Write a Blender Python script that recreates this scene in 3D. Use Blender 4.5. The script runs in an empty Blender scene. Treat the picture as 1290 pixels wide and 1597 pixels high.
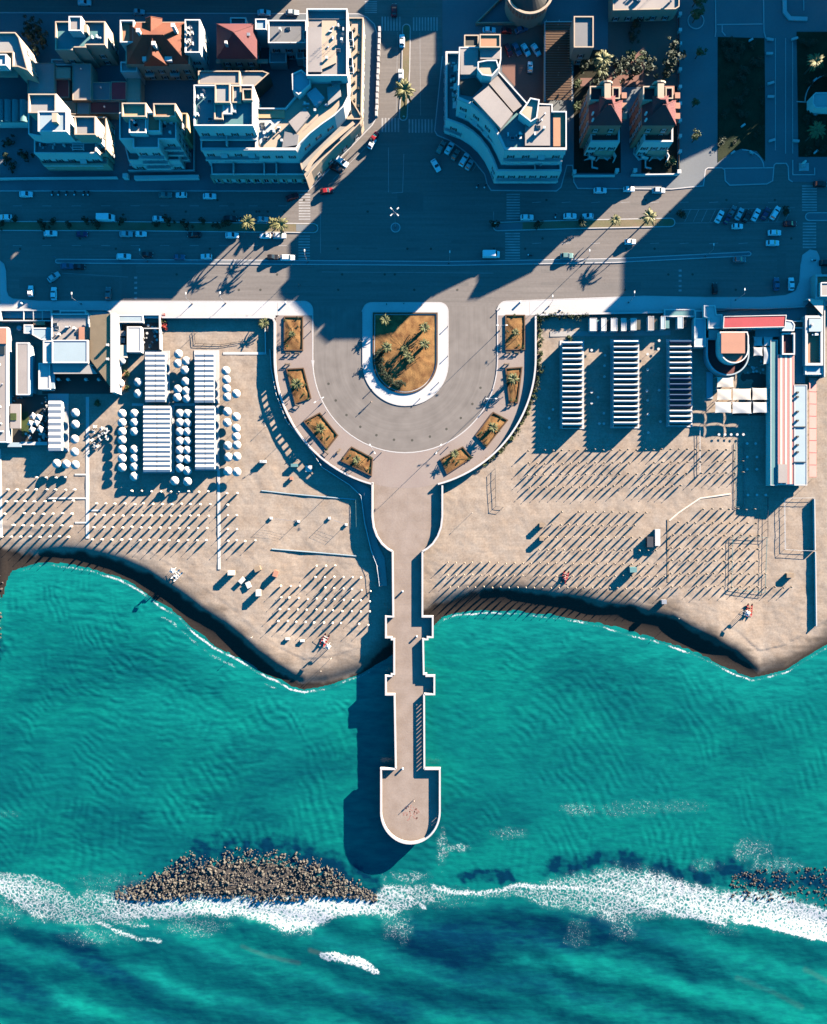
import bpy, bmesh, math, random
import numpy as np
from mathutils import Vector, Matrix
from math import sin, cos, pi, radians, atan2, hypot, sqrt
random.seed(7)
rng = np.random.default_rng(11)
scene = bpy.context.scene
C = scene.collection

# ---------------------------------------------------------------- camera
S, H, CX, CY = 0.2, 245.0, 645.0, 798.5      # metres per photo pixel at street level, flying height, point below the camera
cam_d = bpy.data.cameras.new('camera'); cam = bpy.data.objects.new('camera', cam_d); C.objects.link(cam)
cam.location = (0, 0, H)
cam_d.sensor_fit = 'VERTICAL'; cam_d.sensor_height = 24.0
cam_d.lens = 12.0 / (1597 * S / 2 / H)
cam_d.clip_end = 5000
scene.camera = cam

# ---------------------------------------------------------------- sky, sun, exposure
SUN_EL, SUN_AZ = radians(14.7), radians(44)     # azimuth measured from +X towards +Y (the sun stands upper right)
world = bpy.data.worlds.new('World'); scene.world = world; world.use_nodes = True
wn, wl = world.node_tree.nodes, world.node_tree.links
wn.clear()
sky = wn.new('ShaderNodeTexSky'); sky.sky_type = 'NISHITA'; sky.sun_disc = False
sky.sun_elevation = SUN_EL; sky.sun_rotation = pi/2 - SUN_AZ
sky.ozone_density = 6.0; sky.air_density = 1.0; sky.dust_density = 0.3
tint = wn.new('ShaderNodeMix'); tint.data_type = 'RGBA'; tint.blend_type = 'MULTIPLY'
tint.inputs[0].default_value = 1.0; tint.inputs[7].default_value = (0.06, 0.74, 0.86, 1)
bg = wn.new('ShaderNodeBackground'); bg.inputs[1].default_value = 0.062
wo = wn.new('ShaderNodeOutputWorld')
wl.new(sky.outputs[0], tint.inputs[6]); wl.new(tint.outputs[2], bg.inputs[0]); wl.new(bg.outputs[0], wo.inputs[0])
sd = bpy.data.lights.new('sun', 'SUN'); sd.energy = 5.0; sd.angle = radians(0.5); sd.color = (1.0, 0.865, 0.70)
sun = bpy.data.objects.new('sun', sd); C.objects.link(sun)
sdir = Vector((cos(SUN_EL)*cos(SUN_AZ), cos(SUN_EL)*sin(SUN_AZ), sin(SUN_EL)))
sun.rotation_euler = sdir.to_track_quat('Z', 'Y').to_euler(); sun.location = (150, 150, 120)
vs = scene.view_settings
vs.view_transform = 'Standard'; vs.look = 'None'; vs.gamma = 1.0; vs.use_curve_mapping = False
vs.exposure = 2.66
scene.cycles.diffuse_bounces = 0; scene.cycles.max_bounces = 4

# ---------------------------------------------------------------- helpers
def P(px, py, z=0.0):
    k = S * (H - z) / H
    return ((px - CX) * k, (CY - py) * k)
def W(pts, z=0.0): return [P(x, y, z) for x, y in pts]
def rect(x0, y0, x1, y1): return [(x0, y1), (x1, y1), (x1, y0), (x0, y0)]
def area(p): return 0.5 * sum(p[i][0]*p[(i+1) % len(p)][1] - p[(i+1) % len(p)][0]*p[i][1] for i in range(len(p)))
def ccw(p): return list(p) if area(p) > 0 else list(p)[::-1]
def centroid(p): return (sum(q[0] for q in p)/len(p), sum(q[1] for q in p)/len(p))
def arc(cx, cy, r, a0, a1, n=24, ry=None):
    ry = ry or r
    return [(cx + r*cos(radians(a0 + (a1-a0)*i/n)), cy + ry*sin(radians(a0 + (a1-a0)*i/n))) for i in range(n+1)]
def offset_path(pts, d, closed=False):
    out, n = [], len(pts)
    for i in range(n):
        p = Vector(pts[i])
        if closed or 0 < i < n-1:
            a = (p - Vector(pts[(i-1) % n])); b = (Vector(pts[(i+1) % n]) - p)
        elif i == 0: a = b = Vector(pts[1]) - p
        else: a = b = p - Vector(pts[-2])
        a = a.normalized(); b = b.normalized()
        na, nb = Vector((-a.y, a.x)), Vector((-b.y, b.x))
        m = na + nb
        if m.length < 1e-4: m = na.copy()
        m.normalize()
        k = d / max(0.35, m.dot(na))
        out.append((p.x + m.x*k, p.y + m.y*k))
    return out
def inset(poly, d): return offset_path(poly, d, True)       # ccw polygon: positive d goes inwards

class MB:
    def __init__(s): s.v, s.f, s.m = [], [], []
    def add(s, vs, fs, mi=0):
        b = len(s.v); s.v += [tuple(v) for v in vs]
        for f in fs: s.f.append([i+b for i in f]); s.m.append(mi)
        return s
    def box(s, cx, cy, cz, sx, sy, sz, rot=0, mi=0):
        c, n = cos(rot), sin(rot); vs = []
        for z in (-.5, .5):
            for x, y in ((-.5, -.5), (.5, -.5), (.5, .5), (-.5, .5)):
                X, Y = x*sx, y*sy
                vs.append((cx + X*c - Y*n, cy + X*n + Y*c, cz + z*sz))
        return s.add(vs, [(3, 2, 1, 0), (4, 5, 6, 7), (0, 1, 5, 4), (1, 2, 6, 5), (2, 3, 7, 6), (3, 0, 4, 7)], mi)
    def prism(s, poly, z0, z1, mi=0, bottom=False, top=True):
        poly = ccw(poly); n = len(poly)
        vs = [(x, y, z0) for x, y in poly] + [(x, y, z1) for x, y in poly]
        fs = [(i, (i+1) % n, n+(i+1) % n, n+i) for i in range(n)]
        if top: fs.append(tuple(range(n, 2*n)))
        if bottom: fs.append(tuple(range(n-1, -1, -1)))
        return s.add(vs, fs, mi)
    def sheet(s, poly, z, mi=0):
        poly = ccw(poly)
        return s.add([(x, y, z) for x, y in poly], [tuple(range(len(poly)))], mi)
    def ribbon(s, pts, w, z0, z1, closed=False, mi=0, side=0.0):
        L = offset_path(pts, w*(0.5+side), closed); R = offset_path(pts, -w*(0.5-side), closed); n = len(pts)
        zf = (lambda z, i: z[i] if isinstance(z, (list, tuple)) else z)
        vs = []
        for i in range(n):
            vs += [(R[i][0], R[i][1], zf(z0, i)), (L[i][0], L[i][1], zf(z0, i)), (L[i][0], L[i][1], zf(z1, i)), (R[i][0], R[i][1], zf(z1, i))]
        fs = []
        for i in range(n if closed else n-1):
            a, b = 4*i, 4*((i+1) % n)
            fs += [(a+3, b+3, b+2, a+2), (a, b, b+3, a+3), (a+2, b+2, b+1, a+1)]
        if not closed: fs += [(0, 3, 2, 1), (4*n-4, 4*n-3, 4*n-2, 4*n-1)]
        return s.add(vs, fs, mi)
    def tube(s, p0, p1, r0, r1=None, n=6, mi=0, cap=True):
        r1 = r0 if r1 is None else r1
        p0, p1 = Vector(p0), Vector(p1); d = (p1-p0).normalized()
        u = d.orthogonal().normalized(); w = d.cross(u)
        vs = [p0 + (u*cos(2*pi*i/n) + w*sin(2*pi*i/n))*r0 for i in range(n)] + [p1 + (u*cos(2*pi*i/n) + w*sin(2*pi*i/n))*r1 for i in range(n)]
        fs = [(i, (i+1) % n, n+(i+1) % n, n+i) for i in range(n)]
        if cap: fs += [tuple(range(n-1, -1, -1)), tuple(range(n, 2*n))]
        return s.add(vs, fs, mi)
    def lathe(s, prof, n=12, mi=0, cx=0, cy=0):
        vs, fs, k = [], [], len(prof)
        for r, z in prof:
            vs += [(cx + r*cos(2*pi*i/n), cy + r*sin(2*pi*i/n), z) for i in range(n)]
        for j in range(k-1):
            fs += [(j*n+i, j*n+(i+1) % n, (j+1)*n+(i+1) % n, (j+1)*n+i) for i in range(n)]
        fs.append(tuple(range((k-1)*n, k*n)))
        return s.add(vs, fs, mi)
    def mesh(s, name, mats, smooth=False, off=(0, 0, 0)):
        me = bpy.data.meshes.new(name)
        vs = s.v if off == (0, 0, 0) else [(x-off[0], y-off[1], z-off[2]) for x, y, z in s.v]
        me.from_pydata(vs, [], s.f)
        for m in (mats if isinstance(mats, (list, tuple)) else [mats]): me.materials.append(m)
        if isinstance(mats, (list, tuple)) and len(mats) > 1: me.polygons.foreach_set('material_index', s.m)
        if smooth: me.polygons.foreach_set('use_smooth', [True]*len(me.polygons))
        me.update()
        return me
OFF = {}
def thing(name, label, cat, loc=(0, 0, 0), rz=0, group=None):
    o = bpy.data.objects.new(name, None); C.objects.link(o); o.empty_display_size = 0.5
    o.location = loc; o.rotation_euler = (0, 0, rz); o['label'] = label; o['category'] = cat
    if group: o['group'] = group
    OFF[o.name] = tuple(loc)
    return o
def tag(o, label=None, cat=None, group=None, kind=None):
    if label: o['label'] = label
    if cat: o['category'] = cat
    if group: o['group'] = group
    if kind: o['kind'] = kind
    return o
def obj(name, mb, mats, parent=None, smooth=False, local=False, loc=None, kind=None):
    """link one mesh object; world-space vertices are moved into the frame of the thing that owns it"""
    off = (0, 0, 0)
    if parent is not None and not local: off = OFF.get(parent.name, (0, 0, 0))
    me = mb if isinstance(mb, bpy.types.Mesh) else mb.mesh(name, mats, smooth, off)
    o = bpy.data.objects.new(name, me); C.objects.link(o)
    if parent is not None: o.parent = parent; OFF[o.name] = off if not local else (0, 0, 0)
    if loc is not None: o.location = loc
    if kind: o['kind'] = kind
    return o
def inst(name, me, parent, loc, rz=0, scale=None):
    """place shared mesh data at a world location under a thing standing unrotated"""
    o = bpy.data.objects.new(name, me); C.objects.link(o); off = OFF.get(parent.name, (0, 0, 0)) if parent else (0, 0, 0)
    o.location = (loc[0]-off[0], loc[1]-off[1], loc[2]-off[2]); o.rotation_euler = (0, 0, rz)
    if parent: o.parent = parent; OFF[o.name] = off
    if scale: o.scale = scale
    return o
def copy_tree(o, parent=None):
    c = o.copy(); C.objects.link(c)
    if parent: c.parent = parent
    for ch in list(o.children): copy_tree(ch, c)
    return c
_ON = 'first second third fourth fifth sixth seventh eighth ninth tenth eleventh twelfth thirteenth fourteenth fifteenth sixteenth seventeenth eighteenth nineteenth twentieth'.split()
def nth(i): return _ON[i] if i < 20 else ('twenty ' if i < 29 else 'thirty ')+_ON[(i-20) % 10] if i != 29 else 'thirtieth'
def struct(name, mb, mats, smooth=False): return obj(name, mb, mats, smooth=smooth, kind='structure')

# ---------------------------------------------------------------- materials
MATS = {}
def mat(name, col, rough=0.85, var=0.12, scale=0.6, fine=6.0, bump=0.15, spec=0.3, metal=0.0, col2=None, stain=0.0, wave=None):
    """plain surface with two octaves of mottling, optional second colour for stains, fine bump"""
    m = bpy.data.materials.new(name); m.use_nodes = True; n, l = m.node_tree.nodes, m.node_tree.links
    b = n['Principled BSDF']; b.inputs['Roughness'].default_value = rough
    b.inputs['Specular IOR Level'].default_value = spec; b.inputs['Metallic'].default_value = metal
    geo = n.new('ShaderNodeNewGeometry')
    a = n.new('ShaderNodeTexNoise'); a.inputs['Scale'].default_value = scale; a.inputs['Detail'].default_value = 5
    f = n.new('ShaderNodeTexNoise'); f.inputs['Scale'].default_value = fine; f.inputs['Detail'].default_value = 3
    l.new(geo.outputs['Position'], a.inputs['Vector']); l.new(geo.outputs['Position'], f.inputs['Vector'])
    add = n.new('ShaderNodeMath'); add.operation = 'ADD'; l.new(a.outputs[0], add.inputs[0]); l.new(f.outputs[0], add.inputs[1])
    mr = n.new('ShaderNodeMapRange'); mr.inputs[1].default_value = 0.6; mr.inputs[2].default_value = 1.4
    mr.inputs[3].default_value = 1-var; mr.inputs[4].default_value = 1+var; l.new(add.outputs[0], mr.inputs[0])
    mx = n.new('ShaderNodeMix'); mx.data_type = 'RGBA'; mx.blend_type = 'MULTIPLY'; mx.inputs[0].default_value = 1
    l.new(mr.outputs[0], mx.inputs[7])
    src = None
    if col2 is not None:
        st = n.new('ShaderNodeTexNoise'); st.inputs['Scale'].default_value = scale*0.5; st.inputs['Detail'].default_value = 6; st.inputs['Roughness'].default_value = .65
        l.new(geo.outputs['Position'], st.inputs['Vector'])
        r2 = n.new('ShaderNodeMapRange'); r2.inputs[1].default_value = 0.5-0.12; r2.inputs[2].default_value = 0.5+0.14; r2.inputs[4].default_value = stain or 1.0
        l.new(st.outputs[0], r2.inputs[0])
        m2 = n.new('ShaderNodeMix'); m2.data_type = 'RGBA'; m2.inputs[6].default_value = (*col, 1); m2.inputs[7].default_value = (*col2, 1)
        l.new(r2.outputs[0], m2.inputs[0]); l.new(m2.outputs[2], mx.inputs[6])
    else: mx.inputs[6].default_value = (*col, 1)
    out = mx.outputs[2]
    hgt = f.outputs[0]
    if wave:
        wv = n.new('ShaderNodeTexWave'); wv.bands_direction = wave[0]; wv.inputs['Scale'].default_value = wave[1]; wv.inputs['Distortion'].default_value = 0.3
        l.new(geo.outputs['Position'], wv.inputs['Vector']); hgt = wv.outputs['Fac']
    l.new(out, b.inputs['Base Color'])
    if bump:
        bp = n.new('ShaderNodeBump'); bp.inputs['Strength'].default_value = bump; bp.inputs['Distance'].default_value = 0.05
        l.new(hgt, bp.inputs['Height']); l.new(bp.outputs[0], b.inputs['Normal'])
    MATS[name] = m
    return m
M_ASPH = mat('asphalt', (0.174, 0.15, 0.132), .9, .10, .12, 1.2, .2, .2, col2=(0.148, 0.125, 0.111), stain=.7)
M_ASPH2 = mat('city_asphalt', (0.087, 0.0754, 0.0708), .9, .12, .12, 1.2, .2, .2, col2=(0.0696, 0.0609, 0.058), stain=.7)
def lanes(m):
    n, l = m.node_tree.nodes, m.node_tree.links; b = n['Principled BSDF']; src = b.inputs['Base Color'].links[0].from_socket
    geo = n.new('ShaderNodeNewGeometry'); mp = n.new('ShaderNodeMapping'); mp.inputs['Scale'].default_value = (.035, 1.1, 1); l.new(geo.outputs['Position'], mp.inputs['Vector'])
    t = n.new('ShaderNodeTexNoise'); t.inputs['Scale'].default_value = 1.0; t.inputs['Detail'].default_value = 6; t.inputs['Roughness'].default_value = .7; l.new(mp.outputs[0], t.inputs['Vector'])
    r = n.new('ShaderNodeMapRange'); r.inputs[1].default_value = .3; r.inputs[2].default_value = .7; r.inputs[3].default_value = .84; r.inputs[4].default_value = 1.12; l.new(t.outputs[0], r.inputs[0])
    x = n.new('ShaderNodeMix'); x.data_type = 'RGBA'; x.blend_type = 'MULTIPLY'; x.inputs[0].default_value = 1; l.new(src, x.inputs[6]); l.new(r.outputs[0], x.inputs[7]); l.new(x.outputs[2], b.inputs['Base Color'])
lanes(M_ASPH)
M_PAVE = mat('white_paving', (.45, .42, .40), .85, .06, .3, 2.0, .15, .3, col2=(.38, .35, .33), stain=.6)
M_PINK = mat('pink_paving', (0.249, 0.197, 0.168), .85, .07, .3, 2.5, .15, .3, col2=(0.203, 0.151, 0.131), stain=.6)
M_DECK = mat('pier_paving', (.262, .203, .165), .85, .12, .5, 2.5, .15, .3, col2=(.178, .13, .10), stain=.7)
M_KERB = mat('kerb_stone', (.40, .37, .35), .85, .08, .6, 3, .1)
M_CITYP = mat('grey_pavement', (.155, .16, .162), .88, .1, .25, 2, .15, .3, col2=(.12, .125, .13), stain=.7)
M_YARD = mat('red_yard', (0.191, 0.0928, 0.0696), .88, .1, .25, 2, .15, .3, col2=(0.151, 0.0812, 0.0638), stain=.7)
M_PAINT = mat('road_paint', (.36, .34, .32), .7, .15, .8, 5, .05, .3, col2=(.2, .18, .17), stain=.75)
M_WHITE = mat('white_plaster', (.60, .56, .51), .85, .06, .3, 3, .1, .3, col2=(.52, .47, .42), stain=.6)
M_CREAM = mat('cream_plaster', (.44, .33, .235), .85, .06, .3, 3, .1, .3, col2=(.36, .26, .18), stain=.6)
M_YELL = mat('yellow_plaster', (0.465, 0.33, 0.18), .85, .06, .3, 3, .1)
M_TERR = mat('terrace_tiles', (0.313, 0.286, 0.258), .8, .08, .3, 3, .1, .3, col2=(0.245, 0.224, 0.204), stain=.7)
M_MEMB = mat('roof_membrane', (.31, .265, .235), .8, .07, .25, 3, .1, .3, col2=(.24, .205, .185), stain=.8)
M_GREY = mat('grey_roof', (0.191, 0.18, 0.174), .85, .1, .25, 3, .15, .3, col2=(0.145, 0.139, 0.136), stain=.8)
M_ORNG = mat('orange_terrace', (0.375, 0.188, 0.105), .8, .1, .4, 3, .1)
M_TERRA = mat('terracotta_tiles', (.18, .06, .03), .8, .16, .5, 4, .6, .3, col2=(.11, .035, .022), stain=.8, wave=('Y', 2.2))
M_DKRED = mat('dark_red_tiles', (0.128, 0.0377, 0.0348), .8, .14, .5, 4, .5, .3, col2=(0.0928, 0.029, 0.0319), stain=.8, wave=('Y', 2.2))
M_REDR = mat('red_roof', (0.336, 0.036, 0.044), .7, .1, .3, 3, .3, .3, wave=('X', 2.0))
M_SALM = mat('salmon_roof', (.36, .17, .11), .8, .08, .4, 3, .1)
M_SOIL = mat('ochre_soil', (.27, .145, .055), .95, .3, .9, 3.5, .9, .1, col2=(.085, .036, .016), stain=.85)
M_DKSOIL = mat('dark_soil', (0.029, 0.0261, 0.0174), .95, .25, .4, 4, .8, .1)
M_BROWN = mat('brown_edging', (0.0928, 0.0493, 0.0261), .85, .15, .8, 5, .2)
M_WOOD = mat('wood', (0.244, 0.174, 0.116), .85, .15, .8, 6, .3)
M_TAN = mat('tan_boards', (0.278, 0.197, 0.116), .85, .12, .5, 5, .4, .2, wave=('Y', 3.0))
M_GLASS = mat('window_glass', (0.02, 0.03, 0.035), .12, .1, .5, 2, 0, .5)
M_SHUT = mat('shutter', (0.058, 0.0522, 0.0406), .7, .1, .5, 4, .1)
M_DARK = mat('dark_metal', (0.05, 0.05, 0.055), .5, .1, .8, 4, .05, .5, .3)
M_METAL = mat('grey_metal', (0.36, 0.36, 0.369), .45, .08, .8, 4, .05, .5, .5)
M_WMET = mat('white_metal', (.55, .54, .52), .5, .05, .8, 4, .05)
M_CANV = mat('white_canvas', (.44, .42, .39), .9, .05, .8, 4, .1)
M_CREAMC = mat('cream_canvas', (0.54, 0.465, 0.375), .9, .06, .8, 4, .1)
M_TANC = mat('tan_canvas', (0.244, 0.174, 0.116), .9, .1, .8, 4, .1)
M_TEALC = mat('teal_sheet', (0.0928, 0.197, 0.197), .7, .1, .3, 3, .2)
M_BLUE = mat('blue_tarp', (.008, .028, .07), .6, .15, .6, 4, .3)
M_DFROND = mat('dark_frond', (.07, .075, .025), .65, .3, 1.5, 6, .1, .3)
M_LBLUE = mat('pale_blue_roof', (.29, .345, .36), .7, .06, .3, 3, .1)
M_AWN = mat('pink_awning', (0.383, 0.174, 0.151), .85, .07, .5, 4, .1)
M_STONE = mat('stone', (0.232, 0.197, 0.162), .9, .2, 1.0, 4, .5, .2, col2=(0.151, 0.128, 0.104), stain=.8)
M_ROCKA = mat('pale_rock', (.118, .102, .08), .9, .25, 1.2, 5, .6, .25, col2=(.05, .046, .04), stain=.9)
M_ROCKB = mat('dark_rock', (0.0696, 0.058, 0.0493), .85, .25, 1.2, 5, .6, .3, col2=(0.0348, 0.029, 0.0261), stain=.9)
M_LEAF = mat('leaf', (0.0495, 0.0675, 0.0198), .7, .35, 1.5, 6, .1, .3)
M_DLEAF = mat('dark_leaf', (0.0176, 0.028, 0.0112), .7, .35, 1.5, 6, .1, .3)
M_FROND = mat('palm_frond', (.13, .12, .042), .65, .3, 1.5, 6, .1, .3)
M_BARK = mat('bark', (0.0812, 0.058, 0.0406), .95, .25, 1.5, 8, .6, .1)
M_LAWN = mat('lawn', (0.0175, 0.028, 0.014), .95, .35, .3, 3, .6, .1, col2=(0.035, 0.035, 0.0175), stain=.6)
M_RED = mat('red_paint', (0.319, 0.0174, 0.0174), .5, .08, .6, 4, .05, .4)
M_RUBB = mat('tyre', (0.02, 0.02, 0.02), .8, .1, 2, 8, .05)
M_LAMP = mat('lamp_lens', (0.7, 0.68, 0.62), .3, .03, 2, 8, 0)
M_SKIN = mat('skin', (0.336, 0.203, 0.147), .6, .05, 4, 20, .02)
M_CLOTHL = mat('pale_cloth', (0.36, 0.336, 0.302), .9, .08, 4, 20, .1)
M_CLOTHD = mat('dark_cloth', (0.0232, 0.0261, 0.0406), .9, .1, 4, 20, .1)
M_HAIR = mat('hair', (0.0174, 0.0116, 0.0087), .7, .2, 6, 30, .1)
def dens_open(pts, step):
    out = []
    for (x0, y0), (x1, y1) in zip(pts[:-1], pts[1:]):
        k = max(1, int(hypot(x1-x0, y1-y0)/step)); out += [(x0+(x1-x0)*j/k, y0+(y1-y0)*j/k) for j in range(k)]
    return out
# ---------------------------------------------------------------- noise on grids
def vnoise(x, y, seed=0):
    xi, yi = np.floor(x).astype(np.int64), np.floor(y).astype(np.int64); xf, yf = x-xi, y-yi
    def h(a, b):
        n = (a*374761393 + b*668265263 + seed*1274126177) & 0xffffffff
        n = ((n ^ (n >> 13))*1274126177) & 0xffffffff
        return ((n ^ (n >> 16)) & 0xffff)/65535.0
    u, v = xf*xf*(3-2*xf), yf*yf*(3-2*yf)
    return (h(xi, yi)*(1-u)+h(xi+1, yi)*u)*(1-v) + (h(xi, yi+1)*(1-u)+h(xi+1, yi+1)*u)*v
def fbm(x, y, seed=0, o=4):
    s, a, t = 0, 1.0, 0
    for i in range(o): s = s+a*vnoise(x*2**i, y*2**i, seed+i*17); t += a; a *= .5
    return s/t
def sstep(a, b, x):
    t = np.clip((x-a)/(b-a), 0, 1); return t*t*(3-2*t)
def seg_dist(x, y, pts):
    d = np.full(x.shape, 1e9)
    for (x0, y0), (x1, y1) in zip(pts[:-1], pts[1:]):
        dx, dy = x1-x0, y1-y0; L = dx*dx+dy*dy+1e-9
        t = np.clip(((x-x0)*dx+(y-y0)*dy)/L, 0, 1)
        d = np.minimum(d, np.hypot(x-x0-t*dx, y-y0-t*dy))
    return d
WATER_Z = -3.0
SHORE = [(-700, 860), (-120, 862), (-10, 868), (0, 940), (8, 925), (11, 909), (19, 893), (35, 886), (62, 878), (95, 879), (122, 883), (152, 890), (190, 903), (222, 921), (252, 944), (279, 960), (298, 979), (312, 991), (337, 1009),
         (374, 1028), (407, 1048), (439, 1062), (454, 1071), (474, 1076), (511, 1070), (563, 1052), (600, 1030), (640, 1005), (676, 979), (691, 963), (707, 957), (752, 952), (803, 954), (865, 960), (940, 974),
         (972, 984), (1035, 1001), (1081, 1017), (1116, 1034), (1150, 1050), (1173, 1057), (1184, 1055), (1225, 1046), (1252, 1028), (1290, 1006), (1340, 985), (1500, 960), (2000, 950)]
CREST = [(-700, 845), (-10, 850), (57, 857), (95, 853), (130, 855), (163, 863), (190, 871), (228, 887), (258, 906), (288, 926), (312, 944), (350, 968), (375, 990), (399, 1014), (430, 1036), (449, 1046), (474, 1058), (511, 1055), (563, 1040),
         (600, 1005), (640, 960), (676, 937), (714, 925), (752, 916), (803, 915), (862, 923), (906, 929), (940, 938), (981, 941), (1008, 950), (1048, 959), (1076, 977), (1116, 996), (1146, 1010), (1165, 1027), (1184, 1045), (1225, 1036), (1252, 1019), (1290, 998), (1500, 950), (2000, 940)]
SX, SY = [p[0] for p in SHORE], [p[1] for p in SHORE]
KX, KY = [p[0] for p in CREST], [p[1] for p in CREST]
def zcrest(px): return np.interp(px, [-700, 40, 90, 420, 470, 600, 690, 1120, 1190, 1230, 2000], [-1.6, -1.8, -1.15, -1.15, -1.9, -1.5, -0.75, -0.95, -2.3, -2.4, -2.3])
def sand_profile(px, py):
    px, py = np.asarray(px, float), np.asarray(py, float)
    yw = np.interp(px, SX, SY); yc = np.minimum(np.interp(px, KX, KY), yw-6)
    zc = zcrest(px)
    t = np.clip((py-480)/np.maximum(yc-480, 1), 0, 1)
    back = -0.75 + (zc+0.75)*t**1.6
    u = np.clip((np.log1p(np.exp(np.clip((py-yc)/4, -30, 30)))*4)/np.maximum(yw-yc, 1), 0, 1)
    steep = zc + (WATER_Z-zc)*(1-(1-u)**2.5)
    z = np.where(py < yc-30, back, np.minimum(back, steep))
    z = np.where(py > yw, WATER_Z - np.minimum((py-yw)*0.025, 2.0), z)
    return z
def sz(px, py): return float(sand_profile(px, py))
def grid_mesh(name, pxs, pys, z_of, smooth=True):
    X, Y = np.meshgrid(pxs, pys); Z = z_of(X, Y)
    k = S*(H-Z)/H
    co = np.stack([(X-CX)*k, (CY-Y)*k, Z], -1).reshape(-1, 3)
    nx, ny = len(pxs), len(pys)
    i = np.arange(nx-1)[None, :] + np.arange(ny-1)[:, None]*nx
    q = np.stack([i, i+nx, i+nx+1, i+1], -1).reshape(-1, 4)
    me = bpy.data.meshes.new(name)
    me.vertices.add(len(co)); me.vertices.foreach_set('co', co.ravel())
    me.loops.add(q.size); me.loops.foreach_set('vertex_index', q.ravel())
    me.polygons.add(len(q)); me.polygons.foreach_set('loop_start', np.arange(0, q.size, 4)); me.polygons.foreach_set('loop_total', np.full(len(q), 4))
    me.polygons.foreach_set('use_smooth', np.ones(len(q), bool))
    me.update(calc_edges=True); me.validate()
    return me, X, Y
def add_attr(me, name, a):
    at = me.attributes.new(name, 'FLOAT', 'POINT'); at.data.foreach_set('value', np.asarray(a, np.float32).ravel())
def nd(n, typ, **kw):
    x = n.new(typ)
    for k, v in kw.items(): setattr(x, k, v)
    return x

# ---------------------------------------------------------------- beach
pxs = np.concatenate([np.linspace(-420, -20, 60, endpoint=False), np.arange(-20, 1312, 3.0), np.linspace(1315, 1720, 60)])
pys = np.concatenate([np.arange(478, 850, 3.0), np.arange(850, 1085, 1.6), np.linspace(1085, 1200, 16)])
def zb(X, Y):
    z = sand_profile(X, Y)
    yc = np.interp(X, KX, KY); yw = np.interp(X, SX, SY)
    n = fbm(X/26, Y/26, 3)-.5; n2 = fbm(X/6, Y/6, 9)-.5
    k = np.where(Y < yc-8, 1, .10)
    return z + k*(0.22*n + 0.10*n2)*sstep(480, 520, Y)
me, X, Y = grid_mesh('beach', pxs, pys, zb)
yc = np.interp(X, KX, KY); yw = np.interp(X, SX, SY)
wet = sstep(-2, 10, Y-yc + 16*(fbm(X/18, Y/18, 5)-.5))  # wet sand, with the scarp's shade painted into the same dark band
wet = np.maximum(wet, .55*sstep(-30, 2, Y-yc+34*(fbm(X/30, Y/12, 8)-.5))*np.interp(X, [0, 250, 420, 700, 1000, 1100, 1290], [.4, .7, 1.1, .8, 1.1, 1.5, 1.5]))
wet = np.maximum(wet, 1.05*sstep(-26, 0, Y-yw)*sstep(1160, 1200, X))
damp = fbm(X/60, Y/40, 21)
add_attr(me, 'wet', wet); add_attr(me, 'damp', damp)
m = bpy.data.materials.new('sand'); m.use_nodes = True; n, l = m.node_tree.nodes, m.node_tree.links; b = n['Principled BSDF']
geo = nd(n, 'ShaderNodeNewGeometry')
aw = nd(n, 'ShaderNodeAttribute', attribute_name='wet'); ad = nd(n, 'ShaderNodeAttribute', attribute_name='damp')
n1 = nd(n, 'ShaderNodeTexNoise'); n1.inputs['Scale'].default_value = .22; n1.inputs['Detail'].default_value = 6; n1.inputs['Roughness'].default_value = .62
n2 = nd(n, 'ShaderNodeTexNoise'); n2.inputs['Scale'].default_value = 1.8; n2.inputs['Detail'].default_value = 4
for q in (n1, n2): l.new(geo.outputs['Position'], q.inputs['Vector'])
c1 = nd(n, 'ShaderNodeMix', data_type='RGBA'); c1.inputs[6].default_value = (0.307, 0.246, 0.194, 1); c1.inputs[7].default_value = (0.267, 0.2, 0.148, 1)
r1 = nd(n, 'ShaderNodeMapRange'); r1.inputs[1].default_value = .35; r1.inputs[2].default_value = .68; l.new(n1.outputs[0], r1.inputs[0]); l.new(r1.outputs[0], c1.inputs[0])
c2 = nd(n, 'ShaderNodeMix', data_type='RGBA'); c2.inputs[7].default_value = (.030, .022, .017, 1); l.new(c1.outputs[2], c2.inputs[6]); l.new(aw.outputs['Fac'], c2.inputs[0])  # near black: wet sand plus the shade painted along the shoreline
c3 = nd(n, 'ShaderNodeMix', data_type='RGBA', blend_type='MULTIPLY'); c3.inputs[0].default_value = 1; l.new(c2.outputs[2], c3.inputs[6])
r2 = nd(n, 'ShaderNodeMapRange'); r2.inputs[1].default_value = .3; r2.inputs[2].default_value = .7; r2.inputs[3].default_value = .84; r2.inputs[4].default_value = 1.1; l.new(n2.outputs[0], r2.inputs[0]); l.new(r2.outputs[0], c3.inputs[7])
mpt = nd(n, 'ShaderNodeMapping'); mpt.inputs['Scale'].default_value = (.05, 1.4, 1); mpt.inputs['Rotation'].default_value = (0, 0, radians(4)); l.new(geo.outputs['Position'], mpt.inputs['Vector'])
nt = nd(n, 'ShaderNodeTexNoise'); nt.inputs['Scale'].default_value = 1; nt.inputs['Detail'].default_value = 5; nt.inputs['Roughness'].default_value = .7; l.new(mpt.outputs[0], nt.inputs['Vector'])
rt = nd(n, 'ShaderNodeMapRange'); rt.inputs[1].default_value = .35; rt.inputs[2].default_value = .65; rt.inputs[3].default_value = .93; rt.inputs[4].default_value = 1.05; l.new(nt.outputs[0], rt.inputs[0])
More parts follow.
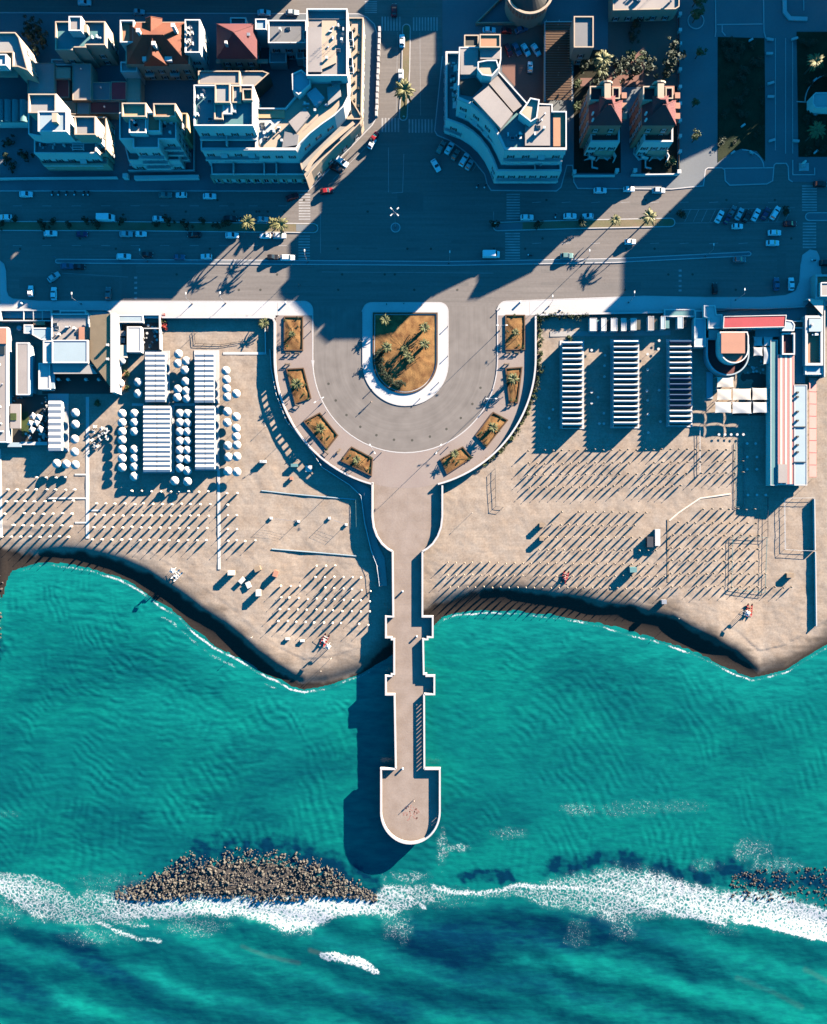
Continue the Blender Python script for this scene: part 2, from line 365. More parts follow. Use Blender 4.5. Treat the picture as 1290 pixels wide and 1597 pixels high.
c4 = nd(n, 'ShaderNodeMix', data_type='RGBA', blend_type='MULTIPLY'); c4.inputs[0].default_value = 1; l.new(c3.outputs[2], c4.inputs[6]); l.new(rt.outputs[0], c4.inputs[7])
l.new(c4.outputs[2], b.inputs['Base Color']); b.inputs['Roughness'].default_value = .95; b.inputs['Specular IOR Level'].default_value = .15
n3 = nd(n, 'ShaderNodeTexNoise'); n3.inputs['Scale'].default_value = 3.2; n3.inputs['Detail'].default_value = 3; l.new(geo.outputs['Position'], n3.inputs['Vector'])
bp = nd(n, 'ShaderNodeBump'); bp.inputs['Strength'].default_value = .22; bp.inputs['Distance'].default_value = .05; l.new(n3.outputs[0], bp.inputs['Height']); l.new(bp.outputs[0], b.inputs['Normal'])
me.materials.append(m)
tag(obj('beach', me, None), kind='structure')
M_SAND = m

# ---------------------------------------------------------------- sea
pxs = np.concatenate([np.linspace(-3200, -60, 40, endpoint=False), np.arange(-60, 1352, 2.2), np.linspace(1355, 4500, 40)])
pys = np.concatenate([np.arange(846, 1085, 1.3), np.arange(1085, 1660, 2.2), np.linspace(1664, 4800, 40)])
def foam_masks(X, Y):
    wob = 16*(fbm(X/34, Y/34, 31)-.5) + 10*(fbm(X/9, Y/9, 33)-.5)
    Yw = Y+wob
    ux = [-700, 0, 50, 90, 114, 149, 248, 397, 496, 580, 600, 653, 707, 814, 900, 940, 1001, 1040, 1081, 1135, 1215, 1290, 2000]
    up = [1366, 1364, 1366, 1380, 1394, 1382, 1393, 1388, 1384, 1398, 1376, 1374, 1390, 1384, 1356, 1350, 1348, 1358, 1380, 1386, 1391, 1416, 1420]
    lx = [-700, 0, 50, 124, 198, 298, 397, 446, 486, 526, 595, 653, 707, 814, 894, 974, 1055, 1135, 1215, 1290, 2000]
    lo = [1396, 1398, 1436, 1446, 1440, 1434, 1436, 1456, 1456, 1432, 1436, 1420, 1398, 1404, 1427, 1444, 1430, 1438, 1455, 1464, 1464]
    yu, yl = np.interp(X, ux, up), np.interp(X, lx, lo)
    mid = (yu+yl)/2; half = np.maximum((yl-yu)/2, 2)
    d = (Yw-mid)/half
    f = 1-sstep(.55, 1.25, np.abs(d))
    dens = np.interp(X, [-200, 0, 90, 150, 200, 400, 480, 560, 600, 660, 710, 800, 900, 1000, 1080, 1290], [.9, .85, .62, .6, .75, .9, 1.0, .9, .78, .62, .38, .55, .62, .75, .85, .95])
    f = f*dens
    # bright breaking crest lines
    for pts, wd, st in (([(560, 1412), (585, 1398), (610, 1395), (640, 1402), (662, 1416)], 4, .8), ([(676, 1382), (705, 1392), (730, 1394), (770, 1390), (814, 1383), (860, 1384), (900, 1387), (948, 1388), (975, 1396), (996, 1405), (1028, 1418), (1070, 1426), (1113, 1434), (1130, 1440)], 4.5, .85),
                        ([(1148, 1436), (1200, 1445), (1250, 1455), (1300, 1466)], 5, 1.1), ([(-60, 1362), (0, 1364), (50, 1367), (90, 1382), (112, 1402), (120, 1420)], 4.5, .6), ([(150, 1436), (180, 1450), (215, 1464), (250, 1470)], 3.5, .75), ([(112, 1400), (140, 1428), (180, 1436), (230, 1446)], 4, .6)):
        f = np.maximum(f, st*(1-sstep(.4, 1.5, seg_dist(X, Y+.5*wob, pts)/wd)))
    # breaker south of the crescent
    w2 = 9*(fbm(X/7, Y/7, 71)-.5)
    brk = 1-sstep(.6, 1.05, seg_dist(X, Y+w2, [(502, 1489), (530, 1494), (556, 1498), (574, 1506), (590, 1518)])/np.interp(X, [490, 510, 550, 580, 596], [3, 7, 10, 8, 2]))
    f = np.maximum(f, .98*brk)
    # lacy patches
    for cx, cy, rx, ry, st in ((690, 1325, 10, 28, .5), (712, 1322, 24, 7, .55), (640, 1368, 40, 10, .5), (790, 1300, 34, 10, .38), (905, 1262, 28, 12, .42), (985, 1262, 60, 14, .33), (1060, 1258, 50, 12, .3), (1170, 1325, 30, 24, .42), (1210, 1350, 50, 12, .4), (1100, 1350, 30, 10, .35), (150, 1460, 60, 16, .38), (300, 1445, 60, 16, .42), (620, 1448, 26, 24, .45), (690, 1400, 60, 22, .3), (900, 1455, 20, 24, .35), (975, 1450, 24, 20, .4), (1130, 1450, 30, 12, .35), (15, 1420, 30, 30, .4), (10, 1270, 20, 8, .25), (170, 1375, 60, 16, .3)):
        q = np.hypot((X-cx)/rx, (Y-cy)/ry)
        f = np.maximum(f, st*(1-sstep(.5, 1.4, q + 1.1*(fbm(X/10, Y/10, 41)-.5))))
    # wash along the shore
    sh = (X > -20) & (X < 1320)
    wl_ = 5*(fbm(X/20, Y/20, 61)-.5) - 3.5
    ds = seg_dist(X, Y+wl_, [p for p in SHORE if 20 < p[0] < 1300])
    k = np.interp(X, [0, 90, 150, 250, 400, 480, 560, 600, 670, 720, 900, 1000, 1180, 1300], [.1, .35, .6, .75, .75, .7, .4, 0, .5, .6, .5, .65, .7, .5])
    pt = sstep(.30, .62, fbm(X/22, Y/22, 63))
    f = np.maximum(f, 1.0*np.minimum(1, k*1.5)*(.3+.7*pt)*(1-sstep(.5, 1.5, ds/1.7)))
    ds2 = seg_dist(X, Y+2.2*wl_-9, [p for p in SHORE if 240 < p[0] < 470])
    f = np.maximum(f, .55*(1-sstep(.6, 1.5, ds2/1.8))*sstep(.4, .6, fbm(X/20, Y/20, 66)))
    return f, wob
def sea_fields(X, Y):
    f, wob = foam_masks(X, Y)
    D = np.zeros(X.shape); Lt = np.zeros(X.shape)
    w1 = 36*(fbm(X/60, Y/60, 51)-.5)+14*(fbm(X/18, Y/18, 53)-.5)
    def ell(cx, cy, rx, ry, rot, st, soft=.5):
        c, s_ = cos(radians(rot)), sin(radians(rot)); x, y = X-cx+w1*.7, Y-cy+w1
        q = np.hypot((x*c+y*s_)/rx, (-x*s_+y*c)/ry)
        return st*(1-sstep(1-soft, 1+soft, q))
    for e in ((705, 1470, 105, 50, 2, 1.0), (880, 1455, 170, 38, 4, .95), (1020, 1490, 130, 26, 10, .7), (800, 1530, 210, 26, 10, .75), (1010, 1565, 170, 30, 12, .55), (700, 1560, 150, 30, 12, .7), (150, 1500, 110, 22, 32, .9), (60, 1470, 60, 20, 25, .7), (30, 1540, 70, 26, 30, .85), (260, 1560, 120, 18, 28, .6), (330, 1500, 110, 16, 25, .55), (480, 1540, 90, 20, 22, .55), (600, 1570, 80, 26, 14, .8), (420, 1450, 120, 10, 8, .5), (60, 1420, 46, 16, 20, .6), (240, 1460, 60, 14, 12, .55), (1200, 1480, 80, 14, 10, .3), (970, 1100, 60, 26, 0, .3), (1030, 1125, 60, 18, 0, .28), (150, 1290, 60, 14, 15, .3), (350, 1200, 120, 50, 10, .22), (880, 1180, 120, 30, 0, .18), (250, 1590, 160, 16, 20, .6), (900, 1600, 300, 16, 6, .5)):
        D = np.maximum(D, ell(*e))
    # weed and stone under water round the breakwaters
    for pts, wd in (([(200, 1398), (260, 1375), (310, 1345), (350, 1322), (400, 1320), (440, 1322), (480, 1340), (530, 1362), (570, 1385)], 26), ([(720, 1368), (800, 1372)], 9), ([(860, 1358), (920, 1346), (1000, 1345), (1060, 1364), (1100, 1372)], 14), ([(1120, 1360), (1180, 1362), (1240, 1372), (1300, 1385)], 20), ([(-6, 890), (-8, 1010)], 11)):
        rag = seg_dist(X+14*(fbm(X/13, Y/13, 54)-.5), Y+.9*w1+16*(fbm(X/11, Y/11, 55)-.5), pts)/wd + .9*(fbm(X/7, Y/7, 56)-.5)
        D = np.maximum(D, 1.1*(1-sstep(.35, 1.5, rag))*(.55+.45*sstep(.3, .55, fbm(X/16, Y/12, 59))))
    for pts, wd, st in (([(765, 1493), (820, 1496), (890, 1515), (960, 1530)], 8, .8), ([(931, 1480), (990, 1490), (1060, 1500), (1130, 1518), (1200, 1540)], 9, .8), ([(60, 1450), (120, 1470), (220, 1510), (330, 1560)], 9, .5), ([(300, 1480), (400, 1520), (520, 1560)], 10, .45), ([(0, 1500), (60, 1530), (140, 1590)], 12, .5), ([(560, 1480), (640, 1500), (700, 1510)], 8, .35), ([(200, 1090), (330, 1130), (420, 1180)], 40, .3), ([(20, 930), (200, 960), (300, 1030)], 26, .35), ([(700, 985), (800, 975), (930, 1000), (1100, 1060)], 22, .35)):
        Lt = np.maximum(Lt, st*(1-sstep(.2, 1.4, seg_dist(X, Y+.4*w1, pts)/wd)))
    sandy = np.zeros(X.shape)
    for pts, wd, st in (([(378, 1477), (420, 1490), (466, 1502)], 4, .08), ([(484, 1483), (505, 1490)], 4, .2), ([(1150, 1527), (1200, 1545), (1250, 1572)], 5, .07), ([(1256, 1510), (1290, 1530)], 5, .07)):
        sandy = np.maximum(sandy, st*(1-sstep(.3, 1.3, seg_dist(X, Y+.25*w1, pts)/wd)))
    big = fbm(X/170+.02*Y, Y/60, 57)
    D = np.maximum(D, .55*sstep(.5, .75, big)*sstep(1400, 1480, Y))
    D = np.maximum(D, .42*sstep(.42, .72, fbm(X/130, Y/80, 58)))
    nearshore = 1-sstep(10, 90, Y-np.interp(X, SX, SY)); D = D*(1-.8*nearshore); Lt = np.maximum(Lt, .65*nearshore)
    return np.clip(f, 0, 1.2), np.clip(D, 0, 1.1), Lt, sandy
def rings(X, Y):
    # wavelets fanning out of the gaps between the breakwaters
    w = 26*(fbm(X/90, Y/90, 91)-.5)+15*(fbm(X/28, Y/28, 92)-.5); o = 0
    for cx, cy, lam, seed, sx in ((90, 1440, 13.5, 93, -1), (612, 1440, 12.5, 94, 0), (1330, 1470, 14, 95, 1), (300, 900, 10, 96, -1)):
        r = np.hypot(X-cx, (Y-cy)*.9)+w; g = 1.3*sstep(.38, .72, fbm(X/45, Y/45, seed))
        side = {-1: 1-sstep(560, 640, X), 0: .8, 1: sstep(700, 900, X)}[sx]
        o = o+g*side*np.sin(2*pi*r/lam)*(.6+.8*fbm(X/20, Y/20, seed+9))
    return .034*o*(1-sstep(1360, 1420, Y))
def zsea(X, Y):
    amp = sstep(1380, 1460, Y)
    sw = np.sin((Y*cos(.24)-X*sin(.24) + 26*(fbm(X/120, Y/120, 81)-.5)*2)/62*2*pi)
    chop = .10*(fbm(X/14, Y/5, 82)-.5)+.06*(fbm(X/5, Y/3, 83)-.5)
    return WATER_Z + amp*.28*sw*(np.abs(X-CX) < 1500) + (chop+rings(X, Y))*(np.abs(X-CX) < 720)*sstep(2, 40, Y-np.interp(X, SX, SY))
me, X, Y = grid_mesh('sea', pxs, pys, zsea)
f, D, Lt, sandy = sea_fields(X, Y)
add_attr(me, 'foam', f); add_attr(me, 'deep', D); add_attr(me, 'pale', Lt); add_attr(me, 'sandy', sandy)
m = bpy.data.materials.new('sea_water'); m.use_nodes = True; n, l = m.node_tree.nodes, m.node_tree.links; b = n['Principled BSDF']
geo = nd(n, 'ShaderNodeNewGeometry')
A = {k: nd(n, 'ShaderNodeAttribute', attribute_name=k) for k in ('foam', 'deep', 'pale', 'sandy')}
def noise(scale, det=4, vec=None, rough=.55):
    q = nd(n, 'ShaderNodeTexNoise'); q.inputs['Scale'].default_value = scale; q.inputs['Detail'].default_value = det; q.inputs['Roughness'].default_value = rough
    l.new(vec if vec is not None else geo.outputs['Position'], q.inputs['Vector']); return q.outputs[0]
def mrange(v, a, bb, c, d):
    q = nd(n, 'ShaderNodeMapRange'); q.inputs[1].default_value = a; q.inputs[2].default_value = bb; q.inputs[3].default_value = c; q.inputs[4].default_value = d; l.new(v, q.inputs[0]); return q.outputs[0]
def mixc(fac, a, bb, bt='MIX'):
    q = nd(n, 'ShaderNodeMix', data_type='RGBA', blend_type=bt)
    if isinstance(fac, float): q.inputs[0].default_value = fac
    else: l.new(fac, q.inputs[0])
    for s_, v in ((6, a), (7, bb)):
        if isinstance(v, tuple): q.inputs[s_].default_value = (*v, 1)
        else: l.new(v, q.inputs[s_])
    return q.outputs[2]
def mth(op, a, bb=None):
    q = nd(n, 'ShaderNodeMath', operation=op)
    for i_, v in enumerate((a, bb)):
        if v is None: continue
        if isinstance(v, (int, float)): q.inputs[i_].default_value = v
        else: l.new(v, q.inputs[i_])
    return q.outputs[0]
mp = nd(n, 'ShaderNodeMapping'); mp.inputs['Scale'].default_value = (.35, 1.3, 1); mp.inputs['Rotation'].default_value = (0, 0, radians(14)); l.new(geo.outputs['Position'], mp.inputs['Vector'])
big = noise(.03, 4); rip = noise(.55, 5, mp.outputs[0], .6)
col = mixc(mrange(big, .35, .66, 0, 1), (.0022, .145, .117), (.0018, .105, .098))
col = mixc(A['pale'].outputs['Fac'], col, (.004, .20, .165))
col = mixc(mrange(rip, .36, .68, 0, .62), col, (.0012, .060, .072))
dn = mth('MULTIPLY', A['deep'].outputs['Fac'], mrange(rip, .3, .65, .8, 1.1))
col = mixc(dn, col, (0.000696, 0.0203, 0.0435))
col = mixc(A['sandy'].outputs['Fac'], col, (0.151, 0.139, 0.087))
# foam: lace where thin, solid where dense
vo = nd(n, 'ShaderNodeTexVoronoi', feature='DISTANCE_TO_EDGE'); vo.inputs['Scale'].default_value = .85
wv = nd(n, 'ShaderNodeVectorMath', operation='ADD'); nz = nd(n, 'ShaderNodeTexNoise'); nz.inputs['Scale'].default_value = .7; nz.inputs['Detail'].default_value = 4; l.new(geo.outputs['Position'], nz.inputs['Vector'])
sc_ = nd(n, 'ShaderNodeVectorMath', operation='SCALE'); sc_.inputs['Scale'].default_value = 1.6; l.new(nz.outputs['Color'], sc_.inputs[0])
l.new(geo.outputs['Position'], wv.inputs[0]); l.new(sc_.outputs[0], wv.inputs[1]); l.new(wv.outputs[0], vo.inputs['Vector'])
lace = mrange(vo.outputs['Distance'], 0.0, .34, .5, -.45)
fn = mth('ADD', lace, mrange(noise(1.9, 6, None, .75), .3, .7, -.85, .6))
thr = mth('ADD', fn, mrange(A['foam'].outputs['Fac'], 0, 1.1, -1.0, .88))
fo = mrange(thr, -.05, .95, 0, 1)
col = mixc(mth('MULTIPLY', mrange(A['foam'].outputs['Fac'], .1, .9, 0, .55), mrange(noise(.5, 4), .35, .6, .3, 1)), col, (.05, .20, .19))
fo = mth('MULTIPLY', fo, mrange(A['foam'].outputs['Fac'], .02, .12, 0, 1))
col = mixc(fo, col, (.48, .48, .48))
l.new(col, b.inputs['Base Color'])
l.new(mrange(fo, 0, 1, .22, .9), b.inputs['Roughness']); b.inputs['Specular IOR Level'].default_value = .3
r_ = noise(1.1, 4, mp.outputs[0], .6)
hh = mth('ADD', mth('MULTIPLY', r_, .5), mth('MULTIPLY', fo, .25))
bp = nd(n, 'ShaderNodeBump'); bp.inputs['Strength'].default_value = .30; bp.inputs['Distance'].default_value = .25; l.new(hh, bp.inputs['Height']); l.new(bp.outputs[0], b.inputs['Normal'])
me.materials.append(m)
tag(obj('sea', me, None), kind='structure')
# ---------------------------------------------------------------- street level: platform, pavements, kerbs
RC = (632, 558)                                                    # centre of the half round square
outer_arc = arc(RC[0], RC[1], 203.5, 180, 104.5, 26)               # left to bottom (photo y points down)
outer_arc_r = arc(RC[0], RC[1], 203.5, 75.5, 0, 26)
plat = [(-9000, -9000), (-9000, 497), (428.5, 497)] + outer_arc + outer_arc_r + [(835.5, 492), (1080, 488), (1256, 478), (1290, 478), (9000, 478), (9000, -9000)]
struct('road', MB().prism(W(plat), -4.2, 0.0), M_ASPH)
KERB_W = .32
def pavement(poly_px, m, z=.13, z0=0.0, kerb=None, name='pavement'):
    b = MB().prism(W(poly_px), z0, z)
    return struct(name, b, m)
def kerb(path_px, z=.145, closed=False, w=KERB_W, side=0.0, m=None):
    return struct('kerb', MB().ribbon(W(path_px), w, 0.001, z, closed, side=side), m or M_KERB)
def corner(cx, cy, r, a0, a1, n=6): return arc(cx, cy, r, a0, a1, n)
# seaside promenade, left of the square and right of it
prL = [(-1400, 470), (-2, 407), (0, 407), (6, 412), (9, 423), (10, 454), (13, 462), (20, 466.5), (60, 470), (473, 470)] + corner(474, 484, 14, -90, 0) + [(488, 492), (436, 492), (428.5, 496.5), (-1400, 496.5)]
pavement(prL, M_PAVE, name='promenade')
kerb([(0, 407), (6, 412), (9, 423), (10, 454), (13, 462), (20, 466.5), (60, 470), (473, 470)] + corner(474, 484, 14, -90, 0) + [(488, 562)] + arc(632, 562, 144, 180, 0, 40) + [(776, 484)] + corner(790, 484, 14, 180, 270) +
     [(1005, 462), (1100, 464), (1190, 464), (1225, 461), (1241, 454), (1247, 440), (1249, 414), (1252, 398), (1263, 390), (1273, 392), (1277, 400), (1280, 424)])
prR = [(776, 492), (776, 484)] + corner(790, 484, 14, 180, 270) + [(1005, 462), (1100, 464), (1190, 464), (1225, 461), (1241, 454), (1247, 440), (1249, 414), (1252, 398), (1263, 390), (1273, 392), (1277, 400), (1280, 424), (1268, 432), (1266, 466), (1256, 477), (1080, 487), (835.5, 491.5), (826, 492)]
pavement(prR, M_PAVE, name='promenade')
ring = [(430, 492), (488, 492), (488, 562)] + arc(632, 562, 144, 180, 0, 40) + [(776, 492), (834, 492), (835, 556)] + arc(RC[0], RC[1], 203, 0, 180, 60)[1:]
pavement(ring, M_PINK, name='square_paving')
# the half round of asphalt, worn in arcs by turning cars
m = bpy.data.materials.new('square_asphalt'); m.use_nodes = True; n, l = m.node_tree.nodes, m.node_tree.links; b = n['Principled BSDF']; b.inputs['Roughness'].default_value = .9; b.inputs['Specular IOR Level'].default_value = .2
geo = nd(n, 'ShaderNodeNewGeometry'); sb_ = nd(n, 'ShaderNodeVectorMath', operation='SUBTRACT'); sb_.inputs[1].default_value = (*P(632, 562), 0); l.new(geo.outputs['Position'], sb_.inputs[0])
mn = nd(n, 'ShaderNodeVectorMath', operation='MINIMUM'); mn.inputs[1].default_value = (1e6, 0, 0); l.new(sb_.outputs[0], mn.inputs[0])
ln = nd(n, 'ShaderNodeVectorMath', operation='LENGTH'); l.new(mn.outputs[0], ln.inputs[0])
cb = nd(n, 'ShaderNodeCombineXYZ'); l.new(ln.outputs['Value'], cb.inputs[0])
sl = nd(n, 'ShaderNodeVectorMath', operation='SCALE'); sl.inputs['Scale'].default_value = .04; l.new(geo.outputs['Position'], sl.inputs[0]); av = nd(n, 'ShaderNodeVectorMath', operation='ADD'); l.new(cb.outputs[0], av.inputs[0]); l.new(sl.outputs[0], av.inputs[1])
t1 = nd(n, 'ShaderNodeTexNoise'); t1.inputs['Scale'].default_value = .9; t1.inputs['Detail'].default_value = 6; t1.inputs['Roughness'].default_value = .7; l.new(av.outputs[0], t1.inputs['Vector'])
t2 = nd(n, 'ShaderNodeTexNoise'); t2.inputs['Scale'].default_value = .25; t2.inputs['Detail'].default_value = 6; l.new(geo.outputs['Position'], t2.inputs['Vector'])
ad_ = nd(n, 'ShaderNodeMath', operation='ADD'); l.new(t1.outputs[0], ad_.inputs[0]); l.new(t2.outputs[0], ad_.inputs[1])
rr_ = nd(n, 'ShaderNodeMapRange'); rr_.inputs[1].default_value = .7; rr_.inputs[2].default_value = 1.3; l.new(ad_.outputs[0], rr_.inputs[0])
cm_ = nd(n, 'ShaderNodeMix', data_type='RGBA'); cm_.inputs[6].default_value = (.138, .118, .104, 1); cm_.inputs[7].default_value = (.195, .168, .148, 1); l.new(rr_.outputs[0], cm_.inputs[0]); l.new(cm_.outputs[2], b.inputs['Base Color'])
sqr = [(488, 478), (488, 562)] + arc(632, 562, 144, 180, 0, 40) + [(776, 478), (699, 478), (699, 566)] + arc(632.5, 566, 66.5, 0, 180, 32)[1:] + [(566, 478)]
struct('square_road', MB().sheet(W(sqr), .004), m)
# ring joint between the white and the pink paving and a few paving seams
sb = MB()
for (a, b2) in (((433, 492), (433, 472)), ((826, 492), (826, 471)), ((1140, 486), (1140, 466))): sb.ribbon(W([a, b2], .13), .12, .12, .134)
struct('paving_joint', sb, M_TERR)
# the road past the end of the street on the right
pavement([(1280, 424), (1283, 430), (1400, 432), (1400, 477), (1268, 477), (1268, 432)], M_PAVE, name='pavement')
# island in the square
isl = [(566, 486)] + corner(580, 486, 14, 180, 270) + corner(685, 486, 14, -90, 0) + [(699, 566)] + arc(632.5, 566, 66.5, 0, 180, 32)[1:]
isl_in = [(584, 490), (680.5, 490), (680.5, 562)] + arc(632, 562, 48.5, 0, 180, 26, ry=50)[1:]
pavement(isl, M_PAVE, z=.15, name='island_paving')
kerb(isl, closed=True, z=.16)
gb = MB().ribbon(W(isl_in), .45, .15, .42, True, side=.5)
struct('island_edging', gb, M_BROWN)
me_b = bmesh.new()
pts = W(isl_in); cx, cy = centroid(pts)
def soil_mound(name, poly, z0, hgt, rings=5, amp=.12, seed=3, m=None):
    vs, fs = [], []; n = len(poly); cx, cy = centroid(poly)
    for k in range(rings):
        t = k/rings
        for x, y in poly:
            X_, Y_ = x+(cx-x)*t, y+(cy-y)*t
            vs.append((X_, Y_, z0 + hgt*sin(t*pi/2) + amp*(random.random()-.5)*(k > 0)))
    vs.append((cx, cy, z0+hgt))
    for k in range(rings-1):
        for i in range(n): fs.append((k*n+i, k*n+(i+1) % n, (k+1)*n+(i+1) % n, (k+1)*n+i))
    for i in range(n): fs.append(((rings-1)*n+i, (rings-1)*n+(i+1) % n, rings*n))
    return MB().add(vs, fs)
def densify(poly, step):
    out = []
    for i in range(len(poly)):
        a, b2 = poly[i], poly[(i+1) % len(poly)]; k = max(1, int(hypot(b2[0]-a[0], b2[1]-a[1])/step))
        out += [(a[0]+(b2[0]-a[0])*j/k, a[1]+(b2[1]-a[1])*j/k) for j in range(k)]
    return out
struct('island_soil', soil_mound('island_soil', densify(ccw(inset(ccw(pts), .3)), 1.2), .2, .5, 7, .18), M_SOIL, True)

# ---------------------------------------------------------------- city blocks: raised pavements with kerbs
blkL = [(-700, 20), (560, 22), (572, 27), (584, 38), (588, 52), (588, 182), (580, 196), (481, 298), (-700, 298)]
pavement(blkL, M_CITYP, name='block_pavement'); kerb([(-20, 298), (481, 298), (580, 196), (588, 182), (588, 52), (584, 38), (572, 27), (560, 22), (-20, 20)])
blkM = [(690, -200), (690, 88), (678, 204), (682, 211), (703, 220), (730, 240), (756, 272), (760, 288), (766, 297), (868, 298), (875, 292), (884, 258), (893, 258), (895, 284), (901, 294), (1047, 295), (1097, 290), (1100, 265), (1104, 262), (1126, 262), (1130, 265), (1131, 282), (1138, 289), (1196, 287), (1205, 282), (1207, 258), (1210, 255), (1226, 255), (1229, 260), (1230, 280), (1236, 284), (1500, 284), (1500, -200)]
pavement(blkM, M_CITYP, name='block_pavement'); kerb(blkM[1:-2])
# avenue island, middle islands of the seafront road
def island(poly_px, fill, name='traffic_island', z=.14):
    pavement(poly_px, fill, z=z, name=name); kerb(poly_px, closed=True, z=z+.02, w=.3)
def capsule(pts_px, w, n=6):
    """long island along a gently bent line with round ends"""
    L = offset_path(pts_px, w/2); R = offset_path(pts_px, -w/2)
    a = atan2(pts_px[-1][1]-pts_px[-2][1], pts_px[-1][0]-pts_px[-2][0]); b2 = atan2(pts_px[0][1]-pts_px[1][1], pts_px[0][0]-pts_px[1][0])
    e = [(pts_px[-1][0]+w/2*cos(a+pi/2-pi*i/n), pts_px[-1][1]+w/2*sin(a+pi/2-pi*i/n)) for i in range(1, n)]
    s_ = [(pts_px[0][0]+w/2*cos(b2+pi/2-pi*i/n), pts_px[0][1]+w/2*sin(b2+pi/2-pi*i/n)) for i in range(1, n)]
    return L + e + R[::-1] + s_
M_ISLAND = mat('island_earth', (0.195, 0.143, 0.091), .95, .15, .5, 3, .4, .1, col2=(.12, .12, .06), stain=.8)
island(capsule([(-300, 352), (200, 353), (489, 356)], 14), M_ISLAND)
island(capsule([(776, 353.5), (900, 350), (1046, 347)], 13), M_ISLAND)
island(capsule([(1262, 338), (1500, 338)], 12), M_CITYP)
island(capsule([(634, 44), (633, 110), (629, 182)], 12), M_ISLAND)
pavement([(462, 350), (489, 351), (495, 356), (489, 361), (462, 361)], M_CITYP, z=.146, name='island_paving')
pavement([(772, 349), (815, 347.5), (815, 358.5), (772, 359)], M_CITYP, z=.146, name='island_paving')
thin = [(90, 407.5), (400, 409), (700, 411), (960, 406.5), (1168, 396)]
island(capsule(thin, 6), M_CITYP, name='lane_divider')
cir = arc(617, 355, 7, 0, 360, 20)[:-1]
island(cir, M_CITYP)
# walled lower walk under the square, left
walk_out = [(421, 545), (423, 575), (431, 615), (447, 657), (481, 696), (503, 729), (545, 756), (563, 773), (569, 816), (579, 859), (588, 882), (592, 914)]
walk_in = [(430, 545), (432, 575), (440, 612), (456, 652), (490, 694), (512, 722), (552, 748), (578, 762), (580, 812), (590, 850), (600, 870), (604, 914)]
lw = MB(); vs = []
for a, b2 in zip(walk_out, walk_in): vs += [(*P(*a, -1), -.95), (*P(*b2, -1), -.95)]
lw.add(vs, [(2*i, 2*i+1, 2*i+3, 2*i+2) for i in range(len(walk_out)-1)])
struct('lower_walk', lw, M_TERR)

# ---------------------------------------------------------------- painted markings
pb = MB()
def stripe_set(x0, x1, y0, y1, n, horiz=True, frac=.5, rot=0):
    grp = bpy.data.objects.new('crosswalk', None)
    for i in range(n):
        t = (i+.25)/n; t2 = (i+.25+frac)/n
        r_ = rect(x0, y0+(y1-y0)*t, x1, y0+(y1-y0)*t2) if horiz else rect(x0+(x1-x0)*t, y0, x0+(x1-x0)*t2, y1)
        o = obj('stripe', MB().sheet(W(r_), .006), M_PAINT); o.parent = CWK[0]
        o['kind'] = 'structure'
CWK = []
def crosswalk(*a, **k):
    CWK[:] = [tag(bpy.data.objects.new('crosswalk', None), kind='structure')]; C.objects.link(CWK[0]); OFF[CWK[0].name] = (0, 0, 0); stripe_set(*a, **k)
crosswalk(466, 484, 301, 344, 10); crosswalk(465.5, 483.5, 366, 406, 9)
crosswalk(790, 811, 301, 343, 10); crosswalk(788, 811, 362, 405, 10)
crosswalk(1251, 1274, 288, 330, 10); crosswalk(1252, 1273, 346, 388, 9)
crosswalk(594, 626, 26, 48, 7, False); crosswalk(643, 684, 27, 48, 9, False)
crosswalk(594, 624, 184, 206, 6, False); crosswalk(636, 676, 186, 207, 8, False)
crosswalk(569, 588, 1, 21, 6)
def line(pts, w=.16): pb.ribbon(W(pts), w, .001, .006)
for y in (433, 441, 449, 457, 465): pb.sheet(W(rect(209.5, y-1.6, 214, y+1.6)), .006)
for y in (422, 430, 438, 446, 453): pb.sheet(W(rect(1058.5, y-1.6, 1063, y+1.6)), .006)
line([(606, 230), (606, 300)]); line([(630, 240), (628, 300), (611, 301)]); line([(590, 210), (520, 280)], .12)
for x in range(1068, 1230, 13): line([(x, 346), (x+9, 327)], .13)
line([(1060, 327), (1240, 324)], .12); line([(1052, 348), (1240, 346)], .12)
for x in (700, 716, 732, 746, 690): line([(x, 222+max(0, (x-690))*.55), (x-9, 236+max(0, (x-690))*.55)], .12)
for x in range(20, 470, 46): line([(x, 321), (x+14, 321)], .13); line([(x, 383), (x+14, 383)], .13)
for x in range(830, 1240, 46): line([(x, 316), (x+14, 315)], .13); line([(x, 380), (x+14, 379)], .13)
line([(620, 50), (618, 180)], .1); line([(655, 50), (656, 180)], .1)
line([(80, 425), (200, 432)], .1); line([(500, 330), (500, 395)], .14); line([(770, 330), (770, 345)], .14)
line([(502, 424), (770, 426)], .1)
struct('road_marking', pb, M_PAINT)
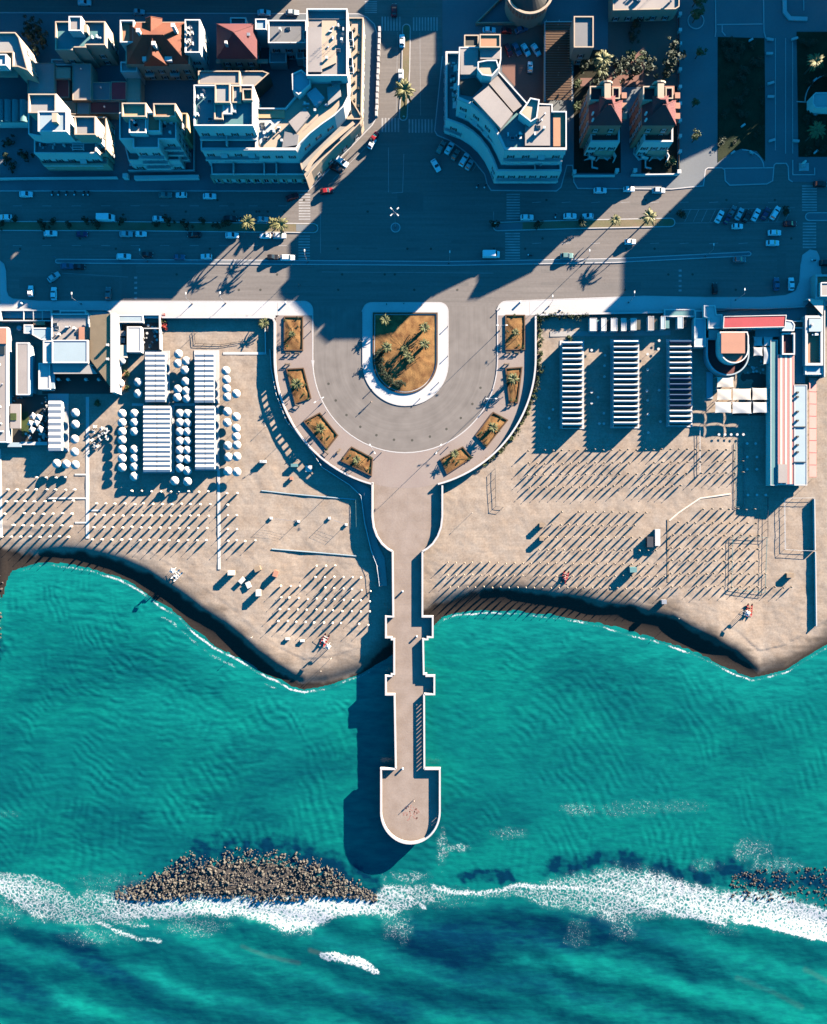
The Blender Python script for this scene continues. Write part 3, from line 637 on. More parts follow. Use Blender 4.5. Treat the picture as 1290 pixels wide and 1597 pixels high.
# old patches and tyre marks in the asphalt are dark strips of newer surfacing
ab = MB()
for x0, y0, x1, y1 in ((30, 432, 186, 449), (190, 413, 212, 468), (620, 300, 660, 330), (900, 440, 1000, 452), (1212, 395, 1226, 456)): ab.sheet(W(rect(x0, y0, x1, y1)), .003)
rq = random.Random(12)
for gx in range(0, 1290, 70):
    for gy in (316, 374, 386, 420, 440):
        if rq.random() < .42 and not (190 < gx < 215) and not (gy > 425 and gx < 200):
            w_, h_ = rq.uniform(6, 40), rq.uniform(2, 6); ab.sheet(W(rect(gx+4, gy, gx+4+w_, gy+h_)), .0035)
struct('asphalt_patch', ab, mat('asphalt_patch', (.145, .126, .112), .9, .12, .2, 1.5, .2, .2))
mh = MB()
for i in range(46):
    x_, y_ = rq.uniform(10, 1280), rq.choice((312, 330, 372, 388, 428, 452)); mh.sheet([(P(x_, y_)[0]+.38*cos(2*pi*k/10), P(x_, y_)[1]+.38*sin(2*pi*k/10)) for k in range(10)], .009+.0002*i)
for a in range(20, 170, 13): x_, y_ = 632+125*cos(radians(a)), 562+125*sin(radians(a)); mh.sheet([(P(x_, y_)[0]+.4*cos(2*pi*k/10), P(x_, y_)[1]+.4*sin(2*pi*k/10)) for k in range(10)], .012)
struct('manhole_cover', mh, M_SHUT)

# ---------------------------------------------------------------- pier
nl = [(581, 752), (581, 806), (583, 822), (588, 836), (596, 848), (605, 856), (612.5, 860), (613.5, 961.5)]
left = nl + [(602, 961.5), (602, 994), (611, 994), (611, 997), (615, 997), (615, 1051), (611, 1051), (611, 1054), (602, 1054), (602, 1083), (615.5, 1083), (617.5, 1199), (594.5, 1199), (594.5, 1266)]
right = [(690, 757), (690, 806), (688, 822), (683, 836), (675, 848), (667, 855), (659, 860), (659, 961.5), (675, 961.5), (675, 993.5), (667, 993.5), (667, 997), (660, 997), (661, 1051), (665, 1051), (665, 1054), (677.5, 1054), (677.5, 1082.5), (661.5, 1082.5), (662, 1199), (686, 1199), (686, 1266)]
head = arc(640.2, 1266, 45.8, 180, 0, 24, ry=49)
outline = left + head[1:-1] + right[::-1]
pier = thing('pier', 'long narrow paved pier with white parapets and a rounded head running into the sea', 'pier', (*P(636, 1000), 0))
deck_poly = W([(583, 751)] + outline[1:-1] + [(688, 751)])
obj('deck', MB().prism(ccw(deck_poly), -.85, .125, bottom=True), M_DECK, pier)
PW, PH = .55, 1.3
def parapet(parent, path, z0=.12, h=PH, name='parapet', m=None):
    return obj(name, MB().ribbon(path, PW, z0, h), m or M_PAVE, parent)
def balustrade(parent, path, z0=.12, h=PH, step=1.25):
    b = MB(); b.ribbon(path, PW, z0, z0+.22); b.ribbon(path, PW, h-.2, h)
    for (x0, y0), (x1, y1) in zip(path[:-1], path[1:]):
        L = hypot(x1-x0, y1-y0); k = max(1, int(L/step)); a = atan2(y1-y0, x1-x0)
        for i in range(k):
            t = (i+.5)/k
            b.box(x0+(x1-x0)*t, y0+(y1-y0)*t, (z0+.22+h-.2)/2, step*.6, .3, h-.2-z0-.22, a)
    return obj('balustrade', b, M_PAVE, parent)
zt = 1.0
LP = W(left, zt); RP = W(right, zt); HP = W(head, zt)
parapet(pier, LP[:7]); parapet(pier, LP[6:-2]); parapet(pier, W([(617.5, 1199), (594.5, 1199), (594.5, 1266)], zt))
parapet(pier, RP[:7]); parapet(pier, RP[6:19]); balustrade(pier, [RP[18], tuple((Vector(RP[18])+Vector(RP[19]))*.5), RP[19]])
parapet(pier, W([(662, 1199), (686, 1199), (686, 1266)], zt)); parapet(pier, HP[:17]); balustrade(pier, HP[16:])
for x in (628, 648):
    for y in range(880, 1200, 28): obj('pillar', MB().box(*P(x, y, -2), -3.0, 1.0, 1.4, 4.4), M_STONE, pier)
for x, y in ((610, 1230), (640, 1230), (670, 1230), (612, 1270), (640, 1275), (668, 1270), (640, 1300)): obj('pillar', MB().box(*P(x, y, -2), -3.0, 1.4, 1.4, 4.4), M_STONE, pier)
obj('abutment', MB().prism(W([(588, 754), (588, 815), (600, 845), (616, 856), (616, 878), (656, 878), (656, 856), (670, 845), (683, 815), (683, 754)], -1), -3.2, -.86), M_STONE, pier)
# round mosaic of stones set in the pier head, and paving joints across the deck
mz = MB()
for k in range(46):
    a, r_ = random.random()*2*pi, sqrt(random.random())*13
    mz.box(*P(641+cos(a)*r_, 1268+sin(a)*r_), .13, .45, .35, .016, random.random()*3)
obj('mosaic', mz, mat('mosaic_stone', (0.273, 0.143, 0.111), .8, .2, 1, 5, .1), pier)
jb = MB()
for y in range(770, 850, 14): jb.box(*P(636, y), .127, (100 if y < 810 else 70)*S, .05, .008)
for y in range(866, 1196, 11): jb.box(*P(637, y), .127, 8.6, .05, .008)
for x in (612, 636, 660): jb.box(*P(x, 790), .127, .05, 14, .008)
obj('paving_joint', jb, M_PINK, pier)
# parapet round the square (its outer edge), left part open balustrades
sq = thing('sea_wall', 'white parapet curving round the outer edge of the half round square', 'parapet wall', (*P(632, 740), 0))
oa = W([(428.5, 502), (428.5, 530)] + outer_arc, zt); k0 = len(oa)
parapet(sq, oa[:6]); balustrade(sq, oa[5:12]); parapet(sq, oa[11:13]); balustrade(sq, oa[12:21]); parapet(sq, oa[20:])
ob = W(outer_arc_r + [(835.5, 530), (835.5, 493)], zt)
parapet(sq, ob)
# promenade parapets over the beach
sq2 = thing('promenade_wall', 'low white wall along the beach edge of the left promenade', 'wall', (*P(250, 497), 0))
parapet(sq2, W([(182, 495), (420, 495), (426, 497), (428.5, 502)], .5), h=.75)
sq3 = thing('promenade_wall', 'low white wall along the seaward edge of the promenade above the right beach', 'wall', (*P(960, 489), 0))
parapet(sq3, W([(836, 491), (1085, 486)], .5), h=.75)
sq4 = thing('promenade_wall', 'low white wall at the far left end of the promenade in front of the restaurant', 'wall', (*P(90, 497), 0))
parapet(sq4, W([(0, 483), (80, 483), (165, 483), (172, 486)], .5), h=.75)
# handrail of the lower walk
hr = thing('handrail', 'white handrail winding along the sand below the curved wall left of the pier', 'handrail', (*P(447, 657, -1), -.95))
wp = W(walk_out, -.2)
obj('kerb_wall', MB().ribbon(wp, .30, -1.0, -.35), M_PAVE, hr)
rb = MB()
for a, b2 in zip(wp[:-1], wp[1:]): rb.tube((*a, .1), (*b2, .1), .05, n=5)
obj('rail', rb, M_WMET, hr)
for x, y in dens_open(wp, 2.5): obj('post', MB().tube((x, y, -.4), (x, y, .1), .04, n=5), M_WMET, hr)
# ---------------------------------------------------------------- building kit
G0 = 0.1
_wc = {}
def win_meshes(w, h, style):
    k = (w, h, style)
    if k not in _wc:
        f = MB(); t = .10
        for sx in (-1, 1): f.box(sx*(w/2-t/2), -.03, 0, t, .16, h)
        for s_ in (-1, 1): f.box(0, -.032, s_*(h/2-t/2), w-2*t, .15, t)
        if h > 1.2: f.box(0, -.02, 0, .06, .1, h-2*t)
        f.box(0, -.08, -h/2-.05, w+.3, .3, .08)
        if style == 'shutter':
            for sx in (-1, 1): f.box(sx*(w/2+.28), -.04, 0, .5, .06, h, mi=1)
        fm = f.mesh('window', [M_WMET, M_SHUT])
        pm = MB().box(0, .0, 0, w-2*t, .04, h-2*t).mesh('pane', M_GLASS)
        _wc[k] = (fm, pm)
    return _wc[k]
def balc_mesh(w, d):
    k = ('b', w, d)
    if k not in _wc:
        b = MB(); b.box(0, -d/2, 0, w, d, .16); b.box(0, -d+.05, .55, w, .1, .95)
        for s_ in (-1, 1): b.box(s_*(w/2-.05), -d/2, .55, .1, d-.2, .95)
        _wc[k] = b.mesh('balcony', M_WHITE)
    return _wc[k]
def awn_mesh(w, d):
    k = ('a', w, d)
    if k not in _wc:
        b = MB(); b.add([(-w/2, 0, 0), (w/2, 0, 0), (w/2, -d, -.7), (-w/2, -d, -.7), (-w/2, 0, .06), (w/2, 0, .06), (w/2, -d, -.64), (-w/2, -d, -.64)], [(3, 2, 1, 0), (4, 5, 6, 7), (0, 1, 5, 4), (1, 2, 6, 5), (2, 3, 7, 6), (3, 0, 4, 7)])
        _wc[k] = b.mesh('awning', M_CANV)
    return _wc[k]
def block(root, poly_px, z0, z1, wall, roof, par=.8, pw=.35, world_poly=None):
    p = ccw(world_poly or W(poly_px, z1)); q = inset(p, pw); n = len(p)
    b = MB(); vs = [(x, y, z0) for x, y in p]+[(x, y, z1) for x, y in p]+[(x, y, z1) for x, y in q]+[(x, y, z1-par-.02) for x, y in q]
    fs = []
    for i in range(n):
        j = (i+1) % n
        fs += [(i, j, n+j, n+i), (n+i, n+j, 2*n+j, 2*n+i), (2*n+i, 2*n+j, 3*n+j, 3*n+i)]
    b.add(vs, fs); obj('wall', b, wall, root)
    obj('roof', MB().prism(inset(p, pw-.05), z1-par-.25, z1-par), roof, root)
    return p
def facade(root, A, B, z0, floors, fh=3.3, step=3.4, w=1.1, h=1.6, style='shutter', balc=0, awn=0, first=1.7):
    """windows (and balconies) on the wall A->B, given in world metres with the outside on the right hand"""
    dx, dy = B[0]-A[0], B[1]-A[1]; L = hypot(dx, dy); k = int((L-.8)/step)
    if k < 1: return
    a = atan2(dy, dx); fm, pm = win_meshes(w, h, style)
    for f in range(floors):
        for i in range(k):
            t = (i+.5)/k; x, y, z = A[0]+dx*t, A[1]+dy*t, z0+first+f*fh
            wdw = inst('window', fm, root, (x, y, z), a)
            pn = bpy.data.objects.new('pane', pm); C.objects.link(pn); pn.parent = wdw
            if balc and (i % balc == balc-1) and f > 0: inst('balcony', balc_mesh(2.6, 1.2), root, (x, y, z-h/2-.2), a)
            if awn and (i+f) % awn == 0: inst('awning', awn_mesh(2.0, 1.1), root, (x+.02*sin(a), y-.02*cos(a), z+h/2+.25), a)
def band(root, A, B, z):
    """continuous balcony along one floor: slab, thin railing and its posts"""
    dx, dy = B[0]-A[0], B[1]-A[1]; L = hypot(dx, dy); nx, ny = dy/L, -dx/L
    o = lambda d, t: (A[0]+dx*t+nx*d, A[1]+dy*t+ny*d)
    obj('balcony', MB().ribbon([o(.62, .01), o(.62, .99)], 1.2, z-.18, z).ribbon([o(1.17, .011), o(1.17, .989)], .08, z+.85, z+.95).ribbon([o(1.17, .012), o(1.17, .988)], .05, z+.002, z+.5), M_WHITE, root)
def faces(root, p, z0, z1, sides='SEW', bands=False, **k):
    """facades on the sides of a world ccw polygon that look south / east / west"""
    fl = max(1, int((z1-z0-.8)/k.get('fh', 3.3)))
    for i in range(len(p)):
        A, B = p[i], p[(i+1) % len(p)]; nx, ny = B[1]-A[1], -(B[0]-A[0]); L = hypot(nx, ny)
        if L < 2.2: continue
        nx, ny = nx/L, ny/L
        if ('S' in sides and ny < -.5) or ('E' in sides and nx > .6) or ('W' in sides and nx < -.6) or ('N' in sides and ny > .6):
            facade(root, A, B, z0, fl, **k)
            if bands and ny < -.4 and L > 5:
                for f in range(1, fl): band(root, A, B, z0+f*k.get('fh', 3.3)+.5)
def hip(root, x0, y0, x1, y1, z, h, m, eave=.5, along='x', inset_r=None, name='roof'):
    """hip roof over a pixel rectangle read at eave height"""
    (a, c), (b2, d) = P(x0, y1, z), P(x1, y0, z); a -= eave; b2 += eave; c -= eave; d += eave
    wx, wy = b2-a, d-c; mx, my = (a+b2)/2, (c+d)/2
    if along == 'x':
        r = inset_r if inset_r is not None else min(wy/2, wx/2-.01); R = [(a+r, my, z+h), (b2-r, my, z+h)]
        fs = [(0, 1, 5, 4), (1, 2, 5), (2, 3, 4, 5), (3, 0, 4)]
    else:
        r = inset_r if inset_r is not None else min(wx/2, wy/2-.01); R = [(mx, c+r, z+h), (mx, d-r, z+h)]
        fs = [(0, 1, 4), (1, 2, 5, 4), (2, 3, 5), (3, 0, 4, 5)]
    mb = MB().add([(a, c, z), (b2, c, z), (b2, d, z), (a, d, z)]+R, fs+[(3, 2, 1, 0)])
    # ridge and hip caps
    def cap(p0, p1): mb.tube(p0, p1, .13, n=5)
    V = [(a, c, z), (b2, c, z), (b2, d, z), (a, d, z)]
    cap(R[0], R[1])
    if along == 'x': [cap(V[i], R[j]) for i, j in ((0, 0), (3, 0), (1, 1), (2, 1))]
    else: [cap(V[i], R[j]) for i, j in ((0, 0), (1, 0), (2, 1), (3, 1))]
    o = obj(name, mb, m, root); return o
def slab(root, name, poly_px, z0, z1, m): return obj(name, MB().prism(W(poly_px, z1), z0, z1), m, root)
def clutter(root, poly_px, z, n, seed):
    """air conditioners, chimneys, aerials and roof lights on a flat roof"""
    n = int(n*1.9); r = random.Random(seed); xs = [p[0] for p in poly_px]; ys = [p[1] for p in poly_px]
    for i in range(n):
        px, py = r.uniform(min(xs)+3, max(xs)-3), r.uniform(min(ys)+3, max(ys)-3); x, y = P(px, py, z); t = r.choice('acsbv')
        if t == 'a': obj('air_conditioner', MB().box(x, y, z+.4, .95, .4, .75, r.choice((0, pi/2))), M_WMET, root)
        elif t == 'c': obj('chimney', MB().box(x, y, z+.6, .5, .5, 1.2).box(x, y, z+1.27, .7, .7, .12), M_WHITE, root)
        elif t == 's': obj('skylight', MB().box(x, y, z+.12, 1.3, 1.0, .24).box(x, y, z+.26, 1.1, .8, .04, mi=1), [M_METAL, M_GLASS], root)
        elif t == 'b': obj('vent', MB().lathe([(.18, z), (.18, z+.5), (.3, z+.52), (.3, z+.62), (.05, z+.7)], 8, cx=x, cy=y), M_METAL, root)
        else:
            a = MB().tube((x, y, z), (x, y, z+2.6), .03, n=4)
            for k in range(4): a.tube((x-.5+.05*k, y, z+1.7+.25*k), (x+.5-.05*k, y, z+1.7+.25*k), .015, n=4)
            obj('aerial', a, M_METAL, root)
def bld(name, label, cat, px, py, group=None): return thing(name, label, cat, (*P(px, py), G0), 0, group)

# ---- 1: flat roofed villa top left
b = bld('apartment_house', 'cream house with a flat green terrace roof and small white stair hut, top left', 'house', 134, 120)
p = block(b, [(86, 33), (164, 33), (164, 70), (134, 70), (134, 74), (113, 74), (113, 78), (86, 78)], G0, 11, M_CREAM, M_TEALC); faces(b, p, G0, 10.5, 'SE', balc=3)
block(b, rect(107, 25, 127, 48), 10, 13.5, M_WHITE, M_MEMB, .4); slab(b, 'stair_hut', rect(122, 38, 136, 50), 10, 12, M_CREAM); clutter(b, rect(140, 38, 160, 66), 10.2, 4, 1)
block(b, rect(80, 92, 130, 102), G0, 3.6, M_WHITE, M_TERR, .5)
# ---- 2: red roofed villa
b = bld('villa', 'cream villa with a large orange red hipped roof and flat wings, top left', 'villa', 262, 145)
p = block(b, [(196, 34), (296, 34), (296, 100), (196, 100)], G0, 9, M_CREAM, M_TERRA, .1); faces(b, p, G0, 9, 'SE', balc=2)
hip(b, 199, 36, 293, 99, 9.0, 4.2, M_TERRA, .2, 'x')
hip(b, 228, 30, 252, 62, 9.4, 2.6, M_TERRA, .2, 'y', 1.0, name='gable_roof'); hip(b, 226, 66, 262, 102, 9.3, 3.6, M_TERRA, .2, 'y', 1.2, name='gable_roof')
p = block(b, rect(187, 31, 209, 66), G0, 10.6, M_WHITE, M_ORNG, .9); p = block(b, rect(288, 30, 312, 82), G0, 10.6, M_WHITE, M_MEMB, .9); faces(b, p, G0, 10, 'SE'); clutter(b, rect(292, 36, 308, 76), 9.7, 5, 5)
for x, y in ((242, 72), (218, 52), (272, 44)): obj('chimney', MB().box(*P(x, y, 13), 12.2, .9, .9, 4.4).box(*P(x, y, 13), 14.5, 1.15, 1.15, .2), M_WHITE, b)
slab(b, 'porch_roof', rect(222, 88, 268, 95), 8.8, 10.2, M_WHITE)
block(b, rect(188, 96, 214, 112), G0, 7.5, M_WHITE, M_TERR, .6)
# ---- 3: stepped white building lower left
b = bld('apartment_building', 'stepped white apartment block with pink terraces and a rooftop pergola, left', 'building', 120, 255)
p = block(b, [(44, 146), (88, 146), (88, 176), (118, 181), (149, 181), (149, 212), (59, 212), (44, 209)], G0, 14, M_WHITE, M_TEALC); faces(b, p, 6, 13, 'SE', bands=True)
block(b, rect(44, 146, 87, 176), 12, 18, M_CREAM, M_TERR, .9); block(b, rect(59, 173, 104, 205), 12, 18.5, M_WHITE, M_LBLUE, .3); slab(b, 'stair_hut', rect(81, 176, 89, 190), 18.3, 20, M_CREAM)
block(b, rect(116, 181, 149, 210), 12, 17, M_CREAM, M_TERR, .9)
p = block(b, [(53, 205), (150, 205), (150, 239), (53, 239)], G0, 10, M_WHITE, M_TEALC); faces(b, p, G0, 10, 'SE', bands=True, awn=4)
pg = MB()
for i in range(6): pg.box(*P(122, 215+i*3.6, 12), 12, 3.6, .16, .16)
for s_ in (113.5, 130.5): pg.box(*P(s_, 224, 11.8), 11.86, .16, 4.2, .16)
obj('pergola', pg, M_WMET, b)
for x in (114, 130):
    for y in (215, 233): obj('post', MB().box(*P(x, y, 10), 10.4, .14, .14, 2.9), M_WMET, b)
block(b, [(60, 246), (168, 246), (168, 256), (66, 256)], G0, 5, M_CREAM, M_TERR, .6); clutter(b, rect(58, 210, 110, 236), 9.2, 6, 9)
p = block(b, rect(149, 182, 166, 240), G0, 7, M_CREAM, M_ORNG, .8); faces(b, p, G0, 7, 'E')
# ---- 4: white villa block with towers
b = bld('apartment_building', 'white block with two cream stair towers, left of the large corner building', 'building', 250, 262)
p = block(b, [(186, 175), (186, 217), (207, 217), (207, 231), (248, 231), (248, 217), (275, 217), (275, 175)], G0, 15.5, M_WHITE, M_TEALC); faces(b, p, G0, 15, 'SEW', bands=True)
p = block(b, rect(190, 160, 228, 182), 12, 18.5, M_CREAM, M_YELL, .9); p = block(b, rect(239, 161, 274, 182), 12, 18.5, M_CREAM, M_ORNG, .9); faces(b, p, 12, 16.5, 'E')
block(b, rect(201, 176, 228, 207), 14, 17.4, M_WHITE, M_MEMB, .6); block(b, rect(229, 176, 250, 205), 14, 17, M_WHITE, M_ORNG, .6); clutter(b, rect(205, 178, 225, 200), 16.8, 5, 14); clutter(b, rect(252, 185, 272, 212), 14.7, 4, 15)
p = block(b, [(194, 226), (280, 226), (280, 250), (200, 250)], G0, 7, M_WHITE, M_TERR, .8); faces(b, p, G0, 7, 'SEW', balc=1)
for x in (204, 226, 247, 270): obj('pillar', MB().box(*P(x, 255, 3), 2.0, .35, .35, 4), M_WHITE, b)
slab(b, 'canopy', [(202, 252), (285, 252), (285, 258), (202, 258)], 3.6, 4.0, M_WHITE)
block(b, rect(276, 176, 292, 214), G0, 8, M_YELL, M_YELL, .8)
obj('garden_wall', MB().ribbon(W([(200, 266), (303, 266), (303, 190)], 1), .3, G0, 1.3), M_WHITE, b)
w_ = thing('garden_wall', 'long white wall at the pavement below the white block with two towers', 'garden wall', (*P(260, 279), G0)); obj('wall', MB().ribbon(W([(212, 280), (312, 278.5)]), 1.1, G0, 1.6), M_WHITE, w_); obj('pillar', MB().box(*P(199, 278), 1.1, 1.6, 1.3, 2.0), M_WHITE, w_)
w_ = thing('garden_wall', 'low white wall in front of the shaded yard at the far left', 'garden wall', (*P(60, 279), G0)); obj('wall', MB().ribbon(W([(-10, 281), (55, 280), (185, 279)]), .4, G0, 1.3), M_WHITE, w_)
# ---- 5: the large corner building, left of the avenue
b = bld('apartment_building', 'large white L shaped apartment block curving round the corner left of the avenue', 'building', 450, 230)
# north wing
p = block(b, rect(478, 13, 542, 118), G0, 18.5, M_WHITE, M_MEMB, 1.0); faces(b, p, 7, 18, 'EW', balc=2)
slab(b, 'roof_plate', rect(480, 42, 502, 112), 17.6, 18.3, M_MEMB); slab(b, 'roof_plate', [(502, 32), (524, 32), (524, 98), (502, 108)], 17.5, 18.0, M_CREAM); slab(b, 'roof_plate', rect(481, 16, 540, 30), 17.52, 17.7, M_GREY); clutter(b, rect(503, 35, 540, 108), 17.6, 9, 22)
p = block(b, [(541, 27), (567, 27), (564, 186), (541, 186)], G0, 7.5, M_CREAM, M_CREAM, .5); faces(b, p, G0, 7, 'E', balc=1)
for i in range(16): obj('roof_box', MB().box(*P(547+(i % 3)*6, 36+i*9.2, 7.5), 7.3, .5, .8, .5), M_SHUT, b)
# curved middle
cur = [(500, 114), (542, 114), (544, 150), (536, 166), (522, 180), (503, 193), (484, 208), (468, 224), (462, 232), (400, 232), (400, 168), (445, 168), (462, 148), (486, 125)]
p = block(b, cur, G0, 15, M_WHITE, M_CREAM, .9); faces(b, p, 8, 15, 'SEW', bands=True)
block(b, [(455, 115), (470, 108), (484, 120), (484, 132), (466, 148), (456, 140)], G0, 17, M_WHITE, M_LBLUE, .4)
slab(b, 'roof_plate', [(478, 146), (492, 136), (506, 152), (492, 166)], 14.0, 15.6, M_LBLUE); slab(b, 'roof_plate', [(514, 115), (530, 112), (533, 128), (518, 134)], 14.0, 15.8, M_GREY); slab(b, 'roof_plate', [(510, 136), (530, 130), (532, 150), (512, 164)], 14.0, 15.2, M_TERR)
slab(b, 'roof_plate', [(450, 190), (476, 168), (484, 180), (462, 206)], 14.0, 15.2, M_MEMB); slab(b, 'roof_plate', [(444, 205), (466, 210), (464, 226), (440, 230)], 14.0, 14.9, M_GREY); slab(b, 'roof_plate', rect(402, 170, 444, 184), 14.0, 14.5, M_YELL); slab(b, 'roof_plate', [(402, 186), (440, 186), (405, 226)], 14.0, 14.3, M_CANV)
clutter(b, rect(470, 160, 528, 178), 14.2, 7, 31); clutter(b, rect(405, 190, 450, 226), 14.2, 6, 32)
terr = [(546, 150), (566, 184), (562, 192), (546, 208), (524, 228), (502, 250), (486, 268), (478, 280), (470, 262), (464, 236), (470, 225), (485, 209), (504, 194), (523, 181), (537, 167)]
p = block(b, terr, G0, 7.5, M_CREAM, M_TERR, .7); faces(b, p, G0, 7.4, 'SE', step=3.0)
for i in range(13):      # deep openings and parasol stubs along the curved terrace
    t = i/12; q = [(556, 200), (530, 221), (507, 243), (490, 262)]; s_ = t*3; k = min(2, int(s_)); u = s_-k
    x, y = q[k][0]+(q[k+1][0]-q[k][0])*u, q[k][1]+(q[k+1][1]-q[k][1])*u
    obj('pillar', MB().box(*P(x-5, y-5, 7), 7.4, .35, .35, 2.2, .8), M_CREAM, b)
obj('curved_canopy', MB().ribbon(W([(552, 190), (528, 210), (504, 231), (486, 251), (477, 266)], 9), 1.1, 8.4, 8.6), M_CREAM, b)
# west block
p = block(b, rect(302, 132, 395, 196), G0, 21.5, M_WHITE, M_TEALC, 1.0); faces(b, p, 8, 19.5, 'SEW', bands=True)
block(b, rect(335, 130, 359, 160), 18.8, 22.5, M_CREAM, M_TERR, .4); block(b, rect(362, 133, 376, 160), 18.8, 21.6, M_CREAM, M_TERR, .4); block(b, rect(334, 158, 348, 186), 18.8, 21.6, M_CREAM, M_MEMB, .4); block(b, rect(378, 138, 394, 156), 18.8, 22.2, M_CREAM, M_ORNG, .8); block(b, rect(348, 158, 362, 178), 18.8, 21.5, M_WHITE, M_CANV, .3)
st = MB()
for i in range(9): st.box(*P(366, 162+i*2.2, 19.5), 20.6+.05*i, 1.6, .28, .1+.1*i)
obj('stairs', st, M_CANV, b); clutter(b, rect(306, 138, 332, 190), 20.5, 5, 41)
p = block(b, [(313, 196), (400, 196), (400, 232), (313, 232)], G0, 15, M_WHITE, M_TEALC, .9); faces(b, p, 6, 15, 'SW', bands=True, awn=2)
slab(b, 'partition', rect(352, 200, 354, 226), 13.9, 16, M_WHITE)
for i in range(9): obj('awning', MB().box(*P(320+i*8.6, 199, 15.5), 15.6, 1.1, 1.0, .1), M_CANV, b)
obj('cornice', MB().ribbon(W([(313, 233), (462, 233)], 15), .5, 14.2, 15.05), M_CANV, b)
p = block(b, [(328, 240), (470, 240), (478, 272), (330, 272)], G0, 6, M_WHITE, M_TEALC, .6); faces(b, p, G0, 6, 'SW', step=2.6, w=1.6, h=2.6, style='plain', first=1.5)
for x in (363, 411, 430): slab(b, 'partition', rect(x, 252, x+1.5, 271), 5.3, 6.8, M_WHITE)
for i in range(12): obj('pillar', MB().box(*P(332+i*12.6, 278, 3), 2.6, .5, .9, 5), M_CREAM, b)
slab(b, 'arcade_roof', [(330, 273), (480, 273), (480, 279), (331, 279)], 5.2, 5.5, M_CREAM)
# court behind
block(b, rect(309, 110, 374, 131), G0, 9, M_CREAM, M_MEMB, .4); block(b, [(374, 110), (410, 110), (420, 114), (396, 136), (376, 134)], G0, 7, M_CREAM, M_TERR, .4)
# ---- 6: grey flat roof and dark red house in the court
b = bld('annexe', 'low grey flat roofed annexe beside the north wing of the corner building', 'annexe', 448, 90)
p = block(b, rect(418, 31, 478, 67), G0, 9, M_WHITE, M_GREY, .5); faces(b, p, G0, 9, 'S'); clutter(b, rect(424, 36, 474, 60), 8.5, 3, 51); block(b, rect(420, 70, 447, 98), G0, 4, M_WHITE, M_TEALC, .4); block(b, rect(462, 75, 474, 92), G0, 4, M_WHITE, M_MEMB, .4)
b = bld('house', 'small house with a dark red pyramid roof behind the corner building', 'house', 369, 105)
p = block(b, rect(341, 40, 398, 90), G0, 8.5, M_CREAM, M_DKRED, .1); faces(b, p, G0, 8.5, 'SE'); hip(b, 339, 38, 400, 91, 8.5, 4.5, M_DKRED, .2, 'y')
obj('chimney', MB().box(*P(354, 70, 11), 11, .8, .8, 3), M_WHITE, b); obj('skylight', MB().box(*P(388, 55, 10), 10.4, .9, .9, .3), M_METAL, b)
slab(b, 'canopy', rect(337, 92, 418, 99), 4.2, 4.5, M_CREAM)
block(b, rect(359, 27, 384, 38), G0, 5, M_WHITE, M_GLASS, .3); block(b, rect(398, 29, 416, 46), G0, 9.5, M_WHITE, M_LBLUE, .3)
# ---- 7: sheds in the left courtyards
for i, (x0, y0, x1, y1, z, mm, lab) in enumerate(((43, 98, 85, 146, 5, M_MEMB, 'pale flat courtyard roof left of the sheds'), (87, 105, 110, 122, 5, M_CREAM, 'small cream shed roof below the green terrace house'), (87, 123, 108, 152, 4, M_DKRED, 'dark red shed roof in the left courtyard'),
        (113, 99, 142, 156, 5.5, M_MEMB, 'long pale grey shed roof in the middle of the left courtyard'), (144, 128, 172, 156, 4.5, M_GREY, 'weathered grey shed roof beside a red one'), (173, 127, 197, 156, 4.5, M_REDR, 'square red shed roof in the left courtyard'),
        (198, 115, 219, 160, 4, M_CREAM, 'narrow cream shed roof below the red roofed villa'), (140, 158, 187, 177, 4, M_DKRED, 'wide dull purple red shed roof nearest the street blocks'), (120, 158, 139, 178, 4.2, M_MEMB, 'small pale shed roof beside the purple red one'), (98, 158, 118, 178, 4.2, M_ORNG, 'small orange shed roof at the stepped white block'))):
    r_ = bld('shed', lab, 'shed', (x0+x1)/2, (y0+y1)/2)
    block(r_, rect(x0, y0, x1, y1), G0, z, M_CREAM, mm, .15, .2)
    if i in (3, 4, 7): obj('vent', MB().lathe([(.2, z-.2), (.2, z+.4), (.32, z+.42), (.05, z+.6)], 8, cx=P((x0+x1)/2, y0+9, z)[0], cy=P((x0+x1)/2, y0+9, z)[1]), M_METAL, r_)
b = bld('workshop', 'workshop with four teal barrel roofs at the left edge', 'workshop', 20, 180)
block(b, rect(-30, 158, 43, 190), G0, 4, M_WHITE, M_TEALC, .2)
for i in range(6):
    x0 = -28+i*11.8; v, f_ = [], []
    for k in range(9):
        a = pi*k/8; px = x0+5.7-5.7*cos(a)
        for py in (157, 191): v.append((*P(px, py, 4), 4.0+1.0*sin(a)))
    f_ = [(2*k, 2*k+1, 2*k+3, 2*k+2) for k in range(8)]+[tuple(range(0, 18, 2))[::-1], tuple(range(1, 18, 2))]
    obj('barrel_roof', MB().add(v, f_), M_TEALC, b)
b = bld('apartment_building', 'white building with a cream gable wall cut by the left edge of the photo', 'building', 10, 110)
p = block(b, [(-60, 82), (19, 82), (19, 104), (28, 104), (44, 110), (30, 58), (24, 50), (-60, 50)], G0, 12, M_CREAM, M_TERR); faces(b, p, G0, 12, 'SE'); block(b, rect(-20, 84, 10, 102), 11, 14, M_WHITE, M_CANV, .4)
slab(b, 'balcony', [(-60, 106), (28, 106), (28, 120), (-60, 120)], 8.3, 8.6, M_CREAM)
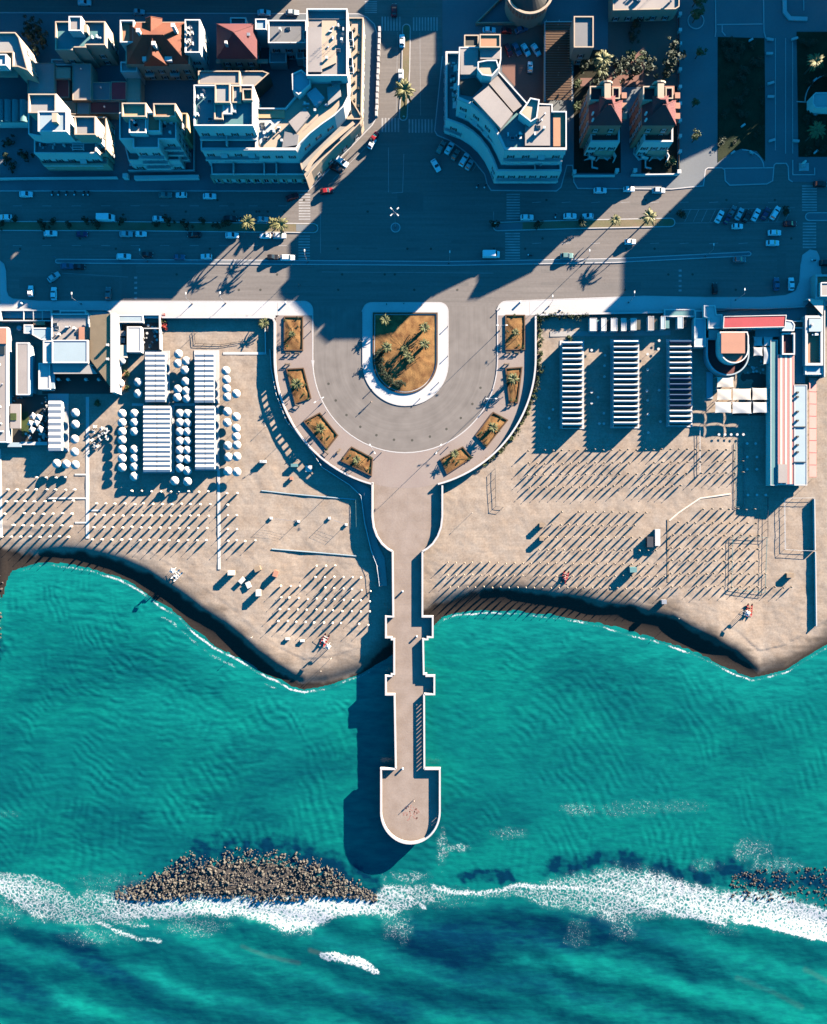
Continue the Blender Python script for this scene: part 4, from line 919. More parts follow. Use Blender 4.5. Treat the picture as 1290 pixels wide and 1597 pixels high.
# ---- 8: the curved white building right of the avenue
b = bld('apartment_building', 'white building with a curved front and stepped terraces right of the avenue', 'building', 790, 200)
fr = [(714, 152), (735, 161), (755, 178), (771, 197), (780, 214), (788, 232)]
mainp = [(716, 73), (782, 73), (782, 92), (777, 110), (822, 160), (862, 162), (862, 173), (884, 173), (884, 232)]+fr[::-1]
p = block(b, mainp, G0, 19, M_WHITE, M_TEALC, .9); faces(b, p, 9, 19, 'SEW', bands=True, awn=3)
slab(b, 'roof_plate', [(718, 76), (746, 76), (746, 92), (742, 116), (718, 116)], 18.0, 18.9, M_MEMB)
slab(b, 'roof_plate', [(738, 153), (762, 134), (800, 177), (781, 200)], 18.0, 20.2, M_MEMB); slab(b, 'roof_plate', [(763, 130), (776, 118), (814, 165), (801, 175)], 18.0, 19.4, M_MEMB)
slab(b, 'roof_plate', rect(819, 166, 858, 227), 18.0, 18.9, M_MEMB); slab(b, 'roof_plate', rect(863, 176, 881, 228), 18.0, 18.5, M_ORNG)
block(b, rect(748, 53, 781, 74), G0, 20.5, M_CREAM, M_ORNG, .3); block(b, rect(724, 54, 747, 73), G0, 16, M_CREAM, M_SHUT, .4); slab(b, 'roof_plate', rect(749, 74, 780, 92), 18.0, 19.6, M_MEMB)
block(b, [(745, 96), (760, 93), (775, 93), (779, 106), (767, 119), (752, 117), (745, 108)], 18, 22, M_WHITE, M_CREAM, .6); block(b, [(810, 176), (822, 160), (827, 152), (842, 155), (838, 184), (828, 190)], 18, 22, M_WHITE, M_CREAM, .6)
slab(b, 'dark_roof_slab', [(718, 124), (741, 121), (753, 133), (737, 150), (718, 147)], 18.0, 18.25, M_SHUT)  # dark slab laid on the roof in place of a sunken terrace
obj('cornice', MB().ribbon(W(fr+[(884, 232)], 19), .7, 18.3, 19.1), M_CANV, b)
clutter(b, rect(822, 170, 858, 222), 18.9, 6, 61); clutter(b, rect(785, 205, 815, 226), 18.2, 4, 62)
ter = [(695, 80), (714, 80), (714, 150), (789, 232), (876, 232), (876, 267), (775, 267), (768, 248), (760, 232), (749, 217), (736, 205), (722, 196), (695, 186)]
p = block(b, [(700, 80), (740, 80), (790, 160), (800, 232), (876, 232), (876, 267), (775, 267), (768, 248), (760, 232), (749, 217), (736, 205), (722, 196), (695, 186), (695, 80)], G0, 9, M_WHITE, M_TEALC, .9, .6); faces(b, p, G0, 9, 'SW', step=2.8, bands=True)
for q in ((745, 195, 752, 206), (833, 234, 834.5, 264)): obj('partition', MB().ribbon(W([(q[0], q[1]), (q[2], q[3])], 9), .25, 8, 9.4), M_WHITE, b)
clutter(b, rect(792, 240, 870, 262), 8.2, 5, 63); clutter(b, rect(700, 90, 712, 180), 8.2, 6, 64)
for i in range(11): obj('awning', MB().box(*P(722+i*5.2, 170+i*5.4+.02*i*i, 11), 11, 1.4, .8, .1, -.7), M_CANV, b)
# ---- yard with pergola roof
struct('red_yard', MB().prism(W([(783, 38), (849, 38), (849, 160), (824, 160), (783, 112)]), G0, .16), M_YARD)
b = bld('carport', 'long L shaped carport with a roof of brown slats beside the red car yard', 'carport', 870, 100)
obj('frame', MB().ribbon(W([(850, 158), (850, 34), (893, 34)], 3.2), .25, 3.0, 3.3).ribbon(W([(892, 158), (892, 34)], 3.2), .2, 3.0, 3.3), M_WMET, b)
for i in range(31):
    y = 36+i*3.95
    obj('slat', MB().box(*P(871.5, y, 3.4), 3.38, 8.2, .58, .06), M_BROWN, b)
for x in (851, 871, 892):
    for y in (36, 76, 116, 156): obj('post', MB().box(*P(x, y, 1.5), 1.6, .18, .18, 2.9), M_WMET, b)
obj('lattice_wall', MB().ribbon(W([(849, 160), (850, 34)], 2), .2, G0, 2.2), M_CREAM, b)
b = bld('pavilion', 'small building with a plain grey flat roof and cream edge beside the slatted carport', 'pavilion', 910, 55)
p = block(b, rect(895, 25, 926, 74), G0, 9.5, M_CREAM, M_GREY, .5); faces(b, p, G0, 9, 'SE')
b = bld('round_building', 'round building with an arcaded drum cut by the top edge of the photo', 'round building', 822, 0)
cx, cy = P(826, -14, 8)
obj('wall', MB().lathe([(6.6, G0), (6.6, 8.0), (7.3, 8.1), (7.3, 8.6), (6.6, 8.6), (6.4, 8.0), (2.5, 8.3)], 32, cx=cx, cy=cy), M_CREAM, b)
obj('roof', MB().lathe([(6.3, 8.05), (3.2, 9.6), (3.0, 9.7)], 32, cx=cx, cy=cy), M_SHUT, b)
for k in range(16): a = -2.9+k*.18*1.05; obj('window', MB().box(cx+6.65*cos(a), cy+6.65*sin(a), 5.8, .12, .8, 1.8, a), M_SALM, b)
struct('round_building_court', MB().prism(W([(788, -40), (850, -40), (848, 36), (790, 38), (792, 10)]), G0, .17), M_CITYP)
obj('garden_wall', MB().ribbon(W([(742, 40), (786, -4)]), .3, G0, 1.5).ribbon(W([(742, 40), (844, 39)]), .3, G0, 1.5), M_CREAM, b)
b = bld('low_building', 'low building with a sunlit pink roof cut by the top edge right of the garden', 'building', 1008, 0)
p = block(b, [(956, -60), (1060, -60), (1060, 10), (1054, 14), (956, 16)], G0, 6, M_CREAM, M_MEMB, .4); faces(b, p, G0, 6, 'S'); clutter(b, rect(965, -10, 1050, 8), 5.7, 6, 71)
# ---- villas
def villa(dx, lab, mirror=False):
    b = bld('villa', lab, 'villa', 1028+dx, 205)
    R = lambda x0, y0, x1, y1: rect(x0+dx, y0, x1+dx, y1)
    p = block(b, R(1003, 134, 1052, 196), G0, 14.5, M_SALM, M_DKRED, .1); faces(b, p, G0, 14.5, 'SEW', step=3.0)
    hip(b, 1003+dx, 158, 1053+dx, 194, 14.5, 4.6, M_DKRED, .3, 'x', 4.6)
    hip(b, 1018+dx, 150, 1042+dx, 174, 17.2, 2.4, M_DKRED, .1, 'x', 1.6, 'upper_roof')
    block(b, R(1003, 134, 1024, 157), 13, 17, M_CREAM, M_DKRED, .9); slab(b, 'stair_hut', R(1026, 130, 1036, 156), 13, 18.5, M_CREAM)
    block(b, R(1038, 136, 1050, 154), 13, 16.5, M_CREAM, M_REDR, .7)
    # little rear gable with a round arch
    x, y = P(1029+dx, 128, 17.5); v = [(x-1.9, y, 13), (x+1.9, y, 13), (x+1.9, y, 17)]+[(x+1.9*cos(pi*k/6), y, 17+1.6*sin(pi*k/6)) for k in range(1, 6)]+[(x-1.9, y, 17)]
    n = len(v); gb = MB().add(v+[(a, b_-.5, c) for a, b_, c in v], [tuple(range(n))]+[tuple(range(2*n-1, n-1, -1))]+[(i, n+i, n+(i+1) % n, (i+1) % n) for i in range(n)]); obj('gable', gb, M_CREAM, b)
    p = block(b, R(1004, 197, 1050, 221), G0, 9.5, M_WHITE, M_SHUT, 1.0, .5); faces(b, p, G0, 9, 'SEW', step=2.6)
    block(b, R(1012, 224, 1040, 235), G0, 4, M_CREAM, M_TERR, .4)
    for k in range(5): obj('step', MB().box(*P(1026+dx, 239+k*1.6, 1), 1.6-.3*k, 3.2+.3*k, .34, .3), M_CREAM, b)
    for x in (1012, 1022, 1030, 1040): obj('pillar', MB().box(*P(x+dx, 237, 3), 2, .35, .35, 3.8), M_CREAM, b)
    obj('side_stair', MB().ribbon(W([(1000+dx, 232), (1003+dx, 243), (1012+dx, 246)], 2), .3, G0, 2.0).ribbon(W([(1040+dx, 236), (1044+dx, 243), (1041+dx, 250)], 2), .3, G0, 2.0), M_WHITE, b)
    for y in (150, 166, 182): obj('dormer', MB().box(*P(1056+dx, y, 14), 13.9, 1.2, 1.4, 1.6).box(*P(1056+dx, y, 14.4), 14.8, 1.5, 1.7, .18), M_SALM, b)
    for x, y in ((1008, 176), (1008, 186)): obj('chimney', MB().box(*P(x+dx, y, 17), 16.6, .45, .45, 1.6), M_WHITE, b)
    return b
villa(0, 'dark red roofed villa beside the paved walk, right one of the pair')
villa(-83, 'dark red roofed villa beside the palm garden, left one of the pair')
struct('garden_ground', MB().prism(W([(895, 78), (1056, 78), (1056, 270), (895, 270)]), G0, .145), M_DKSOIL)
struct('garden_path', MB().prism(W([(948, 24), (1056, 24), (1056, 135), (905, 135), (905, 122), (948, 122)]), G0, .16), M_YARD)
struct('garden_path', MB().prism(W([(968, 136), (1000, 136), (1000, 270), (968, 270)]), G0, .162), M_CITYP)
b = thing('garden_wall', 'white garden wall with pillars in front of the two dark red roofed villas', 'garden wall', (*P(975, 275), G0))
obj('wall', MB().ribbon(W([(893, 276), (958, 276)]), .35, G0, 1.3).ribbon(W([(983, 275), (1056, 274)]), .35, G0, 1.3), M_WHITE, b)
for x, y in ((894, 272), (960, 270), (988, 270), (1056, 272)): obj('pillar', MB().box(*P(x, y), 1.1, .9, .9, 2.0).box(*P(x, y), 2.16, 1.15, 1.15, .14), M_WHITE, b)
b = thing('fence', 'long fence of white pillars between the villa garden and the paved walk', 'fence', (*P(1058, 150), G0))
obj('rail', MB().ribbon(W([(1058, 20), (1058, 266)]), .15, G0, .9), M_SHUT, b)
for y in (27, 52, 73, 94, 113, 140, 166, 192, 216, 240): obj('pillar', MB().box(*P(1058, y), 1.0, .8, .8, 1.8).box(*P(1058, y), 1.95, 1.0, 1.0, .12), M_WHITE, b)
for dx in (0, -83):
    b = thing('garden_border', 'white zigzag garden border in front of the '+('right' if dx == 0 else 'left')+' dark red roofed villa', 'garden border', (*P(1000+dx, 245), G0))
    obj('border', MB().ribbon(W([(992+dx+(40 if dx else 0), 190), (989+dx+(40 if dx else 0), 205), (990+dx+(30 if dx else 0), 213), (988+dx+(30 if dx else 0), 240), (996+dx, 250), (1006+dx, 247), (1006+dx, 262), (1015+dx, 264)]), .35, G0, .7), M_WHITE, b)
    obj('border', MB().ribbon(W([(1012+dx, 252), (1020+dx, 244), (1030+dx, 250), (1036+dx, 244)]), .3, G0, .6), M_WHITE, b)
# ---- east plaza
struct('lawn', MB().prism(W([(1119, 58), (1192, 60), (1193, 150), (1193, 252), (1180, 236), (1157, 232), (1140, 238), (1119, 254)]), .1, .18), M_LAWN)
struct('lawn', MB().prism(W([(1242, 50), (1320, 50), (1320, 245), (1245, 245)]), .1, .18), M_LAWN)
kerb([(1115, -30), (1116, 50), (1115, 58)], z=.3); kerb([(1190, -30), (1191, 50), (1194, 60), (1203, 63)], z=.3); kerb([(1118, 39), (1189, 38)], z=.25); kerb([(1126, 40), (1126, 50), (1131, 56)], z=.25)
kerb([(1126, 263), (1206, 262)], z=.25); kerb(arc(1157, 262, 34, 180, 360, 16, ry=28)[8:], z=.25)
kerb([(1222, -30), (1223, 20), (1231, 30), (1258, 31)], z=.6, w=1.2, m=M_PAVE); kerb([(1236, 250), (1236, 273), (1270, 273), (1270, 262)], z=.3); kerb([(1253, 17), (1253, -20)], z=.3)
kerb([(1262, 160), (1242, 159)], z=.3); kerb(arc(1300, 160, 45, 180, 250, 8), z=.3)
kerb([(1209, 60), (1209, 235)], z=.2, w=.2); kerb([(1225, 60), (1225, 240)], z=.2, w=.2); kerb([(1236, 60), (1236, 240)], z=.2, w=.2)
for i, (x, y, a) in enumerate(((1200, 63, -.2), (1199, 85, 0), (1201, 131, .3), (1201, 152, 0), (1203, 220, .3), (1238, 62, .3), (1240, 221, -.1))):
    o = MB(); o.box(0, 0, .3, 1.9, .55, .6); o.box(0, 0, .63, 2.1, .7, .08); q = obj('stone_bench', o, M_PAVE, loc=(*P(x, y), .13)); q.rotation_euler.z = a
    tag(q, 'white stone bench on the shaded walk between two dark lawns', 'bench', 'white stone benches on the east walk')
for x, y, a in ((1142, 239, .6), (1171, 239, -.6), (1270, 126, .7), (1270, 180, -.7), (1271, 238, .7), (1170, 64, .5), (1158, 197, .6)):
    q = obj('stone_block', MB().box(0, 0, .3, 1.3, .5, .6).box(0, 0, .62, 1.4, .6, .06), M_PAVE, loc=(*P(x, y), .16)); q.rotation_euler.z = a
    tag(q, 'short white stone block set at an angle at the edge of a dark lawn', 'stone block', 'white stone blocks by the lawns')
b = bld('kiosk', 'white kiosk roof at the right edge beside the dark lawn', 'kiosk', 1285, 156)
block(b, [(1268, 148), (1272, 144), (1330, 143), (1330, 168), (1272, 168), (1268, 162)], G0, 4, M_WHITE, M_CANV, .2); obj('counter', MB().box(*P(1285, 174, 1), .7, 4, .5, 1.2), M_METAL, b)
b = bld('memorial', 'small white memorial on a square base by the right crosswalk', 'memorial', 1252, 260)
obj('base', MB().box(*P(1253, 261), .3, 3.0, 2.4, .4), M_PAVE, b); obj('plinth', MB().box(*P(1250, 260), .95, 1.2, 1.0, 1.0), M_PAVE, b)
obj('figure', MB().lathe([(.4, 1.45), (.45, 1.9), (.3, 2.6), (.4, 3.0), (.12, 3.4)], 8, cx=P(1249, 258)[0], cy=P(1249, 258)[1]), M_WHITE, b)
# ---- unseen blocks just outside the frame, up-sun, shaped for the shade they cast
def outside(lab, poly, z, wall, cat='building'):
    c = centroid(poly); b = bld('apartment_building', lab, cat, *c)
    p = block(b, None, G0, z, wall, M_GREY, .9, world_poly=W(poly)); faces(b, p, G0, z, 'SW', balc=2, step=4.2); return b
ob_ = outside('tall pale block right of the plaza, beyond the photo', [(1312, 168), (1312, 70), (1760, 70), (1760, 168)], 25, M_WHITE)
for x0, y0, x1, y1, z in ((1320, 120, 1345, 160, 28), (1370, 80, 1400, 150, 27.5), (1450, 110, 1480, 165, 29), (1540, 100, 1560, 166, 27)): block(ob_, None, 24, z, M_WHITE, M_GREY, .3, world_poly=W(rect(x0, y0, x1, y1)))  # roof boxes added to step the edge of the cast shadow
outside('pale block north of the plaza, beyond the photo', [(1340, -330), (1580, -330), (1580, -160), (1390, -70), (1340, -90)], 25, M_CREAM)
outside('low cream houses north of the left blocks, beyond the photo', [(-80, -90), (470, -90), (470, -14), (-80, -14)], 11, M_CREAM)
outside('cream block north of the garden, beyond the photo', [(870, -190), (1060, -190), (1060, -80), (870, -80)], 14, M_CREAM)
outside('cream corner house north of the avenue, beyond the photo', [(720, -140), (800, -180), (850, -110), (765, -80)], 12, M_CREAM)
# ---------------------------------------------------------------- beach buildings
B0 = -1.1
def bb(name, label, cat, px, py, group=None): return thing(name, label, cat, (*P(px, py, -1), B0), 0, group)
def gable_mesh(L, w, h, t=.07):
    k = ('g', round(L, 2), round(w, 2), h)
    if k not in _wc:
        a, c = L/2, w/2
        b = MB().add([(-a, -c, 0), (a, -c, 0), (a, 0, h), (-a, 0, h), (-a, c, 0), (a, c, 0), (-a, -c, -t), (a, -c, -t), (a, c, -t), (-a, c, -t)],
                     [(0, 1, 2, 3), (3, 2, 5, 4), (6, 7, 1, 0), (9, 4, 5, 8), (6, 0, 3, 4, 9), (7, 8, 5, 2, 1)])
        _wc[k] = b
    return _wc[k]
def cabins(label, x0, y0, x1, y1, n, ztop, rise, mats, split=True, deck=None, door=True, group=None, frac=1.0):
    b = bb('beach_cabins', label, 'beach cabins', (x0+x1)/2, (y0+y1)/2, group)
    obj('wall', MB().prism(W(rect(x0+1, y0+1, x1-1, y1-1), ztop), B0, ztop-.02), M_WHITE, b)
    if deck: obj('deck', MB().prism(W(rect(*deck), -.7), B0, -.62), M_PAVE, b)
    (ax, ay), (bx, by) = P(x0, y1, ztop), P(x1, y0, ztop); w = (by-ay)/n
    cols = [(ax, (ax+bx)/2-.1), ((ax+bx)/2+.1, bx)] if split else [(ax, bx)]
    meshes = {}
    for j in range(n):
        for c0, c1 in cols:
            m = mats[j] if isinstance(mats, list) else mats
            k = m.name
            if k not in meshes: meshes[k] = gable_mesh(c1-c0, w*frac-.02, rise).mesh('roof', m)
            inst('roof', meshes[k], b, ((c0+c1)/2, by-w*(j+.5*frac), ztop+.07))
    if frac < 1: obj('dark_gap_roof', MB().prism([(ax+.1, ay+.1), (bx-.1, ay+.1), (bx-.1, by-.1), (ax+.1, by-.1)], ztop-.02, ztop+.03), M_SHUT, b)  # dark sheet between the gables, the shade of the gaps put into its colour
    if door:
        dm = MB().box(0, 0, 0, .05, .75, 1.8).mesh('door', M_LBLUE)
        for j in range(n):
            for x in (ax+.17, bx-.17): inst('door', dm, b, (x, by-w*(j+.5), ztop-1.25))
    return b
zt_ = 1.75
cabins('white striped cabin block nearest the left walkway, rear one under the kiosks', 227, 549, 258, 627, 10, zt_, .24, M_CANV, deck=(226, 547, 265, 628))
cabins('widest white striped cabin block, front left of the four', 224, 633, 266, 736, 14, zt_, .24, M_CANV, deck=(223, 632, 272, 738))
cabins('white striped cabin block below the long white promenade wall, rear right of the four', 304, 549, 334, 628, 10, zt_, .24, M_CANV, deck=(303, 546, 342, 629))
cabins('white striped cabin block beside the long vertical walkway, front right of the four', 305, 633, 335, 732, 13, zt_, .24, M_CANV, deck=(304, 632, 342, 734))
cabins('short white striped cabin block beside the restaurant terrace, far left', 76, 625, 96, 703, 8, zt_, .25, M_CANV, False, deck=(75, 614, 107, 704))
M_SLATE = mat('white_cabin_roof', (.33, .335, .34), .8, .05, .3, 3, .05)
cabins('narrow dark and white ribbed cabin block nearest the curved wall, right beach', 877, 533, 908, 668, 16, 1.9, .62, M_SLATE, False, frac=.54, deck=(873, 531, 911, 669))
cabins('wide dark and white ribbed cabin block, middle of the three on the right beach', 957, 531, 995, 666, 16, 1.9, .62, M_SLATE, False, frac=.54, deck=(952, 529, 997, 668))
cabins('cabin block partly covered with blue sheets beside the round restaurant', 1044, 531, 1078, 664, 16, 1.9, .62, frac=.54, split=False, mats=[M_BLUE, M_SLATE, M_SLATE, M_SLATE, M_SLATE, M_SLATE, M_SLATE, M_BLUE, M_BLUE, M_BLUE, M_BLUE, M_BLUE, M_BLUE, M_SLATE, M_SLATE, M_SLATE], deck=(1039, 529, 1080, 666))
# cross decks and walkways on the sand
def walkway(label, pts, w, z=None, m=None):
    b = thing('boardwalk', label, 'boardwalk', (*P(*pts[0], -1), B0)); q = []
    for (x0, y0), (x1, y1) in zip(pts[:-1], pts[1:]):
        k = max(1, int(hypot(x1-x0, y1-y0)/6))
        q += [(x0+(x1-x0)*i/k, y0+(y1-y0)*i/k) for i in range(k)]
    q.append(pts[-1])
    zz = [max(sz(*c)+.14, -1.9) for c in q]
    obj('deck', MB().ribbon([P(*c, z_) for c, z_ in zip(q, zz)], w*S, [z_-.3 for z_ in zz], zz), m or M_CANV, b)
    L = MB(); r = [P(*c, z_) for c, z_ in zip(q, zz)]
    return b
walkway('long white boardwalk running straight down the sand right of the cabin blocks', [(341, 734), (342, 888)], 4.2)
wb_ = walkway('wide white boardwalk with three short side arms, left beach', [(136.5, 619), (136.5, 840)], 5.2)
for (x0, x1, y) in ((75, 134, 777), (117, 134, 740), (117, 134, 815), (139, 158, 796)):
    obj('side_arm', MB().ribbon(W([(x0, y), (x1, y)], -1), .55, -1.3, sz((x0+x1)/2, y)+.16), M_CANV, wb_)
walkway('white boardwalk at the left edge of the photo', [(-1, 700), (1.5, 836)], 5)
walkway('short white deck between the front and rear cabin blocks', [(206, 631), (224, 631)], 4)
walkway('white deck joining the two middle cabin blocks', [(272, 631), (304, 631)], 4)
walkway('white deck on the sand ending at the curved wall', [(348, 551), (416, 551)], 4)
walkway('narrow deck on the right beach leading to a striped stack of chairs', [(1042, 810), (1042, 908)], 2.4, m=M_TANC)
walkway('pale curving path on the right beach between two fields of umbrella poles', [(1044, 812), (1058, 800), (1092, 777), (1140, 770)], 2.2, m=M_CREAMC)
walkway('grey walk in front of the white beach shops', [(858, 521), (1046, 519)], 8, m=M_TERR)
# ---- restaurant on the left
b = bb('restaurant', 'beach restaurant with pale blue flat roofs and a big sloping tan board roof, left', 'restaurant', 120, 560)
block(b, rect(80, 489, 139, 532), B0, 2.6, M_WHITE, M_MEMB, .3); block(b, rect(93, 484, 134, 500), B0, 2.2, M_WHITE, M_TEALC, .2); clutter(b, rect(84, 494, 125, 528), 2.3, 6, 81)
slab(b, 'roof_plate', rect(123, 510, 141, 530), 2.2, 2.7, M_SALM)
block(b, rect(67, 531, 82, 566), B0, 3.6, M_WHITE, M_CANV, .15); p = block(b, rect(81, 530, 137, 566), B0, 4.2, M_WHITE, M_LBLUE, .15)
slab(b, 'canopy', [(81, 566), (138, 566), (152, 583), (84, 583)], 3.0, 3.15, M_TERR)
block(b, rect(60, 566, 78, 607), B0, 2.8, M_WHITE, M_CANV, .15); slab(b, 'lean_to', rect(78, 566, 85, 606), 1.6, 2.2, M_LBLUE)
a0, a1, a2, a3 = P(140, 492, 3.6), P(173, 489, 4.4), P(174, 606, 4.4), P(140, 560, 3.6)
tr = MB().add([(*a0, 3.4), (*a1, 4.4), (*a2, 4.4), (*a3, 3.4), (*a0, 3.25), (*a1, 4.25), (*a2, 4.25), (*a3, 3.25)], [(3, 2, 1, 0), (0, 1, 5, 4), (1, 2, 6, 5), (2, 3, 7, 6), (3, 0, 4, 7)][0:5])
obj('board_roof', tr, M_TAN, b)
obj('side_wall', MB().prism(W(rect(172.5, 488, 180, 612), 4.6), B0, 4.7), M_CANV, b)
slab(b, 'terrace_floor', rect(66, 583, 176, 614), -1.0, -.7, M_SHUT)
for x in (92, 107, 135, 155): obj('floor_lamp', MB().lathe([(.08, -.7), (.08, 1.0), (.55, 1.2), (.5, 1.7), (.1, 2.0)], 10, cx=P(x, 592, 1)[0], cy=P(x, 592, 1)[1]), M_CANV, b)
for y in (538, 560): obj('roof_vent', MB().box(*P(168, y, 4.7), 4.7, .7, .7, .9), M_CANV, b)
b = bb('glazed_terrace', 'dark glazed terrace with a white frame below the left promenade', 'terrace', 40, 492)
slab(b, 'floor', rect(2, 485, 80, 499), -1, -.5, M_SHUT); obj('frame', MB().ribbon(W([(1, 484), (80, 484), (80, 500), (1, 500)], 1.4), .35, B0, 1.5, True), M_CANV, b)
for x in (37, 52, 66): obj('beam', MB().ribbon(W([(x, 484), (x, 500)], 1.4), .2, 1.2, 1.45), M_CANV, b)
b = bb('annexe', 'low pale blue roofs stepping down beside the left restaurant', 'annexe', 55, 515)
block(b, rect(37, 506, 51, 520), B0, 1.6, M_WHITE, M_LBLUE, .1); block(b, [(50, 511), (80, 511), (80, 530), (64, 530), (50, 522)], B0, 1.9, M_WHITE, M_LBLUE, .1); slab(b, 'roof_plate', rect(52, 500, 70, 507), 1.0, 1.3, M_ORNG)
b = bb('water_tank', 'round white tank lid at the left restaurant yard', 'tank', 31, 512)
obj('tank', MB().lathe([(.85, B0), (.85, .4), (.8, .5), (.2, .62)], 16, cx=P(31, 512)[0], cy=P(31, 512)[1]), M_LBLUE, b)
b = bb('long_shed', 'long pale shed with a sloping right edge, far left', 'shed', 37, 575)
block(b, rect(25, 534, 45, 616), B0, 2.0, M_WHITE, M_MEMB, .08)
e = W([(45, 534), (51, 541), (51, 613), (45, 616)], 1.5); obj('sloping_edge', MB().add([(*W([(45, 534)], 2)[0], 2.0), (*e[1], 1.2), (*e[2], 1.2), (*W([(45, 616)], 2)[0], 2.0), (*e[1], B0), (*e[2], B0)], [(3, 2, 1, 0), (1, 2, 5, 4)]), M_LBLUE, b)
b = bb('beach_building', 'long pink and white roof cut by the left edge of the photo', 'building', 0, 600)
block(b, rect(-60, 510, 11, 690), B0, 2.4, M_WHITE, M_MEMB, .1); slab(b, 'roof_plate', rect(-60, 512, 10, 536), 2.2, 2.7, M_SALM); slab(b, 'skylight', rect(0, 540, 7, 553), 2.25, 2.5, M_GLASS); clutter(b, rect(-6, 560, 8, 680), 2.3, 5, 83)
b = bb('dining_terrace', 'dark dining terrace floor with a low white wall, far left', 'terrace', 45, 660)
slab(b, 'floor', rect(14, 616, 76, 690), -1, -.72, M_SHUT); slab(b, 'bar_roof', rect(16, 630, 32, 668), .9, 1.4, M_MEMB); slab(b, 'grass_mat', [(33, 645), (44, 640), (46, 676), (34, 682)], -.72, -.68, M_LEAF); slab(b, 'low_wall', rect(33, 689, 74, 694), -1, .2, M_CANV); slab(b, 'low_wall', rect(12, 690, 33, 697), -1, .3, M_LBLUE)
obj('skylight', MB().box(*P(21, 650, 1.5), 1.5, 1.8, 2.2, .15), M_LEAF, b)
r = random.Random(5)
tbl = MB().lathe([(.25, 0), (.04, .03), (.04, .7), (.42, .72), (.42, .76)], 10).mesh('table', M_CANV)
cm = MB().box(0, 0, .42, .42, .42, .05).box(0, .2, .68, .42, .05, .45)
for sx in (-.17, .17):
    for sy in (-.17, .17): cm.box(sx, sy, .2, .05, .05, .4)
chairm = cm.mesh('chair', M_CANV)
def put(me, px, py, z, lab, cat, grp, rz=0, name=None):
    o = bpy.data.objects.new(name or me.name, me); C.objects.link(o); o.location = (*P(px, py, z), z); o.rotation_euler = (0, 0, rz); return tag(o, lab, cat, grp)
for i in range(22):
    put(chairm, 67+r.random()*8, 620+i*3.1, -.7, 'white chair in the line along the left edge of the short cabin block', 'chair', 'white chairs of the left dining terrace', r.random()*3)
for i in range(9): put(chairm, 16+r.random()*40, 618+r.random()*8, -.7, 'white chair at the top end of the left dining terrace', 'chair', 'white chairs at the shed end', r.random()*3)
for i in range(12): put(tbl, 36+r.random()*36, 676+r.random()*12, -.7, 'round white table by the low white wall of the left dining terrace', 'table', 'white tables of the left dining terrace')
# ---- kiosks right of the tan roof
b = bb('kiosk', 'group of pale kiosk roofs round a cluttered yard right of the tan roof', 'kiosk', 215, 520)
block(b, rect(181, 491, 223, 503), B0, 1.6, M_WHITE, M_LBLUE, .1); p = block(b, rect(198, 509, 220, 549), B0, 1.8, M_WHITE, M_CANV, .1); slab(b, 'canopy', [(180, 538), (197, 538), (199, 558), (181, 557)], 1.2, 1.35, M_CREAMC)
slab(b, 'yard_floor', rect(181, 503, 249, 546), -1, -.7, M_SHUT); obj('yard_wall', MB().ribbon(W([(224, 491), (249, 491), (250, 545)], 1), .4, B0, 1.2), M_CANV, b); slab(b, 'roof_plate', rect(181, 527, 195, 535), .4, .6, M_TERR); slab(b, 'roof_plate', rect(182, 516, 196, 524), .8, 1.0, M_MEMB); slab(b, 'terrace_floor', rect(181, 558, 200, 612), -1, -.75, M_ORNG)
obj('beam', MB().ribbon(W([(220, 512), (248, 512)], 1.2), .3, .9, 1.2), M_CANV, b)
for i in range(16): put(r.choice((chairm, tbl)), 224+r.random()*23, 506+r.random()*36, -.7, 'white furniture stacked in the kiosk yard', 'furniture', 'furniture in the kiosk yard', r.random()*3)
# ---- right beach: row of small shops
for i, (x0, x1, y0, y1, mm, lab) in enumerate(((920, 931, 496, 516, M_CANV, 'first'), (938, 946, 496, 516, M_CANV, 'second'), (953, 963, 496, 516, M_CANV, 'third'), (969, 977, 496, 516, M_CANV, 'fourth'), (984, 993, 496, 515, M_CANV, 'fifth'), (1011, 1020, 493, 515, M_MEMB, 'sixth'), (1031, 1038, 493, 513, M_LBLUE, 'seventh'), (1057, 1066, 493, 512, M_LBLUE, 'last'))):
    b = bb('beach_hut', lab+' white beach hut from the left in the row below the right promenade', 'beach hut', (x0+x1)/2, 506, 'white beach huts below the right promenade')
    block(b, rect(x0, y0, x1, y1), B0, 1.6, M_WHITE, mm, .06, .12); obj('door', MB().box(*P((x0+x1)/2, y1, .4), -.1, .9, .06, 1.9), M_LBLUE, b)
    obj('porch', MB().prism(W(rect(x1, y0+3, x1+6, y1-1), .8), .7, .8), [M_TEALC, M_SHUT, M_ORNG][i % 3], b)
b = bb('service_building', 'teal and pale blue roofs of a service building left of the red restaurant roof', 'building', 1080, 505)
block(b, rect(1036, 482, 1084, 494), B0, 1.2, M_WHITE, M_TEALC, .1); block(b, rect(1083, 496, 1101, 541), B0, 2.0, M_WHITE, M_LBLUE, .1); block(b, rect(1084, 484, 1098, 498), B0, 1.6, M_WHITE, M_TEALC, .1)
